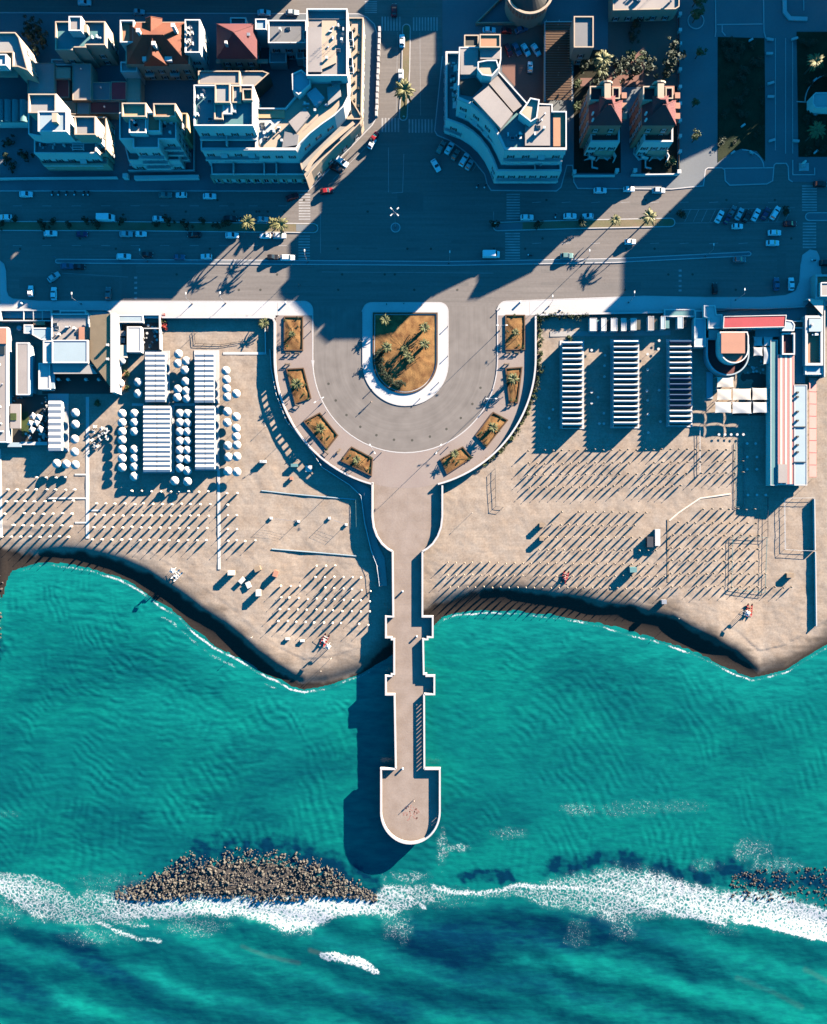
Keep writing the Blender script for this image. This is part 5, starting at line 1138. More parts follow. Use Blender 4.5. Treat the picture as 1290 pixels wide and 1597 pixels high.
# ---- round restaurant
b = bb('restaurant', 'restaurant with a long red roof and a round salmon drum, right beach', 'restaurant', 1150, 540)
slab(b, 'terrace_floor', rect(1100, 478, 1258, 512), -1, -.4, M_TEALC); obj('terrace_wall', MB().ribbon(W([(1100, 480), (1190, 481), (1256, 478)], .8), .3, B0, .8), M_CANV, b)
block(b, [(1098, 476), (1116, 476), (1118, 490), (1127, 490), (1127, 512), (1105, 512), (1105, 496), (1098, 494)], B0, 3.0, M_WHITE, M_CANV, .2)
p = block(b, [(1129, 493), (1227, 491), (1225, 510), (1128, 512)], B0, 4.0, M_WHITE, M_REDR, .12, .2); facade(b, p[0], p[1], B0, 1, 4.5)
block(b, [(1222, 498), (1236, 500), (1240, 506), (1239, 516), (1220, 516)], B0, 3.4, M_WHITE, M_LBLUE, .1)
dp = [(1102, 527)]+[(1169, 527)]+arc(1135.5, 552, 33.5, 0, 180, 28)
block(b, dp, B0, 2.2, M_LBLUE, M_DKRED, 1.3, .4)
ip = [(1123, 517), (1166, 517), (1168, 524)]+arc(1145.5, 544, 22.5, 0, 180, 22)
block(b, ip, B0, 4.6, M_WHITE, M_SALM, .5, .35)
slab(b, 'roof_plate', rect(1125, 519, 1162, 551), 4.0, 5.0, M_SALM)
slab(b, 'terrace_roof', rect(1106, 514, 1122, 527), 1.8, 2.4, M_TERR); slab(b, 'terrace_roof', rect(1178, 512, 1217, 525), 1.6, 2.0, M_TEALC)
slab(b, 'blue_walk', rect(1102, 580, 1112, 622), -1, -.55, M_LBLUE)
# ---- shade sails
def sail(label, x0, y0, x1, y1, z=1.7, m=None, grp='white canvas roofs on the restaurant terrace'):
    b = bb('canvas_roof', label, 'canvas roof', (x0+x1)/2, (y0+y1)/2, grp)
    n = 6; v = []
    for j in range(n+1):
        for i in range(n+1):
            u, w = i/n, j/n; sag = .35*sin(pi*u)*sin(pi*w)-.12*(sin(pi*u)+sin(pi*w)); ins = .7*(sin(pi*w)*(1-2*u))
            px, py = x0+(x1-x0)*u+ins, y0+(y1-y0)*w+.7*sin(pi*u)*(1-2*w); v.append((*P(px, py, z), z+sag+.25))
    f = [(j*(n+1)+i, (j+1)*(n+1)+i, (j+1)*(n+1)+i+1, j*(n+1)+i+1) for j in range(n) for i in range(n)]
    obj('canvas', MB().add(v, f), m or M_CREAMC, b, True)
    for x, y in ((x0, y0), (x1, y0), (x1, y1), (x0, y1)): obj('post', MB().tube((*P(x, y, z), B0), (*P(x, y, z), z+.25), .06, n=5), M_WMET, b)
for lab, q, mm in (('canvas roof touching the round drum, alone above the two rows', (1118, 588, 1144, 604), None), ('canvas roof, left one of the upper row below the drum', (1118, 607, 1140.5, 624), None), ('canvas roof, middle one of the upper row below the drum', (1142.5, 606, 1171, 624), None), ('canvas roof, right one of the upper row below the drum', (1173, 605, 1198, 624), None),
                 ('canvas roof, left one of the lowest row by the sand', (1115, 627, 1140, 644), M_CANV), ('canvas roof, middle one of the lowest row by the sand', (1142, 627, 1171.5, 645), M_CANV), ('canvas roof, right one of the lowest row by the sand', (1174, 627, 1198, 644), M_CANV),
                 ('small square canvas roof, upper left of four right of the drum', (1175, 525, 1189, 540), M_CANV), ('small square canvas roof, upper right of four right of the drum', (1190.5, 525, 1205, 540), M_CANV), ('small square canvas roof, lower left of four right of the drum', (1175, 541.5, 1189, 555), M_CANV), ('tall canvas roof, lower right of four right of the drum', (1190.5, 541.5, 1205, 568), M_CANV)): sail('pale '+lab, *q, m=mm)
for i in range(16): put(r.choice((chairm, tbl)), 1158+r.random()*44, 560+r.random()*24, -.9, 'white furniture on the dark terrace between the drum and the lower canvas roofs', 'furniture', 'terrace furniture right of the drum', r.random()*3)
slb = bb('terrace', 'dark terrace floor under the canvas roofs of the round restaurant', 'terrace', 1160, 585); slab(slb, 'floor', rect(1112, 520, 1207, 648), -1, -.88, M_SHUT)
# ---- long buildings at the right
b = bb('beach_building', 'long building with striped pink boards between a teal and a pale roof, right', 'building', 1230, 660)
block(b, rect(1202, 530, 1213, 757), B0, 2.3, M_WHITE, M_TEALC, .08, .15); obj('wall', MB().prism(W(rect(1213, 553, 1239, 756), 2.4), B0, 2.4), M_WHITE, b)
for i in range(7): slab(b, 'board', rect(1213.3+i*3.65, 554, 1213.3+i*3.65+3.4, 755), 2.41, 2.5+.03*(i % 2), [M_AWN, M_CREAMC, M_AWN, M_CREAMC, M_AWN, M_CREAMC, M_AWN][i])
p = block(b, rect(1239, 600, 1259, 757), B0, 2.6, M_WHITE, M_LBLUE, .1, .2)
for y in (612, 619, 642, 656, 681, 694, 705): obj('roof_vent', MB().box(*P(1243.5, y, 2.6), 2.75, .7, .5, .5), M_SHUT, b)
for y in (665, 720): slab(b, 'pipe', rect(1239, y, 1257, y+1.2), 2.5, 2.75, M_SHUT)
block(b, rect(1220, 519, 1240, 553), B0, 2.9, M_WHITE, M_DKRED, .8, .4); slab(b, 'side_canopy', rect(1240, 512, 1256, 598), .6, .9, M_TEALC)
block(b, rect(1236, 500, 1257, 512), B0, 1.5, M_WHITE, M_SHUT, .2)
slab(b, 'grille', rect(1214, 724, 1228, 753), 2.5, 2.68, M_MEMB)
b = bb('awning', 'long pink awning along the sand at the right edge', 'awning', 1268, 665)
a = [P(1261, 590, 1), P(1273.5, 590, 1), P(1273.5, 744, 1), P(1261, 744, 1)]
obj('cloth', MB().add([(*a[0], 1.5), (*a[1], .9), (*a[2], .9), (*a[3], 1.5), (*a[0], 1.44), (*a[1], .84), (*a[2], .84), (*a[3], 1.44)], [(3, 2, 1, 0), (0, 1, 5, 4), (1, 2, 6, 5), (2, 3, 7, 6), (3, 0, 4, 7), (4, 5, 6, 7)]), M_AWN, b)
for y in range(592, 745, 19):
    obj('post', MB().tube((*P(1273, y, 0), B0), (*P(1273, y, 0), .86), .05, n=5), M_WMET, b); obj('rib', MB().tube((*P(1261, y, 1), 1.53), (*P(1273.5, y, 1), .93), .05, n=4), M_RED, b)
b = bb('beach_building', 'white building with an open orange terrace at the right edge below the promenade bend', 'building', 1270, 525)
block(b, rect(1256, 492, 1284, 570), B0, 3.0, M_CANV, M_ORNG, 1.0, .8); block(b, rect(1256, 566, 1284, 584), B0, 2.4, M_WHITE, M_LBLUE, .1); slab(b, 'roof_plate', rect(1262, 497, 1282, 517), 2.2, 3.2, M_LBLUE); clutter(b, rect(1260, 500, 1280, 530), 2.2, 4, 91)
q = W([(1260, 467), (1284, 467), (1283, 492)], 3); obj('triangle_canopy', MB().add([(x, y, 3.2) for x, y in q]+[(x, y, 3.1) for x, y in q], [(2, 1, 0), (3, 4, 5), (0, 1, 4, 3), (1, 2, 5, 4), (2, 0, 3, 5)]), M_CREAMC, b)
obj('frame', MB().ribbon(W([(1259, 466), (1286, 466), (1286, 588)], 2.6), .35, B0, 2.7), M_CANV, b)
b = bb('beach_building', 'corner of a white framed building cut by the right edge at the street bend', 'building', 1290, 440)
block(b, rect(1272, 428, 1340, 466), 0, 3.2, M_CANV, M_ORNG, .6, .6); block(b, rect(1280, 440, 1340, 462), 0, 4.2, M_WHITE, M_MEMB, .2)
# ---- walls, court fences and frames on the right sand
def fence(label, pts, h, m, wire=True, base=None):
    b = thing('fence', label, 'fence', (*P(*pts[0], -1), sz(*pts[0])))
    for (x0, y0), (x1, y1) in zip(pts[:-1], pts[1:]):
        n = max(1, int(hypot(x1-x0, y1-y0)/12)); rb = MB()
        z0, z1 = sz(x0, y0), sz(x1, y1)
        for zz in (h, h*.5) if wire else (): rb.tube((*P(x0, y0, z0), z0+zz), (*P(x1, y1, z1), z1+zz), .05, n=4)
        if wire: obj('rail', rb, m, b)
        else: obj('panel', MB().ribbon([P(x0, y0, z0), P(x1, y1, z1)], .3, [z0-.3, z1-.3], [z0+h, z1+h]), m, b)
        for i in range(n+1):
            x, y = x0+(x1-x0)*i/n, y0+(y1-y0)*i/n; z = sz(x, y)
            if wire: obj('post', MB().tube((*P(x, y, z), z-.2), (*P(x, y, z), z+h), .06, n=5), m, b)
fence('long white wall running down the sand to the water at the right edge', [(1270, 860), (1271.5, 976)], .9, M_CANV, False)
fence('white wall closing the sand court at the right edge, right side', [(1268, 778), (1269, 858)], 1.1, M_CANV, False)
fence('white wire fence round the sand court below the long building', [(1268, 776.5), (1222, 777), (1223, 857), (1268, 859)], 1.0, M_WMET)
fence('green wire frame standing among the umbrella poles on the right beach', [(1142, 837), (1195, 838), (1192, 924), (1140, 918), (1142, 837)], .8, M_TEALC)
fence('dark wire fence along the walk beside the long building', [(1196, 776), (1196, 838)], 1.0, M_DARK)
fence('pair of thin wire lines on the sand left of the long building', [(1147, 690), (1147, 790), (1160, 792), (1160, 690)], .35, M_TEALC)
fence('thin white fence line crossing the sand above the three stacked boxes', [(1091, 665), (1091, 740)], .6, M_WMET)
fence('low fence turning a corner on the sand below the curved wall, right of the pier', [(772, 731), (773, 790), (785, 791)], .9, M_DARK)
fence('upper grey fence of the beach volley court left of the pier', [(408, 765), (452, 770), (555, 779)], .22, M_LBLUE, False)
fence('lower grey fence of the beach volley court left of the pier', [(424, 856), (500, 862), (556, 867)], .22, M_LBLUE, False)
fence('short side fence of the beach volley court beside the lower walk', [(555, 780), (556, 822)], .7, M_TEALC)
fence('wire fence on the sand under the left promenade wall', [(303, 516), (305, 536), (345, 538), (376, 533)], .5, M_DARK)
fence('white rail at the end of the promenade, by the palm', [(414, 500), (415, 553)], .8, M_CANV, False)
def vnet(label, pts):
    b = thing('volley_net', label, 'net', (*P(*pts[0], -1), sz(*pts[0])))
    for x, y in pts: z = sz(x, y); obj('post', MB().tube((*P(x, y, z), z), (*P(x, y, z), z+2.3), .07, n=6).box(*P(x, y, z), z+.25, .8, .8, .5), M_WMET, b)
    nb = MB()
    (x0, y0), (x1, y1) = [P(*q, sz(*q)) for q in pts]; z = sz(*pts[0])
    for k in range(4): nb.tube((x0, y0, z+1.4+.28*k), (x1, y1, z+1.4+.28*k), .012, n=3)
    obj('net', nb, M_WMET, b)
vnet('volley net on the left court beside the lower fence posts', [(423, 808), (466, 813)]); vnet('volley net on the right court near the lower walk', [(514, 808), (540, 818)])
# ---- stacks of chairs, sheds and boats on the sand
def stack(label, px, py, w, d, h, m, cat='stack', name='sunbed_stack', rz=0):
    z = sz(px, py); b = thing(name, label, cat, (*P(px, py, z), z), rz)
    k = max(2, int(h/.22))
    for i in range(k): obj('sunbed', MB().box(0, 0, .12+i*(h/k), w-.06*(i % 2), d, h/k*.7), m, b, local=True)
    return b
stack('white stack of sunbeds beside the twin boxes, upper one on the right beach', 844, 819, 1.5, 1.2, 1.5, M_TANC); stack('tan stack of sunbeds, lower of two standing alone on the right beach', 844, 840, 1.5, 1.2, 1.5, M_TANC)
for i, (x, y, h) in enumerate(((362, 893, 1.8), (403, 887, 1.7), (378, 905, .9), (431, 894, 1.7), (404, 924, 1.7), (388, 912, .7))):
    stack(['pinkish pile of sunbeds at the left end of the group by the water', 'cream pile of sunbeds at the top of the group by the water', 'low spread of white sunbeds in the middle of the group by the water', 'peach pile of sunbeds at the right of the group by the water', 'large white pile of sunbeds nearest the water left of the pier', 'small loose sunbed left of the large white pile'][i], x, y, 2.0, 1.4, h, [M_CREAMC, M_TANC, M_CANV, M_SALM, M_CANV, M_CANV][i], rz=.4*i)
b = stack('striped white stack of loungers at the head of the narrow deck, right beach', 1024, 838, 1.6, 5.2, 1.3, M_CANV); stack('dark low pile of loungers beside the striped white stack', 1012, 845, 2.0, 3.2, 1.5, M_DARK)
stack('long low pile under dark cover, right beach below the striped stack', 985, 888, 2.2, 1.6, 2.2, M_TEALC); stack('grey heap of beach gear near the dark strip, right beach', 1034, 938, 1.6, 1.3, 1.4, M_METAL); stack('tan heap of beach gear inside the green wire frame', 1230, 897, 2.2, 1.4, 1.2, M_TANC)
stack('dark green box on the sand below the lower walk', 460, 726, 2.2, 1.0, 1.1, M_TEALC); stack('ochre box standing in the trampled sand below the lower walk', 455, 746, 1.0, 1.0, .9, M_SALM)
stack('white round bin group below the lower walk beside the handrail', 482, 731, 2.0, 2.0, .8, M_CANV); stack('white locker pair on the sand left of the volley court', 411, 720, 2.0, .9, 1.1, M_CANV)
stack('white locker, left one of two at the water side of the umbrella group', 449, 996, 1.4, .7, .7, M_CANV); stack('white locker, right one of two at the water side of the umbrella group', 472, 999, 1.4, .7, .7, M_CANV)
def rescue_boat(label, px, py, rz, hull, deckm):
    """rowing catamaran of a lifeguard post: two hulls, cross beams, seat, oars"""
    z = sz(px, py); b = thing('rescue_boat', label, 'rescue boat', (*P(px, py, z), z+.05), rz)
    for s_ in (-1, 1):
        v = []
        for x, w, zz in ((-2.1, .05, .55), (-1.6, .26, .36), (0, .32, .30), (1.5, .28, .36), (2.1, .05, .75)):
            v += [(x, s_*.62-w, zz+.12), (x, s_*.62+w, zz+.12), (x, s_*.62+w*.4, zz-.28), (x, s_*.62-w*.4, zz-.28)]
        f = [(0, 3, 2, 1), (16, 17, 18, 19)]
        for k in range(4):
            for j in range(4): f.append((4*k+j, 4*k+(j+1) % 4, 4*k+4+(j+1) % 4, 4*k+4+j))
        obj('hull', MB().add(v, f), hull, b, local=True)
    for x in (-.9, .1, .9): obj('cross_beam', MB().box(x, 0, .5, .3, 1.5, .08), deckm, b, local=True)
    obj('seat', MB().box(-.2, 0, .72, .5, .7, .1).box(-.5, 0, .98, .08, .7, .5), deckm, b, local=True)
    for s_ in (-1, 1): obj('oar', MB().tube((.1, s_*.5, .75), (-.4, s_*2.0, .55), .035, n=5).box(-.45, s_*2.15, .53, .18, .5, .03, .3*s_), M_WOOD, b, local=True)
    return b
def tower(label, px, py, m):
    z = sz(px, py); b = thing('lifeguard_chair', label, 'lifeguard chair', (*P(px, py, z), z), .3)
    for sx in (-.6, .6):
        for sy in (-.6, .6): obj('leg', MB().tube((sx, sy, 0), (sx*.6, sy*.6, 1.9), .06, n=5), M_WMET, b, local=True)
    obj('seat', MB().box(0, 0, 1.95, 1.0, 1.0, .1).box(0, .45, 2.3, 1.0, .08, .7), m, b, local=True)
    obj('roof', MB().lathe([(1.0, 2.9), (.5, 3.1), (.06, 3.25)], 4), m, b, local=True); obj('ladder', MB().box(0, -.75, 1.0, .5, .06, 1.9), M_WMET, b, local=True)
    for sx in (-.4, .4): obj('roof_post', MB().tube((sx, .42, 2.0), (sx, .42, 2.95), .04, n=4), M_WMET, b, local=True)
rescue_boat('red rescue rowing catamaran near the water left of the pier', 507, 997, 1.1, M_RED, M_CANV); tower('white lifeguard chair beside the red boat left of the pier', 513, 1006, M_CANV)
rescue_boat('red rescue rowing catamaran at the dark wet edge, middle of the right beach', 881, 899, 1.3, M_RED, M_AWN)
rescue_boat('salmon red rescue rowing catamaran with a long shadow, lower right beach', 1168, 951, 1.5, M_RED, M_SALM); tower('pale lifeguard chair beside the salmon red boat, lower right beach', 1160, 955, M_METAL)
rescue_boat('white rowing catamaran pulled up on the dark wet sand, left beach', 277, 897, .8, M_CANV, M_CANV); tower('white lifeguard chair leaning over the wet sand, left beach', 273, 889, M_CANV)
for x, y, h, lab in ((394, 993, 2.2, 'thin dark mooring post at the water edge left of the pier'), (517, 1026, 2.2, 'thin post with a cream top between the boats and the water'), (501, 1046, .9, 'short cream stake in the wet sand nearest the water'), (1057, 964, 1.2, 'slim pale stake on the wet sand, right beach'), (415, 665, 1.6, 'slim post on the sand left of the lower walk'), (736, 800, 2.4, 'thin pole in the trampled sand right of the pier neck')):
    z = sz(x, y); o = obj('stake', MB().tube((0, 0, 0), (0, 0, h), .05, n=6).lathe([(.1, h), (.12, h+.1), (.02, h+.2)], 6), M_CREAMC, loc=(*P(x, y, z), z)); tag(o, lab, 'stake')
# ---------------------------------------------------------------- umbrellas
def lathe_prof(r, canvas, tall=2.2):
    b = MB().lathe([(.05, -.3), (.05, .15), (r*.7, .2), (r, .45), (r*1.05, .9), (r*.95, 1.15), (r*.6, 1.4), (.07, 1.55), (.05, 1.6), (.045, tall)], 7)
    b.lathe([(.0001, tall), (.11, tall+.01), (.10, tall+.1), (.02, tall+.14)], 7, mi=1)
    return b.mesh('furled_umbrella', [canvas, M_CANV])
um_w = lathe_prof(.33, M_CREAMC, 1.95); um_t = lathe_prof(.28, M_TANC, 1.75)
rs = random.Random(3); stuffv = MB(); NUM = [0]
RID = [0]
def row(x0, x1, step, y, skip=(), slope=0.0):
    RID[0] += 1; return [(x0+i*step, y+slope*i, RID[0]) for i in range(int((x1-x0)/step)+1) if i not in skip]
def plant(pts, me, lab, grp, stuff=False):
    ids = sorted({p[2] for p in pts}); cnt = {}
    for x, y, rid in pts:
        if rs.random() < .03: continue
        ri = ids.index(rid); ci = cnt.get(ri, 0); cnt[ri] = ci+1
        x += rs.gauss(0, .5); y += rs.gauss(0, .4); z = sz(x, y); X_, Y_ = P(x, y, z)
        tilt = (rs.gauss(0, .035), rs.gauss(0, .035)); sc = rs.uniform(.88, 1.1)
        if stuff:
            m_ = Matrix.Translation((X_, Y_, z)) @ Matrix.Rotation(tilt[0], 4, 'X') @ Matrix.Rotation(tilt[1], 4, 'Y') @ Matrix.Scale(sc, 4)
            b0 = len(stuffv.v); stuffv.v += [tuple(m_ @ v.co) for v in me.vertices]
            for p_ in me.polygons: stuffv.f.append([i+b0 for i in p_.vertices]); stuffv.m.append(p_.material_index)
        else:
            o = bpy.data.objects.new('furled_umbrella', me); C.objects.link(o); o.location = (X_, Y_, z); o.rotation_euler = (*tilt, rs.random()*6); o.scale = (sc,)*3
            tag(o, lab % (nth(ci), nth(ri)), 'beach umbrella', grp); NUM[0] += 1
A_ = []
for y, x0, x1 in ((745, 60, 118), (764, 14, 120), (782, 12, 120), (801, 10, 120), (820, 8, 120), (837, 5, 120)): A_ += row(x0, x1, 15, y)
plant(A_, um_w, 'furled white umbrella, %s from left, %s row from top, field left of the wide boardwalk', 'furled umbrellas left of the wide boardwalk')
B_ = []
for y, x0, x1 in ((766, 208, 330), (785, 152, 330), (803, 150, 330), (822, 148, 330), (841, 147, 330)): B_ += row(x0, x1, 14.7, y, slope=.15)
plant(B_, um_w, 'furled white umbrella, %s from left, %s row from top, field between two long boardwalks', 'furled umbrellas between the boardwalks')
B2 = []
for y, x1 in ((769, 384), (787, 370), (804, 384), (825, 384), (843, 400)): B2 += row(356, x1, 14.3, y)
plant(B2, um_w, 'furled white umbrella, %s from left, %s row from top, right of the long boardwalk', 'furled umbrellas right of the long boardwalk')
C_ = row(495, 525, 14, 882) + row(493, 564, 14.2, 899, slope=.2) + row(439, 470, 14.5, 914) + row(507, 578, 14.2, 916, slope=1.1) + row(439, 577, 13.8, 931, slope=.6) + row(437, 577, 14, 949.5, slope=.4) + row(435, 575, 14, 968, slope=.5)
plant(C_, um_w, 'furled white umbrella, %s from left, %s row from top, dense field by the pier', 'furled umbrellas close to the pier')
D_ = []
for y, x0, x1 in ((703, 823, 1085), (723, 824, 1080), (741, 822, 1070), (760, 826, 1062)): D_ += row(x0, x1, 13, y, skip=(1,) if y < 710 else (), slope=-.12)
plant(D_, um_t, 'tan umbrella pole, %s from left, %s row from top, field below the ribbed cabins', 'umbrella poles in the upper right field')
D2 = row(1092, 1150, 13, 702) + row(1092, 1162, 13, 720) + row(1092, 1162, 13, 738)
plant(D2, um_t, 'tan umbrella pole, %s from left, %s row from top, small field below canvas roofs', 'umbrella poles below the canvas roofs')
F_ = []
for y, x0, x1 in ((794, 1095, 1182), (815, 1057, 1182), (834, 1048, 1190), (855, 1046, 1190), (874, 1046, 1190), (894, 1046, 1195), (914, 1046, 1244)): F_ += row(x0, x1, 13.4, y, slope=.1)
E_ = []
for y, x0, x1 in ((798, 876, 1008), (818, 860, 1000), (837, 854, 1000), (857, 840, 1030), (877, 698, 1030), (896, 698, 1036), (915, 702, 1036)): E_ += row(x0, x1, 13, y, slope=.1)
plant(E_, um_t, '', '', True); plant(F_, um_t, '', '', True)
tag(obj('umbrella_poles', stuffv.mesh('umbrella_poles', [M_TANC, M_CANV]), None), kind='stuff')
sgn = [(1120+i*9.5, 678) for i in range(5)]+[(1164, 692), (1177, 692), (1164, 713), (1179, 713), (1164, 732), (1179, 732), (1165, 772), (1179, 772), (1193, 772)]
for x, y in sgn: put(tbl, x, y, sz(x, y), 'white round table in the shaded sand left of the long building', 'table', 'white tables beside the long building')
for x, y in ((862, 639), (856, 653), (856, 667), (922, 547), (943, 555), (942, 571), (942, 588), (922, 612), (932, 620), (922, 629), (941, 645), (941, 661), (934, 661), (1027, 532), (1026, 545), (1009, 553), (1009, 577), (1008, 610), (1027, 609), (1009, 625), (1010, 647), (1029, 658), (1010, 675), (1058, 665)):
    put(tbl, x, y, sz(x, y), 'small white table in the shade between the ribbed cabin blocks', 'table', 'white tables between the ribbed cabin blocks')
# open parasols
def parasol_proto(name, rad, sides, z, m, lab, grp):
    t = thing(name, lab, 'parasol', (0, 0, 0), 0, grp)
    prof = [(rad, z), (rad*1.0, z+.02), (rad*.72, z+.34), (rad*.35, z+.56), (.06, z+.68), (.02, z+.8)]
    obj('canopy', MB().lathe(prof, sides), m, t, local=True, smooth=sides > 8); obj('pole', MB().tube((0, 0, -.3), (0, 0, z+.6), .04, n=6), M_WOOD, t, local=True); obj('foot', MB().lathe([(.35, -.02), (.35, .08), (.06, .12)], 10), M_PAVE, t, local=True)
    return t
par = parasol_proto('parasol', 1.42, 14, 1.75, M_CANV, 'x', None); sqp = parasol_proto('parasol', 1.25, 4, 1.9, M_CANV, 'x', None)
used = {}
def parasol(pts, lab, grp, proto=None):
    proto = proto or par
    xs = [p[0] for p in pts]; order = sorted(range(len(pts)), key=lambda i: (pts[i][1], pts[i][0]))
    split_ = (min(xs)+max(xs))/2; ranks = {}; cc = [0, 0]
    for i in order: k_ = int(pts[i][0] > split_ and max(xs)-min(xs) > 4); ranks[i] = (cc[k_], ('left', 'right')[k_]); cc[k_] += 1
    for i_, (x, y) in enumerate(pts):
        o = proto if proto.name not in used else copy_tree(proto); used[proto.name] = 1
        z = sz(x, y) if proto is par else -.7; o.location = (*P(x, y, z+1.9), z); o.rotation_euler.z = rs.random()*.6; o['label'] = lab.replace('@', '%s from the top, %s side' % (nth(ranks[i_][0]), ranks[i_][1])); o['group'] = grp
c1 = [(190, y) for y in (645, 659, 673, 686, 701, 715, 729)]+[(209, y) for y in (645, 659, 673, 701, 715, 728, 743)]
parasol(c1, 'open white parasol, @, double row left of widest cabin block', 'parasols left of the widest cabin block')
c2 = [(280, y) for y in (645, 659, 673.5, 688, 702, 716, 730)]+[(292, y) for y in (645, 660, 673.5, 688, 702, 716, 734, 751)]+[(272, 750)]
parasol(c2, 'open white parasol, @, double row between front cabin blocks', 'parasols between the front cabin blocks')
c3 = [(278, 552), (290, 563), (277, 567), (288, 577), (289, 595), (277, 607), (290, 610), (276, 619.5), (291, 621.5)]
parasol(c3, 'open white parasol, @, cluster between rear cabin blocks', 'parasols between the rear cabin blocks')
c4 = [(352, 578), (353, 592), (353, 606), (354, 619), (368, 614), (354, 642), (354, 659), (368, 650), (368, 668), (368, 681), (355, 695), (369, 694), (356, 713), (369, 712), (355, 735), (369, 736)]
parasol(c4, 'open white parasol, @, sunlit group right of cabin blocks', 'parasols right of the cabin blocks')
parasol([(215, 596), (215, 614)], 'open white parasol, @, shade beside kiosk terrace', 'parasols beside the kiosk terrace')
parasol([(117, 644), (117, 662), (116, 685), (116, 705), (88, 723), (103, 724), (117, 725)], 'open white parasol, @, beside the short cabin block', 'parasols by the short cabin block')
parasol([(189, 562), (187, 598)], 'open pale parasol, @, on the orange kiosk terrace', 'parasols on the kiosk terrace', par)
parasol([(52, 649), (61, 651), (48, 660), (57, 659), (50, 670), (63, 669)], 'square white parasol, @, dark dining terrace', 'square parasols on the dining terrace', sqp)
rr = random.Random(8)
for i in range(16):
    x, y = 144+rr.random()*26, 665+rr.random()*34; stk = put(chairm, x, y, sz(x, y), 'white beach chair in the jumbled heap right of the wide boardwalk', 'chair', 'white chairs heaped right of the wide boardwalk', rr.random()*6)
    stk.scale = (2.0, 2.0, 1.4)
# ---------------------------------------------------------------- vehicles
def car_mat(name, col): 
    m = mat(name, col, .35, .03, .8, 5, 0, .5); return m
CM = {'white': car_mat('white_car_paint', (0.74, 0.73, 0.72)), 'grey': car_mat('grey_car_paint', (0.143, 0.15, 0.156)), 'black': car_mat('black_car_paint', (0.013, 0.013, 0.0143)), 'red': car_mat('red_car_paint', (0.273, 0.013, 0.0163)), 'blue': car_mat('blue_car_paint', (0.039, 0.104, 0.169)), 'teal': car_mat('green_car_paint', (0.104, 0.195, 0.182)), 'purple': car_mat('purple_car_paint', (0.052, 0.0325, 0.0845)), 'silver': car_mat('silver_car_paint', (0.414, 0.423, 0.432))}
M_TAIL = mat('tail_lamp', (0.227, 0.0065, 0.0065), .3, .02, 2, 8, 0)
def loft(secs):
    """secs: (x, half width low, half width top, z low, z top)"""
    b = MB(); v = []
    for x, wl_, wt, z0, z1 in secs: v += [(x, -wl_, z0), (x, wl_, z0), (x, wl_*1.02, (z0+z1*1.4)/2.4), (x, wt, z1), (x, -wt, z1), (x, -wl_*1.02, (z0+z1*1.4)/2.4)]
    n = len(secs); f = [tuple(range(5, -1, -1)), tuple(range(6*n-6, 6*n))]
    for k in range(n-1):
        for j in range(6): f.append((6*k+j, 6*k+(j+1) % 6, 6*k+6+(j+1) % 6, 6*k+6+j))
    f = [tuple(q) for q in f]
    return b.add(v, f)
_cp = {}
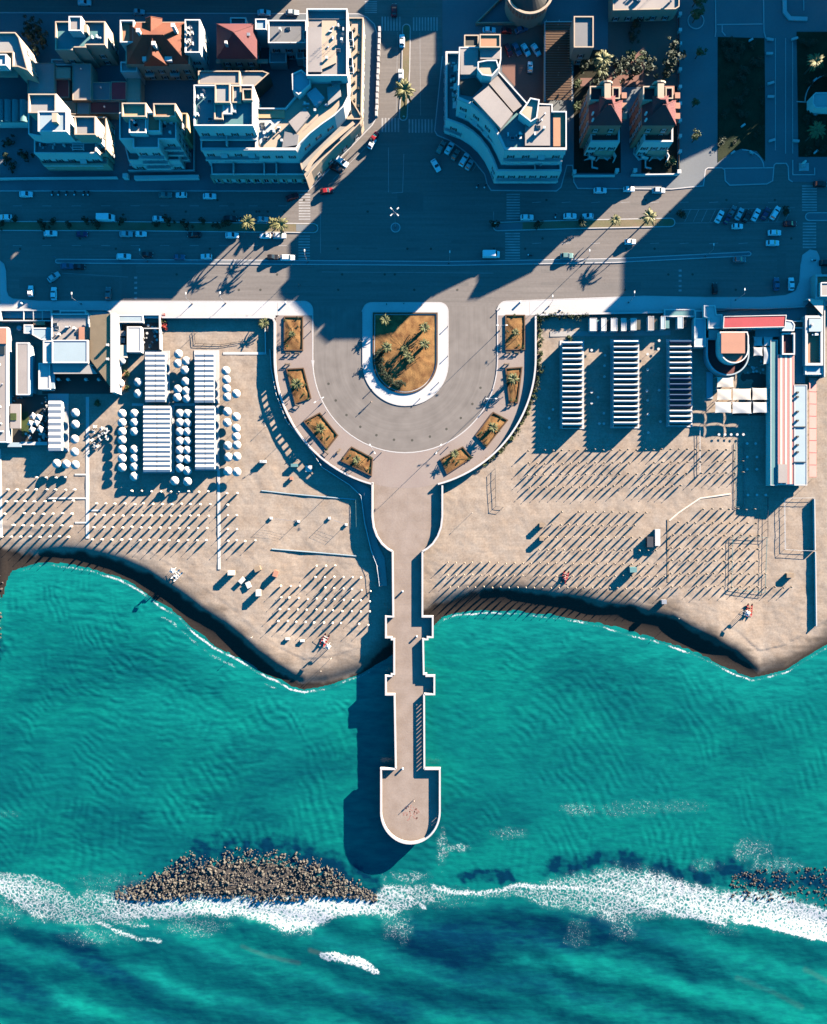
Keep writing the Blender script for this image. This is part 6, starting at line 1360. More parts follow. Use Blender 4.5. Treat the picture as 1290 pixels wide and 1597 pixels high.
def car_proto(kind):
    L, Wd, Hh = {'car': (4.1, 1.72, 1.45), 'estate': (4.5, 1.76, 1.5), 'small': (3.5, 1.6, 1.5), 'van': (5.4, 2.0, 2.3)}[kind]
    l, w = L/2, Wd/2; M = {}
    if kind == 'van':
        M['body'] = loft([(-l, w*.92, w*.84, .35, 2.1), (-l+.15, w, w*.9, .28, Hh), (l-1.5, w, w*.9, .28, Hh), (l-.9, w, w*.92, .28, 1.35), (l-.2, w*.96, w*.85, .28, 1.1), (l, w*.85, w*.75, .35, .8)])
        ws = [(l-1.42, Hh-.1), (l-.93, 1.42)]; cab = None; xr = None
    else:
        M['body'] = loft([(-l, w*.86, w*.74, .38, .80), (-l+.15, w*.97, w*.86, .26, .92), (-l+.9, w, w*.9, .24, .95), (l-1.2, w, w*.9, .24, .93), (l-.4, w*.97, w*.84, .26, .82), (l-.08, w*.88, w*.72, .30, .70), (l, w*.78, w*.62, .38, .6)])
        xb, xf = (-l+.22, l-1.25) if kind != 'car' else (-l+.45, l-1.25)
        rb, rf = xb+.35, xf-.75
        M['cabin'] = loft([(xb, w*.86, w*.84, .9, .96), (rb, w*.86, w*.72, .9, Hh-.04), (rb+.2, w*.86, w*.72, .9, Hh), (rf-.1, w*.86, w*.72, .9, Hh), (rf, w*.86, w*.72, .9, Hh-.03), (xf, w*.86, w*.82, .9, .95)])
        ws = [(rf+.03, Hh-.05), (xf-.05, 1.0)]
    up = Vector((0, 0, .012))
    def pane(pts, off): return MB().add([tuple(Vector(p)+Vector(off)) for p in pts], [(0, 1, 2, 3)])
    (x1, z1), (x2, z2) = ws; k = .70 if kind != 'van' else .84
    M['windscreen'] = pane([(x1, -w*k, z1), (x2, -w*.78, z2), (x2, w*.78, z2), (x1, w*k, z1)], (.03, 0, .03))
    if kind != 'van':
        M['rear_window'] = pane([(xb+.04, -w*.78, 1.0), (rb-.02, -w*.68, Hh-.06), (rb-.02, w*.68, Hh-.06), (xb+.04, w*.78, 1.0)], (-.03, 0, .03))
        for s_, nm in ((-1, 'side_window'), (1, 'side_window.b')):
            q = [(xb+.3, s_*w*.86, 1.0), (xf-.35, s_*w*.86, 1.0), (rf-.05, s_*w*.74, Hh-.1), (rb+.1, s_*w*.74, Hh-.1)]
            M[nm] = pane(q if s_ < 0 else q[::-1], (0, s_*.025, .01))
    wh = MB()
    n = 12; r_ = .31
    wh.add([(r_*cos(2*pi*i/n), y, r_*sin(2*pi*i/n)) for y in (-.1, .1) for i in range(n)], [(i, (i+1) % n, n+(i+1) % n, n+i) for i in range(n)]+[tuple(range(n-1, -1, -1)), tuple(range(n, 2*n))])
    M['wheel'] = wh; M['headlight'] = MB().box(0, 0, 0, .12, .32, .14); M['tail_light'] = MB().box(0, 0, 0, .1, .25, .16)
    return {k_: v.mesh(k_.split('.')[0], {'body': CM['white'], 'cabin': CM['white'], 'wheel': M_RUBB, 'headlight': M_LAMP, 'tail_light': M_TAIL}.get(k_, M_GLASS)) for k_, v in M.items()}, l, w
_paint = {}
def car(px, py, ang, col, lab, kind='car', grp=None, cat=None):
    if kind not in _cp: _cp[kind] = car_proto(kind)
    M, l, w = _cp[kind]
    x, y = P(px, py, .6); z = .0 if not (380 < 0) else 0
    b = thing({'van': 'van'}.get(kind, 'car'), lab, cat or ('van' if kind == 'van' else 'car'), (x, y, .005), radians(ang), grp)
    for k, me in M.items():
        nm = k.split('.')[0]
        if k in ('body', 'cabin'):
            key = (kind, k, col)
            if key not in _paint: _paint[key] = me.copy(); _paint[key].materials[0] = CM[col]
            me = _paint[key]
        if k == 'wheel': locs = [(sx, sy, .31) for sx in (-l+.75, l-.8) for sy in (-w+.1, w-.1)]
        elif k == 'headlight': locs = [(l-.06, s_*w*.6, .62 if kind != 'van' else .8) for s_ in (-1, 1)]
        elif k == 'tail_light': locs = [(-l+.02, s_*w*.68, .75) for s_ in (-1, 1)]
        else: locs = [(0, 0, 0)]
        for lc in locs: o = bpy.data.objects.new(nm, me); C.objects.link(o); o.parent = b; o.location = lc
    return b
g1, g2, g3, g4 = 'cars along the kerb before the buildings', 'cars parked beside the middle island', 'cars along the thin lane divider', 'cars parked head in at the promenade'
for a in ((41, 303, 0, 'white', 'white car alone at the left end of the kerb before the buildings', 'car', g1), (258, 304, 0, 'teal', 'dull green car at the kerb below the white block with two towers', 'car', g1), (283, 304, 180, 'white', 'small white car right behind the dull green car at the kerb', 'small', g1), (327, 306, 0, 'white', 'white car at the kerb below the left corner of the large corner building', 'car', g1), (456, 307, 20, 'red', 'dark red car at the kerb where sunlight crosses the street', 'car', g1),
          (9, 339, 180, 'white', 'white car at the left edge above the middle island', 'car', g2), (166, 340, 0, 'white', 'white van above the middle island, left road', 'van', g2), (247, 341, 0, 'white', 'white car with dark windows above the middle island below the stepped block', 'small', g2), (359, 341, 0, 'black', 'dark car above the island just left of the first palm', 'car', g2), (410, 342, 0, 'silver', 'silver car above the island between the two palms', 'small', g2),
          (79, 364, 0, 'white', 'white car below the middle island at the far left', 'car', g2), (128, 365, 0, 'purple', 'dark purple car below the middle island at the far left', 'small', g2), (197, 365, 0, 'silver', 'silver car below the middle island bumper to bumper with a white one', 'car', g2), (220, 365, 0, 'white', 'white car below the middle island just right of the silver one', 'small', g2), (303, 366, 180, 'black', 'black car below the middle island', 'car', g2), (362, 367, 0, 'white', 'white car in the sun streak below the first palm', 'car', g2), (414, 368, 180, 'white', 'white car below the island half in palm shadow', 'small', g2), (436, 368, 0, 'silver', 'silver car at the right end of the row below the palms', 'car', g2),
          (193, 400, 0, 'white', 'white estate car on the left lane above the thin divider', 'estate', g3), (230, 397, 0, 'black', 'black car on the left lane above the thin divider', 'small', g3), (280, 401, 0, 'blue', 'blue car on the left lane above the thin divider', 'small', g3), (322, 400, 180, 'white', 'small white car at the edge of the sunlit road above the divider', 'small', g3), (426, 401, 0, 'black', 'black car directly behind the white estate near the left crosswalk', 'small', g3), (449, 402, 0, 'white', 'white estate car waiting at the left crosswalk', 'estate', g3), (105, 415, 0, 'blue', 'blue car below the end of the thin divider', 'car', g3), (124, 416, 0, 'black', 'black car parked behind the blue one below the divider', 'small', g3),
          (84, 432, 35, 'silver', 'silver car turning at an angle on the left shaded road', 'car', None), (48, 454, 90, 'white', 'white car parked head in at the promenade, left one', 'small', g4), (84, 458, 90, 'white', 'white car parked head in at the promenade, second from the left', 'car', g4), (169, 458, 90, 'grey', 'grey car parked head in at the promenade near the dotted line', 'car', g4), (1115, 450, 90, 'black', 'black and white car parked head in at the right promenade', 'small', g4), (1211, 443, 90, 'blue', 'blue car parked head in near the bend of the right promenade', 'car', g4), (1234, 443, 90, 'white', 'white car parked head in right at the promenade bend', 'car', g4),
          (533, 252, -35, 'white', 'white estate car turning at the curved corner pavement', 'estate', None), (525, 263, -25, 'black', 'black car beside the white one at the curved corner', 'car', None), (510, 298, 8, 'red', 'bright red car at the left crosswalk corner', 'car', None), (584, 213, 55, 'red', 'small red car at the foot of the avenue by the left kerb', 'small', None), (580, 224, 60, 'white', 'small white car close behind the red one at the foot of the avenue', 'small', None),
          (627, 64, 90, 'white', 'white car driving beside the avenue island in the sun', 'car', None), (625, 118, 90, 'silver', 'silver car beside the avenue island above the palm', 'car', None), (615, 16, 90, 'red', 'red car at the top of the avenue on the crosswalk', 'car', None),
          (688, 230, 60, 'teal', 'dull green car, first of the slanted row along the curved building', 'car', 'slanted cars by the curved building'), (701, 231, 60, 'white', 'white car, second of the slanted row along the curved building', 'car', 'slanted cars by the curved building'), (710, 242, 60, 'teal', 'dull green car in the middle of the slanted row by the curved building', 'small', 'slanted cars by the curved building'), (724, 249, 60, 'white', 'large white car in the slanted row by the curved building', 'estate', 'slanted cars by the curved building'), (732, 257, 60, 'silver', 'small silver car at the end of the slanted row by the curved building', 'small', 'slanted cars by the curved building'), (680, 258, -60, 'white', 'white car driving past the slanted row by the curved building', 'car', None),
          (766, 397, 0, 'white', 'large white van on the seafront lane left of the right crosswalk', 'van', None), (822, 339, 0, 'white', 'white car above the right island next to the crosswalk', 'car', g2), (889, 337, 0, 'white', 'white car above the right island, left one of two close together', 'car', g2), (917, 337, 180, 'white', 'white car above the right island, right one of two close together', 'small', g2), (884, 399, 0, 'teal', 'dull green car at the shadow edge right of the right crosswalk', 'car', None), (936, 297, 0, 'white', 'white car at the kerb below the left villa', 'car', None), (981, 295, 0, 'white', 'white car at the kerb below the right villa', 'small', None), (1027, 297, 0, 'silver', 'silver car at the kerb just left of the sun streak', 'car', None), (983, 377, 0, 'white', 'small white car in the palm shadow on the sunlit road', 'small', None),
          (1122, 338, 62, 'white', 'white car at the left end of the slanted parking row, right road', 'car', 'slanted parking row'), (1142, 329, 62, 'grey', 'grey car second in the slanted parking row', 'small', 'slanted parking row'), (1135, 341, 62, 'purple', 'purple car tucked low in the slanted parking row', 'small', 'slanted parking row'), (1153, 334, 62, 'silver', 'silver car in the slanted parking row', 'car', 'slanted parking row'), (1165, 337, 62, 'black', 'black car in the slanted parking row', 'car', 'slanted parking row'), (1179, 335, 62, 'white', 'white car between the two dark ones in the slanted parking row', 'car', 'slanted parking row'), (1194, 333, 62, 'purple', 'dark purple car near the right end of the slanted parking row', 'car', 'slanted parking row'), (1209, 332, 58, 'white', 'white estate car at the right end of the slanted parking row', 'estate', 'slanted parking row'),
          (1232, 349, 0, 'red', 'dark red car beside the far right crosswalk', 'car', None), (1150, 353, 0, 'white', 'white car driving just below the slanted parking row', 'small', None), (1208, 363, 0, 'white', 'white car on the right road, upper of two side by side', 'car', None), (1205, 379, 0, 'white', 'white car with dark windows on the right road, lower of two side by side', 'car', None), (1153, 405, 0, 'grey', 'dark grey car under the right end of the thin divider', 'car', g3), (1279, 287, 0, 'black', 'black car at the right edge beside the crosswalk', 'car', None), (1288, 410, 0, 'black', 'black car cut by the right edge at the promenade bend', 'car', None),
          (793, 78, -65, 'red', 'red car in the red yard', 'car', 'cars in the red yard'), (806, 77, -62, 'blue', 'blue car between the red and a white one in the red yard', 'car', 'cars in the red yard'), (820, 78, -60, 'white', 'white car in the middle of the row in the red yard', 'car', 'cars in the red yard'), (836, 78, -58, 'white', 'white car at the right end of the row in the red yard', 'car', 'cars in the red yard'), (827, 105, 90, 'white', 'white car with a dark roof window alone in the red yard', 'small', 'cars in the red yard'), (813, 46, 20, 'blue', 'dark blue car against the top wall of the red yard', 'car', 'cars in the red yard'), (790, 48, 0, 'red', 'dark red car against the top wall of the red yard', 'small', 'cars in the red yard'), (763, 47, 0, 'white', 'white car behind the orange roof tower', 'car', None),
          (132, 4, 0, 'white', 'white car on the rear street above the green terrace house', 'car', None), (412, 20, 0, 'white', 'white car on the rear street above the grey annexe', 'car', None), (456, 20, 0, 'silver', 'silver car on the rear street beside the north wing', 'car', None), (217, 19, 0, 'silver', 'silver car on the rear street above the red roofed villa', 'small', None)):
    car(*a)
# scooters
def scooter_proto():
    t = thing('scooter', 'x', 'scooter')
    obj('body', MB().box(-.25, 0, .55, .7, .3, .3).box(.15, 0, .32, .5, .26, .08).box(.45, 0, .6, .1, .34, .6), CM['black'], t, local=True); obj('seat', MB().box(-.3, 0, .78, .65, .28, .12), M_DARK, t, local=True); obj('handlebar', MB().box(.5, 0, 1.0, .06, .65, .06), M_METAL, t, local=True)
    for x in (-.6, .62): obj('wheel', MB().add([(x+.22*cos(2*pi*i/10), y, .22+.22*sin(2*pi*i/10)) for y in (-.06, .06) for i in range(10)], [(i, (i+1) % 10, 10+(i+1) % 10, 10+i) for i in range(10)]+[tuple(range(9, -1, -1)), tuple(range(10, 20))]), M_RUBB, t, local=True)
    obj('top_box', MB().box(-.75, 0, .95, .35, .4, .3), CM['white'], t, local=True)
    return t
sp = scooter_proto(); first = [1]
for pts, lab, gr in (([(83, 302, 90), (93, 302, 90), (105, 302, 90), (118, 302, 90), (132, 302, 90), (139, 302, 90)], 'black scooter with a white top box in the row at the left kerb', 'scooters at the left kerb'), ([(745, 291, 60), (757, 291, 60)], 'black scooter at the tip of the curved building pavement', 'scooters by the curved building'), ([(866, 337, 80), (375, 342, 80)], 'black scooter parked against the middle island', 'scooters by the islands'), ([(827, 399, 0), (1268, 407, 0)], 'black scooter riding on the seafront road', 'scooters riding')):
    for x, y, a in pts:
        o = sp if first else copy_tree(sp); first.clear(); o.location = (*P(x, y), .005); o.rotation_euler.z = radians(a); o['label'] = lab; o['group'] = gr
bar = MB().prism([(-.45, -.85), (.45, -.85), (.45, .85), (-.45, .85)], 0, .8).prism([(-.35, -.75), (.35, -.75), (.35, .75), (-.35, .75)], .8, .95).mesh('concrete_barrier', M_PAVE)
for i in range(15):
    y = 46+i*9.4; x = 592-.35*i; o = bpy.data.objects.new('concrete_barrier', bar); C.objects.link(o); o.location = (*P(x, y, .5), .0); o.rotation_euler.z = rs.gauss(0, .06)
    tag(o, 'white concrete block, %s from the top of the row along the avenue kerb' % nth(i), 'barrier', 'white blocks along the avenue kerb')
# ---------------------------------------------------------------- plants
def frond_mesh(L, droop, wdt, seed, m):
    r = random.Random(seed); v, f = [], []; n = 9
    for i in range(n+1):
        t = i/n; x = L*t*(1-.12*t*t); z = .45*L*sin(t*1.9)*.5-droop*L*t*t; w = wdt*sin(pi*min(1, .12+t*.9))**.8*(1 if i % 2 else .55)*r.uniform(.85, 1.1)
        v += [(x, 0, z), (x+.12*L*t, w, z-.35*w), (x+.12*L*t, -w, z-.35*w)]
    for i in range(n): a = 3*i; f += [(a, a+3, a+4, a+1), (a, a+2, a+5, a+3)]
    return MB().add(v, f).mesh('frond', m)
def bush_mesh(rad, hgt, n, m, seed, flat=.5):
    r = random.Random(seed); b = MB(); cl = [(r.gauss(0, .45)*rad, r.gauss(0, .45)*rad, hgt*r.uniform(.3, .85), rad*r.uniform(.3, .55)) for _ in range(9)]
    for i in range(n):
        cx, cy, cz, cr = r.choice(cl); d = Vector((r.gauss(0, 1), r.gauss(0, 1), r.gauss(0, 1))).normalized()*cr*r.uniform(.55, 1.05)
        c = Vector((cx, cy, max(.05, cz+d.z*flat*1.4)))+Vector((d.x, d.y, 0)); u = Vector((r.gauss(0, 1), r.gauss(0, 1), r.gauss(0, .5))).normalized(); w = u.cross(Vector((r.gauss(0, .5), r.gauss(0, .5), 1))).normalized(); s_ = rad*r.uniform(.10, .2)
        b.add([c-u*s_-w*s_*.5, c+u*s_*.2-w*s_*.7, c+u*s_+w*s_*.2, c-u*s_*.1+w*s_*.7], [(0, 1, 2, 3)])
    core = MB().lathe([(rad*.25, 0), (rad*.5, hgt*.25), (rad*.45, hgt*.55), (rad*.15, hgt*.75)], 8)
    b.add(core.v, core.f); return b.mesh('foliage', m)
def palm_proto(hgt, L, nf, m, seed):
    r = random.Random(seed); t = thing('palm_tree', 'x', 'palm tree')
    tb = MB(); k = 7
    prof = [(.30, -.2), (.26, .1)]+[(.20+(.03 if j % 2 else 0), hgt*(j+1)/(k+1)) for j in range(k)]+[(.24, hgt-.1), (.30, hgt), (.12, hgt+.2)]
    obj('trunk', tb.lathe(prof, 8), M_BARK, t, local=True)
    ms = [frond_mesh(L*q, d, .34*L/2.4, seed+i, m) for i, (q, d) in enumerate(((1, .25), (.95, .5), (.8, .05), (1.05, .75)))]
    for i in range(nf):
        me = ms[(0, 1, 2, 3, 1, 0)[i % 6]] ; o = bpy.data.objects.new('frond', me); C.objects.link(o); o.parent = t
        o.location = (0, 0, hgt+r.uniform(-.05, .15)); o.rotation_euler = (r.gauss(0, .15), r.gauss(-.05, .18), i*2.39996+r.gauss(0, .15)); s_ = r.uniform(.85, 1.12); o.scale = (s_,)*3
    if hgt < 3: f = obj('skirt', bush_mesh(L*.55, hgt*1.05, 110, M_DLEAF, seed+7), None, t, local=True)
    return t
PT = {'tall': palm_proto(6.2, 2.7, 28, M_FROND, 1), 'low': palm_proto(1.9, 1.8, 30, M_DFROND, 40), 'big': palm_proto(9.0, 3.4, 34, M_FROND, 80)}
up = set()
def palm(kind, px, py, lab, grp=None, sc=1.0, z=0.1, hgt=None):
    p = PT[kind]; o = p if kind not in up else copy_tree(p); up.add(kind)
    h_ = {'tall': 6.2, 'low': 1.9, 'big': 9.0}[kind]*sc
    o.location = (*P(px, py, z+h_), z); o.rotation_euler.z = rs.random()*6; o.scale = (sc,)*3; o['label'] = lab
    if grp: o['group'] = grp
palm('big', 631, 140, 'big pale palm on the narrow island in the avenue'); palm('big', 941, 92, 'big pale palm in the villa garden', sc=.95)
palm('low', 938, 110, 'lower yellowish palm beside the big one in the villa garden', sc=1.6)
palm('tall', 386, 347, 'palm on the middle island, left one of the two by the left crosswalk', 'palms on the middle islands'); palm('tall', 437, 350, 'palm on the middle island, right one of the two by the left crosswalk', 'palms on the middle islands'); palm('tall', 426, 348, 'small palm hidden beside the right palm of the left crosswalk', sc=.75); palm('tall', 1013, 338, 'palm on the right island with a long shadow across the sunlit road', 'palms on the middle islands'); palm('tall', 960, 343, 'short palm on the right island in the sun streak', 'palms on the middle islands', .7)
palm('tall', 1272, 96, 'dark palm on the right lawn, upper one', sc=1.1); palm('tall', 1274, 203, 'dark palm on the right lawn, lower one', sc=1.1)
for x, y, s_, lab in ((600, 499, 1.1, 'upper left low palm on the round island'), (603, 542, 1.1, 'lower left low palm on the round island'), (662, 511, 1.1, 'upper right low palm on the round island'), (662, 537, 1.1, 'right low palm on the round island nearest the middle'), (630, 545, .8, 'first of three low palms clustered on the round island'), (635, 554, .9, 'middle one of three low palms clustered on the round island'), (640, 561, .8, 'lowest of three low palms clustered on the round island')): palm('low', x, y, lab, 'low palms on the round island', s_, .6)
for x, y, s_, lab in ((455, 521, .7, 'small palm in the top left bed of the square'), (462, 599, 1.25, 'bushy palm in the second bed on the left'), (499, 668, 1.1, 'palm in the third bed on the left'), (556, 717, .9, 'palm in the lowest bed on the left'), (804, 518, .8, 'small palm in the top right bed of the square'), (800, 591, 1.25, 'bushy palm in the second bed on the right'), (769, 667, 1.1, 'palm in the third bed on the right'), (709, 708, .9, 'palm in the lowest bed on the right')): palm('low', x, y, lab, 'palms in the square beds', s_, .35)
BM = [bush_mesh(1.0, 1.2, 190, M_LEAF, 1), bush_mesh(1.0, 1.3, 190, M_DLEAF, 2), bush_mesh(1.0, 1.0, 190, M_LEAF, 3), bush_mesh(1.0, 1.4, 190, M_DLEAF, 4)]
stem = MB().tube((0, 0, -.2), (0, 0, .7), .08, .05, n=6).tube((0, 0, .3), (.25, .1, .8), .04, .02, n=5).tube((0, 0, .35), (-.2, .15, .85), .04, .02, n=5).mesh('stem', M_BARK)
def shrub(px, py, rad, lab, grp=None, k=None, z=.1, hs=1.0, name='shrub', cat='shrub', trunk=0):
    x, y = P(px, py, z+trunk); b = thing(name, lab, cat, (x, y, z), rs.random()*6, grp)
    f = bpy.data.objects.new('foliage' if not trunk else 'crown', BM[k if k is not None else rs.randrange(4)]); C.objects.link(f); f.parent = b; f.scale = (rad, rad, rad*hs); f.location = (0, 0, trunk)
    if trunk: obj('trunk', MB().tube((0, 0, -.2), (0, 0, trunk+.5), .16, .10, n=7).tube((0, 0, trunk*.7), (.5, .2, trunk+.7), .07, .03, n=5).tube((0, 0, trunk*.75), (-.4, .3, trunk+.7), .07, .03, n=5), M_BARK, b, local=True)
    else: s_ = bpy.data.objects.new('stem', stem); C.objects.link(s_); s_.parent = b
    return b
for i, (x, y) in enumerate(((25, 344), (68, 352), (84, 346), (135, 345), (154, 352), (191, 346), (245, 352), (262, 345), (318, 346), (338, 353), (355, 349), (4, 350), (110, 352), (290, 352))):
    shrub(x, y, 1.2+.35*(i % 3 == 1), 'dark round shrub at the %s planting spot along the left middle island' % nth(i), 'shrubs on the left middle island', 1 if i % 2 else 3, .12)
for x, y in ((770, 352), (838, 351), (905, 348), (1062, 336), (1224, 332)): shrub(x, y, 1.5, 'dark shrub at the kerb of the right middle island', 'shrubs on the right middle island', 3, .1)
for i in range(12): shrub(840+i*6.6, 492+rs.random()*2.5, .95, 'leafy shrub, %s from the left in the hedge along the right promenade' % nth(i), 'hedge shrubs below the right promenade', i % 4, -.5, 1.3)
for i in range(22):
    a = radians(8+i*2.6-8); x, y = 632+cos(a)*(211+rs.gauss(0, 1.2)), 552+sin(a)*(211+rs.gauss(0, 1.2))-40*(i < 0)
    shrub(x, y, .75+.3*rs.random(), 'green shrub between pale boulders at the foot of the curved wall, right beach', 'shrubs at the foot of the curved wall', (0, 2, 1)[i % 3], sz(x, y), 1.1)
for i in range(6): x, y = 842+rs.gauss(0, 1.5), 500+i*8; shrub(x, y, .9, 'green shrub between pale boulders at the foot of the curved wall, right beach', 'shrubs at the foot of the curved wall', i % 3, sz(x, y), 1.2)
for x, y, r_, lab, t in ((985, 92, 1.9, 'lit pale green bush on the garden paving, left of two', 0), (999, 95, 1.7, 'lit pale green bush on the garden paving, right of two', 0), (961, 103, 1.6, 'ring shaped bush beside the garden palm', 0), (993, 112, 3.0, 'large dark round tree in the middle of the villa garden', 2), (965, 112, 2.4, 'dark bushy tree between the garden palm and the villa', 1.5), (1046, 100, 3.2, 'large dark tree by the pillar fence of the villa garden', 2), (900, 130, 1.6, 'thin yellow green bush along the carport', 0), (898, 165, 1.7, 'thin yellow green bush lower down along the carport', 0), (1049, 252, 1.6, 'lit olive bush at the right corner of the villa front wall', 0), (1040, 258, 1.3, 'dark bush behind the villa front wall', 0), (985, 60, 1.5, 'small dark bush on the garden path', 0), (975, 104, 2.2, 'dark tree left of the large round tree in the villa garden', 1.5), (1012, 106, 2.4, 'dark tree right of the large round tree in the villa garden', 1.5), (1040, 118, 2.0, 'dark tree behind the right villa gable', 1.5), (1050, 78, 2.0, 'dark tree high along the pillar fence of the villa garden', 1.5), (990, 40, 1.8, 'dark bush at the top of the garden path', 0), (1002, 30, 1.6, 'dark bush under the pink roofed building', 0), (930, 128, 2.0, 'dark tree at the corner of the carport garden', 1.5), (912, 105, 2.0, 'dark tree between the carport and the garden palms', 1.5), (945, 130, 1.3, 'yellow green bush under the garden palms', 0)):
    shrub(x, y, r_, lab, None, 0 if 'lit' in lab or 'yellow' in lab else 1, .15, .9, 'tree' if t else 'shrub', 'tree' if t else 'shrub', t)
for x, y, r_, lab in ((1085, 27, 2.4, 'street tree in the round bed, top of the paved walk'), (1089, 84, 1.7, 'street tree with a sunlit top, second on the paved walk'), (1085, 160, 1.4, 'dark street tree, third on the paved walk'), (1084, 216, 1.7, 'street tree with a sunlit top, lowest on the paved walk'), (1085, 2, 2.2, 'street tree cut by the top edge on the paved walk')): shrub(x, y, r_, lab, 'street trees on the paved walk', 0, .13, .9, 'tree', 'tree', 2.6)
kerb(arc(1085, 33, 12.5, 0, 360, 20)[:-1], z=.3, closed=True)
for x, y, r_ in ((50, 60, 2.2), (62, 48, 2.0), (48, 44, 1.8), (70, 66, 2.0), (58, 78, 1.7)): shrub(x, y, r_, 'dark tree in the shaded yard left of the green terrace house', 'trees in the left yard', 1, .1, 1, 'tree', 'tree', 1.8)
for x, y, r_ in ((12, 250, 1.6), (22, 262, 1.4), (40, 245, 1.8), (15, 225, 1.6)): shrub(x, y, r_, 'dark bush in the shaded front yard at the left edge', 'bushes in the left front yard', 1, .1)
for x, y, r_ in ((1140, 80, 2), (1160, 110, 2.5), (1150, 160, 2.2), (1172, 70, 2), (1260, 70, 2.2), (1262, 130, 2))+tuple((rr.uniform(1123, 1188), rr.uniform(64, 228), rr.uniform(1.2, 2.6)) for _ in range(26))+tuple((rr.uniform(1248, 1288), rr.choice((rr.uniform(56, 140), rr.uniform(176, 240))), rr.uniform(1.2, 2.4)) for _ in range(16)): shrub(x, y, r_*.7, 'dark low bush on the shaded lawn', 'bushes on the dark lawns', 3, .16, .5)
shrub(255, 500, 1.0, 'red flowering bush at the corner of the kiosk yard', None, 0, -.8, 1.2)
M_FLOW = mat('red_flowers', (0.26, 0.0325, 0.0195), .8, .3, 2, 8, .1); fm_ = bush_mesh(1.0, 1.2, 120, M_FLOW, 21)
o = bpy.data.objects['shrub']; 
for q in ((256, 497), (257, 510)): 
    x, y = P(*q, -.5); b = thing('shrub', 'red flowering shrub beside the kiosk yard wall', 'shrub', (x, y, -.8), 0, 'red shrubs by the kiosk'); f = bpy.data.objects.new('foliage', fm_); C.objects.link(f); f.parent = b; f.scale = (1.1, 1.3, 1.2)
palm('low', 411, 504, 'pale palm in the corner between the promenade and the curved wall', None, 1.1, -.8); shrub(200, 585, 1.2, 'olive bush on the kiosk terrace', None, 0, -.8); shrub(199, 605, .9, 'small olive bush lower on the kiosk terrace', None, 2, -.8); shrub(152, 628, 1.2, 'lone bush at the corner of the tan roofed restaurant', None, 0, -.8)
shrub(888, 527, 1.0, 'sunlit shrub at the head of the narrow ribbed cabin block', None, 2, -.8, .9)
# ---------------------------------------------------------------- planting beds round the square
beds = (('top left', [(443, 493.5), (473, 493.5), (473, 547), (443, 547)]), ('second left', [(446, 575), (474, 573.5), (486, 621), (460, 630)]), ('third left', [(473, 657), (499, 643), (528, 679), (510, 702)]), ('lowest left', [(531, 719), (548, 696), (582, 714), (580, 743)]), ('top right', [(788, 491), (819, 491), (819, 546), (788, 546)]), ('second right', [(788, 574), (815, 572), (808, 629), (794, 628)]), ('third right', [(769, 642), (793, 655), (759, 698), (741, 679)]), ('lowest right', [(686, 716), (722, 696), (737, 714), (697, 740)]))
for nm, q in beds:
    b = thing('planting_bed', nm+' planting bed of the half round square, ochre earth in a brown edging', 'planting bed', (*P(*centroid(q)), .13), 0, 'planting beds round the square')
    w_ = ccw(W(q, .3)); obj('edging', MB().ribbon(w_, .35, .13, .50, True, side=.5), M_BROWN, b)
    obj('soil', soil_mound('soil', densify(ccw(inset(w_, .25)), .9), .18, .28, 5, .14), M_SOIL, b, True)
    rb_ = random.Random(len(nm)+int(q[0][0]))
    for k in range(5):
        u, v_ = rb_.random(), rb_.random(); x = (q[0][0]*(1-u)+q[1][0]*u)*(1-v_)+(q[3][0]*(1-u)+q[2][0]*u)*v_; y = (q[0][1]*(1-u)+q[1][1]*u)*(1-v_)+(q[3][1]*(1-u)+q[2][1]*u)*v_
        s_ = bpy.data.objects.new('ground_plant', BM[k % 4]); C.objects.link(s_); s_.parent = b; s_.location = (P(x, y, .3)[0]-b.location.x, P(x, y, .3)[1]-b.location.y, .25); s_.scale = (.45, .45, .3)
for i in range(26):   # low dark shrubs added to darken the lower left rim of the island
    a = radians(95+i*4.2); x, y = 632+cos(a)*(43-rs.random()*7), 561+sin(a)*(44-rs.random()*8); shrub(x, y, .85+.3*rs.random(), 'added low dark shrub on the rim of the round island, %s going clockwise' % nth(i), 'added shrubs on the round island rim', 1 if i % 2 else 3, .45, .55)
# benches
def bench(px, py, a, lab):
    b = thing('bench', lab, 'bench', (*P(px, py), .13), radians(a), 'benches round the square')
    for k in range(3): obj('slat', MB().box(0, -.17+.17*k, .45, 1.8, .13, .05), M_WOOD, b, local=True)
    for k in range(2): obj('slat', MB().box(0, .3, .62+.17*k, 1.8, .05, .13), M_WOOD, b, local=True)
    for s_ in (-.7, .7): obj('leg', MB().box(s_, .05, .21, .1, .5, .42).box(s_, .33, .55, .1, .06, .6), M_DARK, b, local=True)
for x, y, a, lab in ((450, 552, 0, 'left one of two benches below the top left bed'), (464, 552, 0, 'right one of two benches below the top left bed'), (449, 569, 0, 'bench above the second left bed'), (464, 633, -20, 'bench below the second left bed'), (793, 551, 0, 'left one of two benches below the top right bed'), (806, 551, 0, 'right one of two benches below the top right bed'), (790, 569, 0, 'bench above the second right bed'), (796, 632, 10, 'bench below the second right bed'), (529, 704, 55, 'bench left of the lowest left bed'), (509, 706, -40, 'bench at the lower tip of the third left bed')): bench(x, y, a, lab)
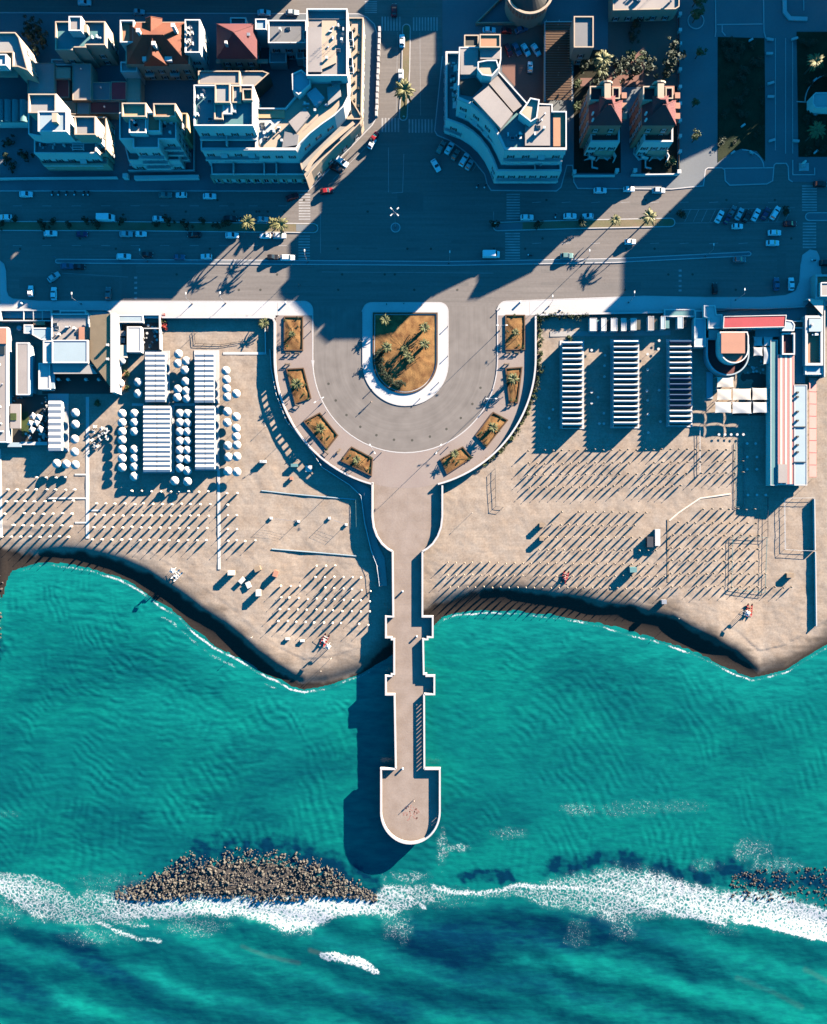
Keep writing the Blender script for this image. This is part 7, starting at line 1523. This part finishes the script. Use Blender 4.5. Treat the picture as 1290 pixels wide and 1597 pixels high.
# ---------------------------------------------------------------- lamps, bollards, signs
def lamp_proto(h=8.0, arms=2):
    t = thing('street_lamp', 'x', 'street lamp')
    obj('base', MB().lathe([(.22, -.05), (.22, .35), (.1, .5)], 8), M_DARK, t, local=True); obj('pole', MB().tube((0, 0, 0), (0, 0, h), .08, .05, n=7), M_METAL, t, local=True)
    for k in range(arms):
        a = 2*pi*k/arms; x, y = 1.1*cos(a), 1.1*sin(a); obj('arm', MB().tube((0, 0, h-.3), (x, y, h), .04, n=5), M_METAL, t, local=True); obj('lamp_head', MB().box(x*1.25, y*1.25, h, .7, .3, .14, a), M_LAMP, t, local=True)
    return t
LT = {}
def lamp(kind, px, py, lab, grp=None, a=0, z=.12):
    if kind not in LT: o = LT[kind] = lamp_proto(*{'double': (7.5, 2), 'single': (7.0, 1), 'mast': (13.0, 4)}[kind])
    else: o = copy_tree(LT[kind])
    o.location = (*P(px, py, z), z); o.rotation_euler.z = radians(a); o['label'] = lab
    if grp: o['group'] = grp
lamp('mast', 617, 355, 'tall mast with four lamp heads on the small round island at the junction', None, 45)
for x, y, a, lab in ((779, 516, 0, 'street lamp at the right kerb of the half round square'), (502, 629, 30, 'street lamp at the left kerb of the half round square'), (683, 703, 60, 'street lamp at the kerb by the lowest right bed'), (583, 703, -60, 'street lamp at the kerb by the lowest left bed'), (763, 627, 0, 'street lamp at the kerb between the second and third right beds')): lamp('double', x, y, lab, 'lamps round the square', a)
for x, y, lab in ((127, 474, 'first street lamp on the left promenade'), (300, 474, 'street lamp on the left promenade above the sunlit edge'), (352, 473, 'street lamp on the left promenade before the cabins'), (856, 478, 'street lamp on the right promenade by the hedge'), (980, 472, 'street lamp on the right promenade above the beach huts'), (1147, 468, 'street lamp on the right promenade above the red roof')): lamp('single', x, y, lab, 'lamps on the promenade', 90)
for x, y, lab in ((912, 409, 'street lamp with a pale curved arm on the thin divider in the sun streak'), (700, 411, 'street lamp on the thin divider below the junction'), (480, 409, 'street lamp on the thin divider by the left crosswalk'), (230, 408, 'street lamp on the thin divider left'), (1100, 400, 'street lamp on the thin divider right')): lamp('single', x, y, lab, 'lamps on the thin divider', 90, .13)
for x, y, lab in ((628, 965, 'lamp post beside the upper bays of the pier'), (646, 1100, 'lamp post halfway along the pier'), (628, 1200, 'lamp post where the pier meets its round head')): pass
lb = MB().lathe([(.12, 0), (.12, .75), (.16, .78), (.16, .9), (.05, .95)], 8).mesh('bollard', M_DARK)
for x, y, lab in ((483, 501, 'l'), (485, 517, 'l'), (508, 643, 'l'), (595, 706, 'l'), (779, 482, 'r'), (758, 639, 'r'), (699, 697, 'r'), (563, 533, 'i'), (564, 574, 'i'), (580, 608, 'i'), (655, 622, 'i'), (698, 510, 'i'), (698, 556, 'i'), (684, 597, 'i'), (603, 475, 'i'), (630, 474, 'i'), (658, 476, 'i')):
    o = bpy.data.objects.new('bollard', lb); C.objects.link(o); o.location = (*P(x, y, .15), .14)
    tag(o, {'l': 'dark bollard on the left kerb of the half round square', 'r': 'dark bollard on the right kerb of the half round square', 'i': 'dark bollard on the white rim of the round island'}[lab], 'bollard', 'bollards '+lab)
bin_ = MB().lathe([(.28, 0), (.32, .8), (.34, .82), (.1, .9)], 10).mesh('litter_bin', M_WMET)
for x, y, z, lab in ((628, 922, .13, 'white litter bin on the narrow part of the pier'), (650, 992, .13, 'white litter bin by the upper right bay of the pier'), (628, 1198, .13, 'white litter bin where the pier meets its round head'), (683, 833, .13, 'white litter bin in the right corner of the pier neck'), (35, 474, .14, 'white litter bin at the left end of the promenade'), (446, 473, .14, 'white litter bin near the corner of the left promenade'), (811, 472, .14, 'white litter bin near the corner of the right promenade'), (874, 484, .14, 'white litter bin by the hedge of the right promenade')): put(bin_, x, y, z, lab, 'litter bin', None)
def sign(px, py, lab, m, z=.0):
    b = thing('traffic_sign', lab, 'traffic sign', (*P(px, py), z)); obj('pole', MB().tube((0, 0, 0), (0, 0, 2.4), .04, n=6), M_METAL, b, local=True)
    v = [(.32*cos(2*pi*i/14), y, 2.5+.32*sin(2*pi*i/14)) for y in (-.02, .02) for i in range(14)]; obj('disc', MB().add(v, [(i, (i+1) % 14, 14+(i+1) % 14, 14+i) for i in range(14)]+[tuple(range(13, -1, -1)), tuple(range(14, 28))]), m, b, local=True)
sign(91, 405, 'round blue sign at the left tip of the thin divider', CM['blue'], .15); sign(1166, 397, 'round blue sign at the right tip of the thin divider', CM['blue'], .15); sign(496, 356, 'round white sign at the tip of the left middle island', M_WMET, .15); sign(771, 353, 'round white sign at the tip of the right middle island', M_WMET, .15); sign(630, 188, 'round white sign at the tip of the avenue island', M_WMET, .15)
# ---------------------------------------------------------------- people
def person(px, py, rz, lab, top, trousers, z=.01, stride=.35):
    root = thing('person', lab, 'person', (*P(px, py, z), z), radians(rz))
    def skin(name, verts, edges, radii, m, rootv=0, sub=1):
        me = bpy.data.meshes.new(name); me.from_pydata(verts, edges, []); o = bpy.data.objects.new(name, me); C.objects.link(o)
        sk = o.modifiers.new('skin', 'SKIN'); ss = o.modifiers.new('sub', 'SUBSURF'); ss.levels = sub
        for i, r_ in enumerate(radii): me.skin_vertices[0].data[i].radius = (r_, r_) if not isinstance(r_, tuple) else r_
        me.skin_vertices[0].data[rootv].use_root = True
        dg = bpy.context.evaluated_depsgraph_get(); ev = o.evaluated_get(dg); nm = bpy.data.meshes.new_from_object(ev); nm.name = name
        nm.materials.clear(); nm.materials.append(m); o.modifiers.clear(); o.data = nm; o.parent = root; return o
    s_ = stride
    V = [(0, 0, .95), (0, 0, 1.15), (0, 0, 1.38), (.02, 0, 1.50), (.03, 0, 1.60), (.04, 0, 1.72)]; R = [(.15, .11), (.15, .10), (.17, .10), .055, .095, .085]; E = [(0, 1), (1, 2), (2, 3), (3, 4), (4, 5)]
    for sg in (-1, 1):
        f = s_*sg; b0 = len(V)
        V += [(.02*sg, .10*sg, .88), (f*.6+.08, .10*sg, .50), (f, .10*sg, .08), (f+.18, .11*sg, .04)]; R += [.085, .06, .045, .035]; E += [(0, b0), (b0, b0+1), (b0+1, b0+2), (b0+2, b0+3)]
        b1 = len(V); V += [(0, .19*sg, 1.38), (-f*.3, .24*sg, 1.10), (-f*.5+.08, .24*sg, .86)]; R += [.055, .042, .03]; E += [(2, b1), (b1, b1+1), (b1+1, b1+2)]
        for k in range(5):
            b2 = len(V); hx, hy, hz = V[b1+2]; dx = (k-1.5)*.018
            V += [(hx+dx+(.05 if k == 0 else .02), hy, hz-.05), (hx+dx*1.2+(.07 if k == 0 else .035), hy-.01*sg, hz-.09-.008*(2-abs(k-2)))]; R += [.010, .008]; E += [(b1+2, b2), (b2, b2+1)]
    skin('body', V, E, R, M_SKIN)
    skin('shirt', [(0, 0, .93), (0, 0, 1.15), (0, 0, 1.40), (0, .19, 1.39), (0, -.19, 1.39), (-s_*.15, .225, 1.22), (s_*.15, -.225, 1.22)], [(0, 1), (1, 2), (2, 3), (2, 4), (3, 5), (4, 6)], [(.165, .125), (.165, .115), (.185, .115), .07, .07, .06, .06], top)
    skin('trousers', [(0, 0, .97), (.02, .10, .86), (s_*.6+.08, .10, .50), (s_, .10, .13), (-.02, -.10, .86), (-s_*.6+.08, -.10, .50), (-s_, -.10, .13)], [(0, 1), (1, 2), (2, 3), (0, 4), (4, 5), (5, 6)], [(.16, .12), .10, .075, .06, .10, .075, .06], trousers)
    obj('hair', MB().lathe([(.09, 1.66), (.105, 1.72), (.095, 1.79), (.05, 1.825)], 10, cx=.02), M_HAIR, root, True, local=True)
    obj('nose', MB().box(.135, 0, 1.64, .03, .025, .045), M_SKIN, root, local=True)
    for sg in (-1, 1): obj('ear', MB().box(.03, .10*sg, 1.65, .04, .02, .06), M_SKIN, root, local=True); obj('eye', MB().box(.115, .035*sg, 1.675, .015, .025, .014), M_DARK, root, local=True)
    obj('mouth', MB().box(.12, 0, 1.595, .012, .045, .012), M_DKRED, root, local=True)
person(579, 627, 40, 'person in a pale top crossing the sunlit asphalt of the half round square', M_CLOTHL, M_CLOTHD)
person(467, 446, 20, 'person in a pale top on the sunlit road near the left promenade', M_CLOTHL, M_CLOTHD)
person(646, 1247, 200, 'person in a pale top standing on the round pier head', M_CLOTHL, M_CLOTHD, .14, .1)
# ---------------------------------------------------------------- breakwater rocks
def rock_mesh(seed, m):
    bm = bmesh.new(); bmesh.ops.create_icosphere(bm, subdivisions=1, radius=.5); r = random.Random(seed)
    for v in bm.verts: v.co = Vector((v.co.x*r.uniform(.6, 1.35), v.co.y*r.uniform(.6, 1.35), v.co.z*r.uniform(.5, 1.15)))
    me = bpy.data.meshes.new('rock'); bm.to_mesh(me); bm.free(); me.materials.append(m); return me
RM = [rock_mesh(i, M_ROCKA if i % 5 else M_ROCKB) for i in range(10)]
cands = []
ux, uy = [178, 205, 255, 275, 293, 324, 345, 373, 415, 464, 499, 551, 575, 590], [1392, 1378, 1354, 1338, 1326, 1340, 1330, 1320, 1326, 1330, 1342, 1370, 1386, 1396]
for _ in range(3300):
    x = rs.uniform(180, 588); yu = np.interp(x, ux, uy)+rs.gauss(0, 4); yl = 1403+4*sin(x/30.)+rs.gauss(0, 1.5); t = rs.random()**.85
    y = yu+(yl-yu)*t; hgt = min(1, (y-yu)/22)*min(1, (yl+10-y)/14)*min(1, (x-172)/70)*min(1, (598-x)/60)
    cands.append((.36+.85*rs.random()**3.5, x, y, WATER_Z-.15+.95*max(hgt, .05)*.6+rs.uniform(-.35, .2), 'c'))
for _ in range(420):
    x = rs.uniform(1140, 1310); y = rs.uniform(1352+max(0, (1200-x))*.2, 1405+(x-1200)*.08); cands.append((rs.uniform(.4, .85), x, y, WATER_Z+rs.uniform(-.3, .12), 'r'))
for _ in range(90):
    y = rs.uniform(892, 1016); x = rs.uniform(-25, 4+4*sin(y/9)); cands.append((rs.uniform(.6, 1.15), x, y, WATER_Z+rs.uniform(-.1, .5), 'l'))
cr = list(zip(ux, uy)); core = [(x, y+5) for x, y in cr]+[(580, 1402), (500, 1406), (400, 1404), (300, 1405), (200, 1400)]
struct('breakwater_core', soil_mound('breakwater_core', densify(ccw(W(core, WATER_Z)), 2.5), WATER_Z-.35, .75, 5, .35), M_ROCKB)
cands.sort(reverse=True); rest = MB()
LAB = {'c': ('angular boulder on the crescent breakwater left of the pier head', 'boulders of the crescent breakwater'), 'r': ('wet dark boulder in the surf at the right edge', 'boulders in the right surf'), 'l': ('boulder at the left edge where the sand meets the sea', 'boulders at the left edge')}
for i, (s_, x, y, z, k) in enumerate(cands):
    me = RM[(i*7) % 10] if k == 'c' else RM[(i % 2)*5]
    M_ = Matrix.Translation((*P(x, y, z), z)) @ Matrix.Rotation(rs.random()*6.28, 4, 'Z') @ Matrix.Rotation(rs.gauss(0, .5), 4, 'X') @ Matrix.Diagonal((s_*rs.uniform(.8, 1.4), s_*rs.uniform(.7, 1.1), s_*rs.uniform(.7, 1.15), 1))
    if i < 300:
        o = bpy.data.objects.new('boulder', me); C.objects.link(o); o.matrix_world = M_; tag(o, LAB[k][0], 'boulder', LAB[k][1])
    else:
        b0 = len(rest.v); rest.v += [tuple(M_ @ v.co) for v in me.vertices]
        for p_ in me.polygons: rest.f.append([j+b0 for j in p_.vertices]); rest.m.append(0 if me.materials[0] is M_ROCKA else 1)
tag(obj('breakwater_rubble', rest.mesh('breakwater_rubble', [M_ROCKA, M_ROCKB]), None), kind='stuff')
# pale boulders along the curved wall, right
for i in range(34):
    a = radians(-2+i*1.75); rr_ = 208.5+rs.gauss(0, .8); x, y = 632+cos(a)*rr_, 556+sin(a)*rr_; z = sz(x, y)
    o = bpy.data.objects.new('boulder', RM[1+i % 4]); C.objects.link(o); o.location = (*P(x, y, z), z+.1); o.rotation_euler = (rs.random(), rs.random(), rs.random()*6); q = rs.uniform(.8, 1.5); o.scale = (q, q, q)
    tag(o, 'pale boulder at the foot of the curved wall, right of the square', 'boulder', 'pale boulders under the curved wall')
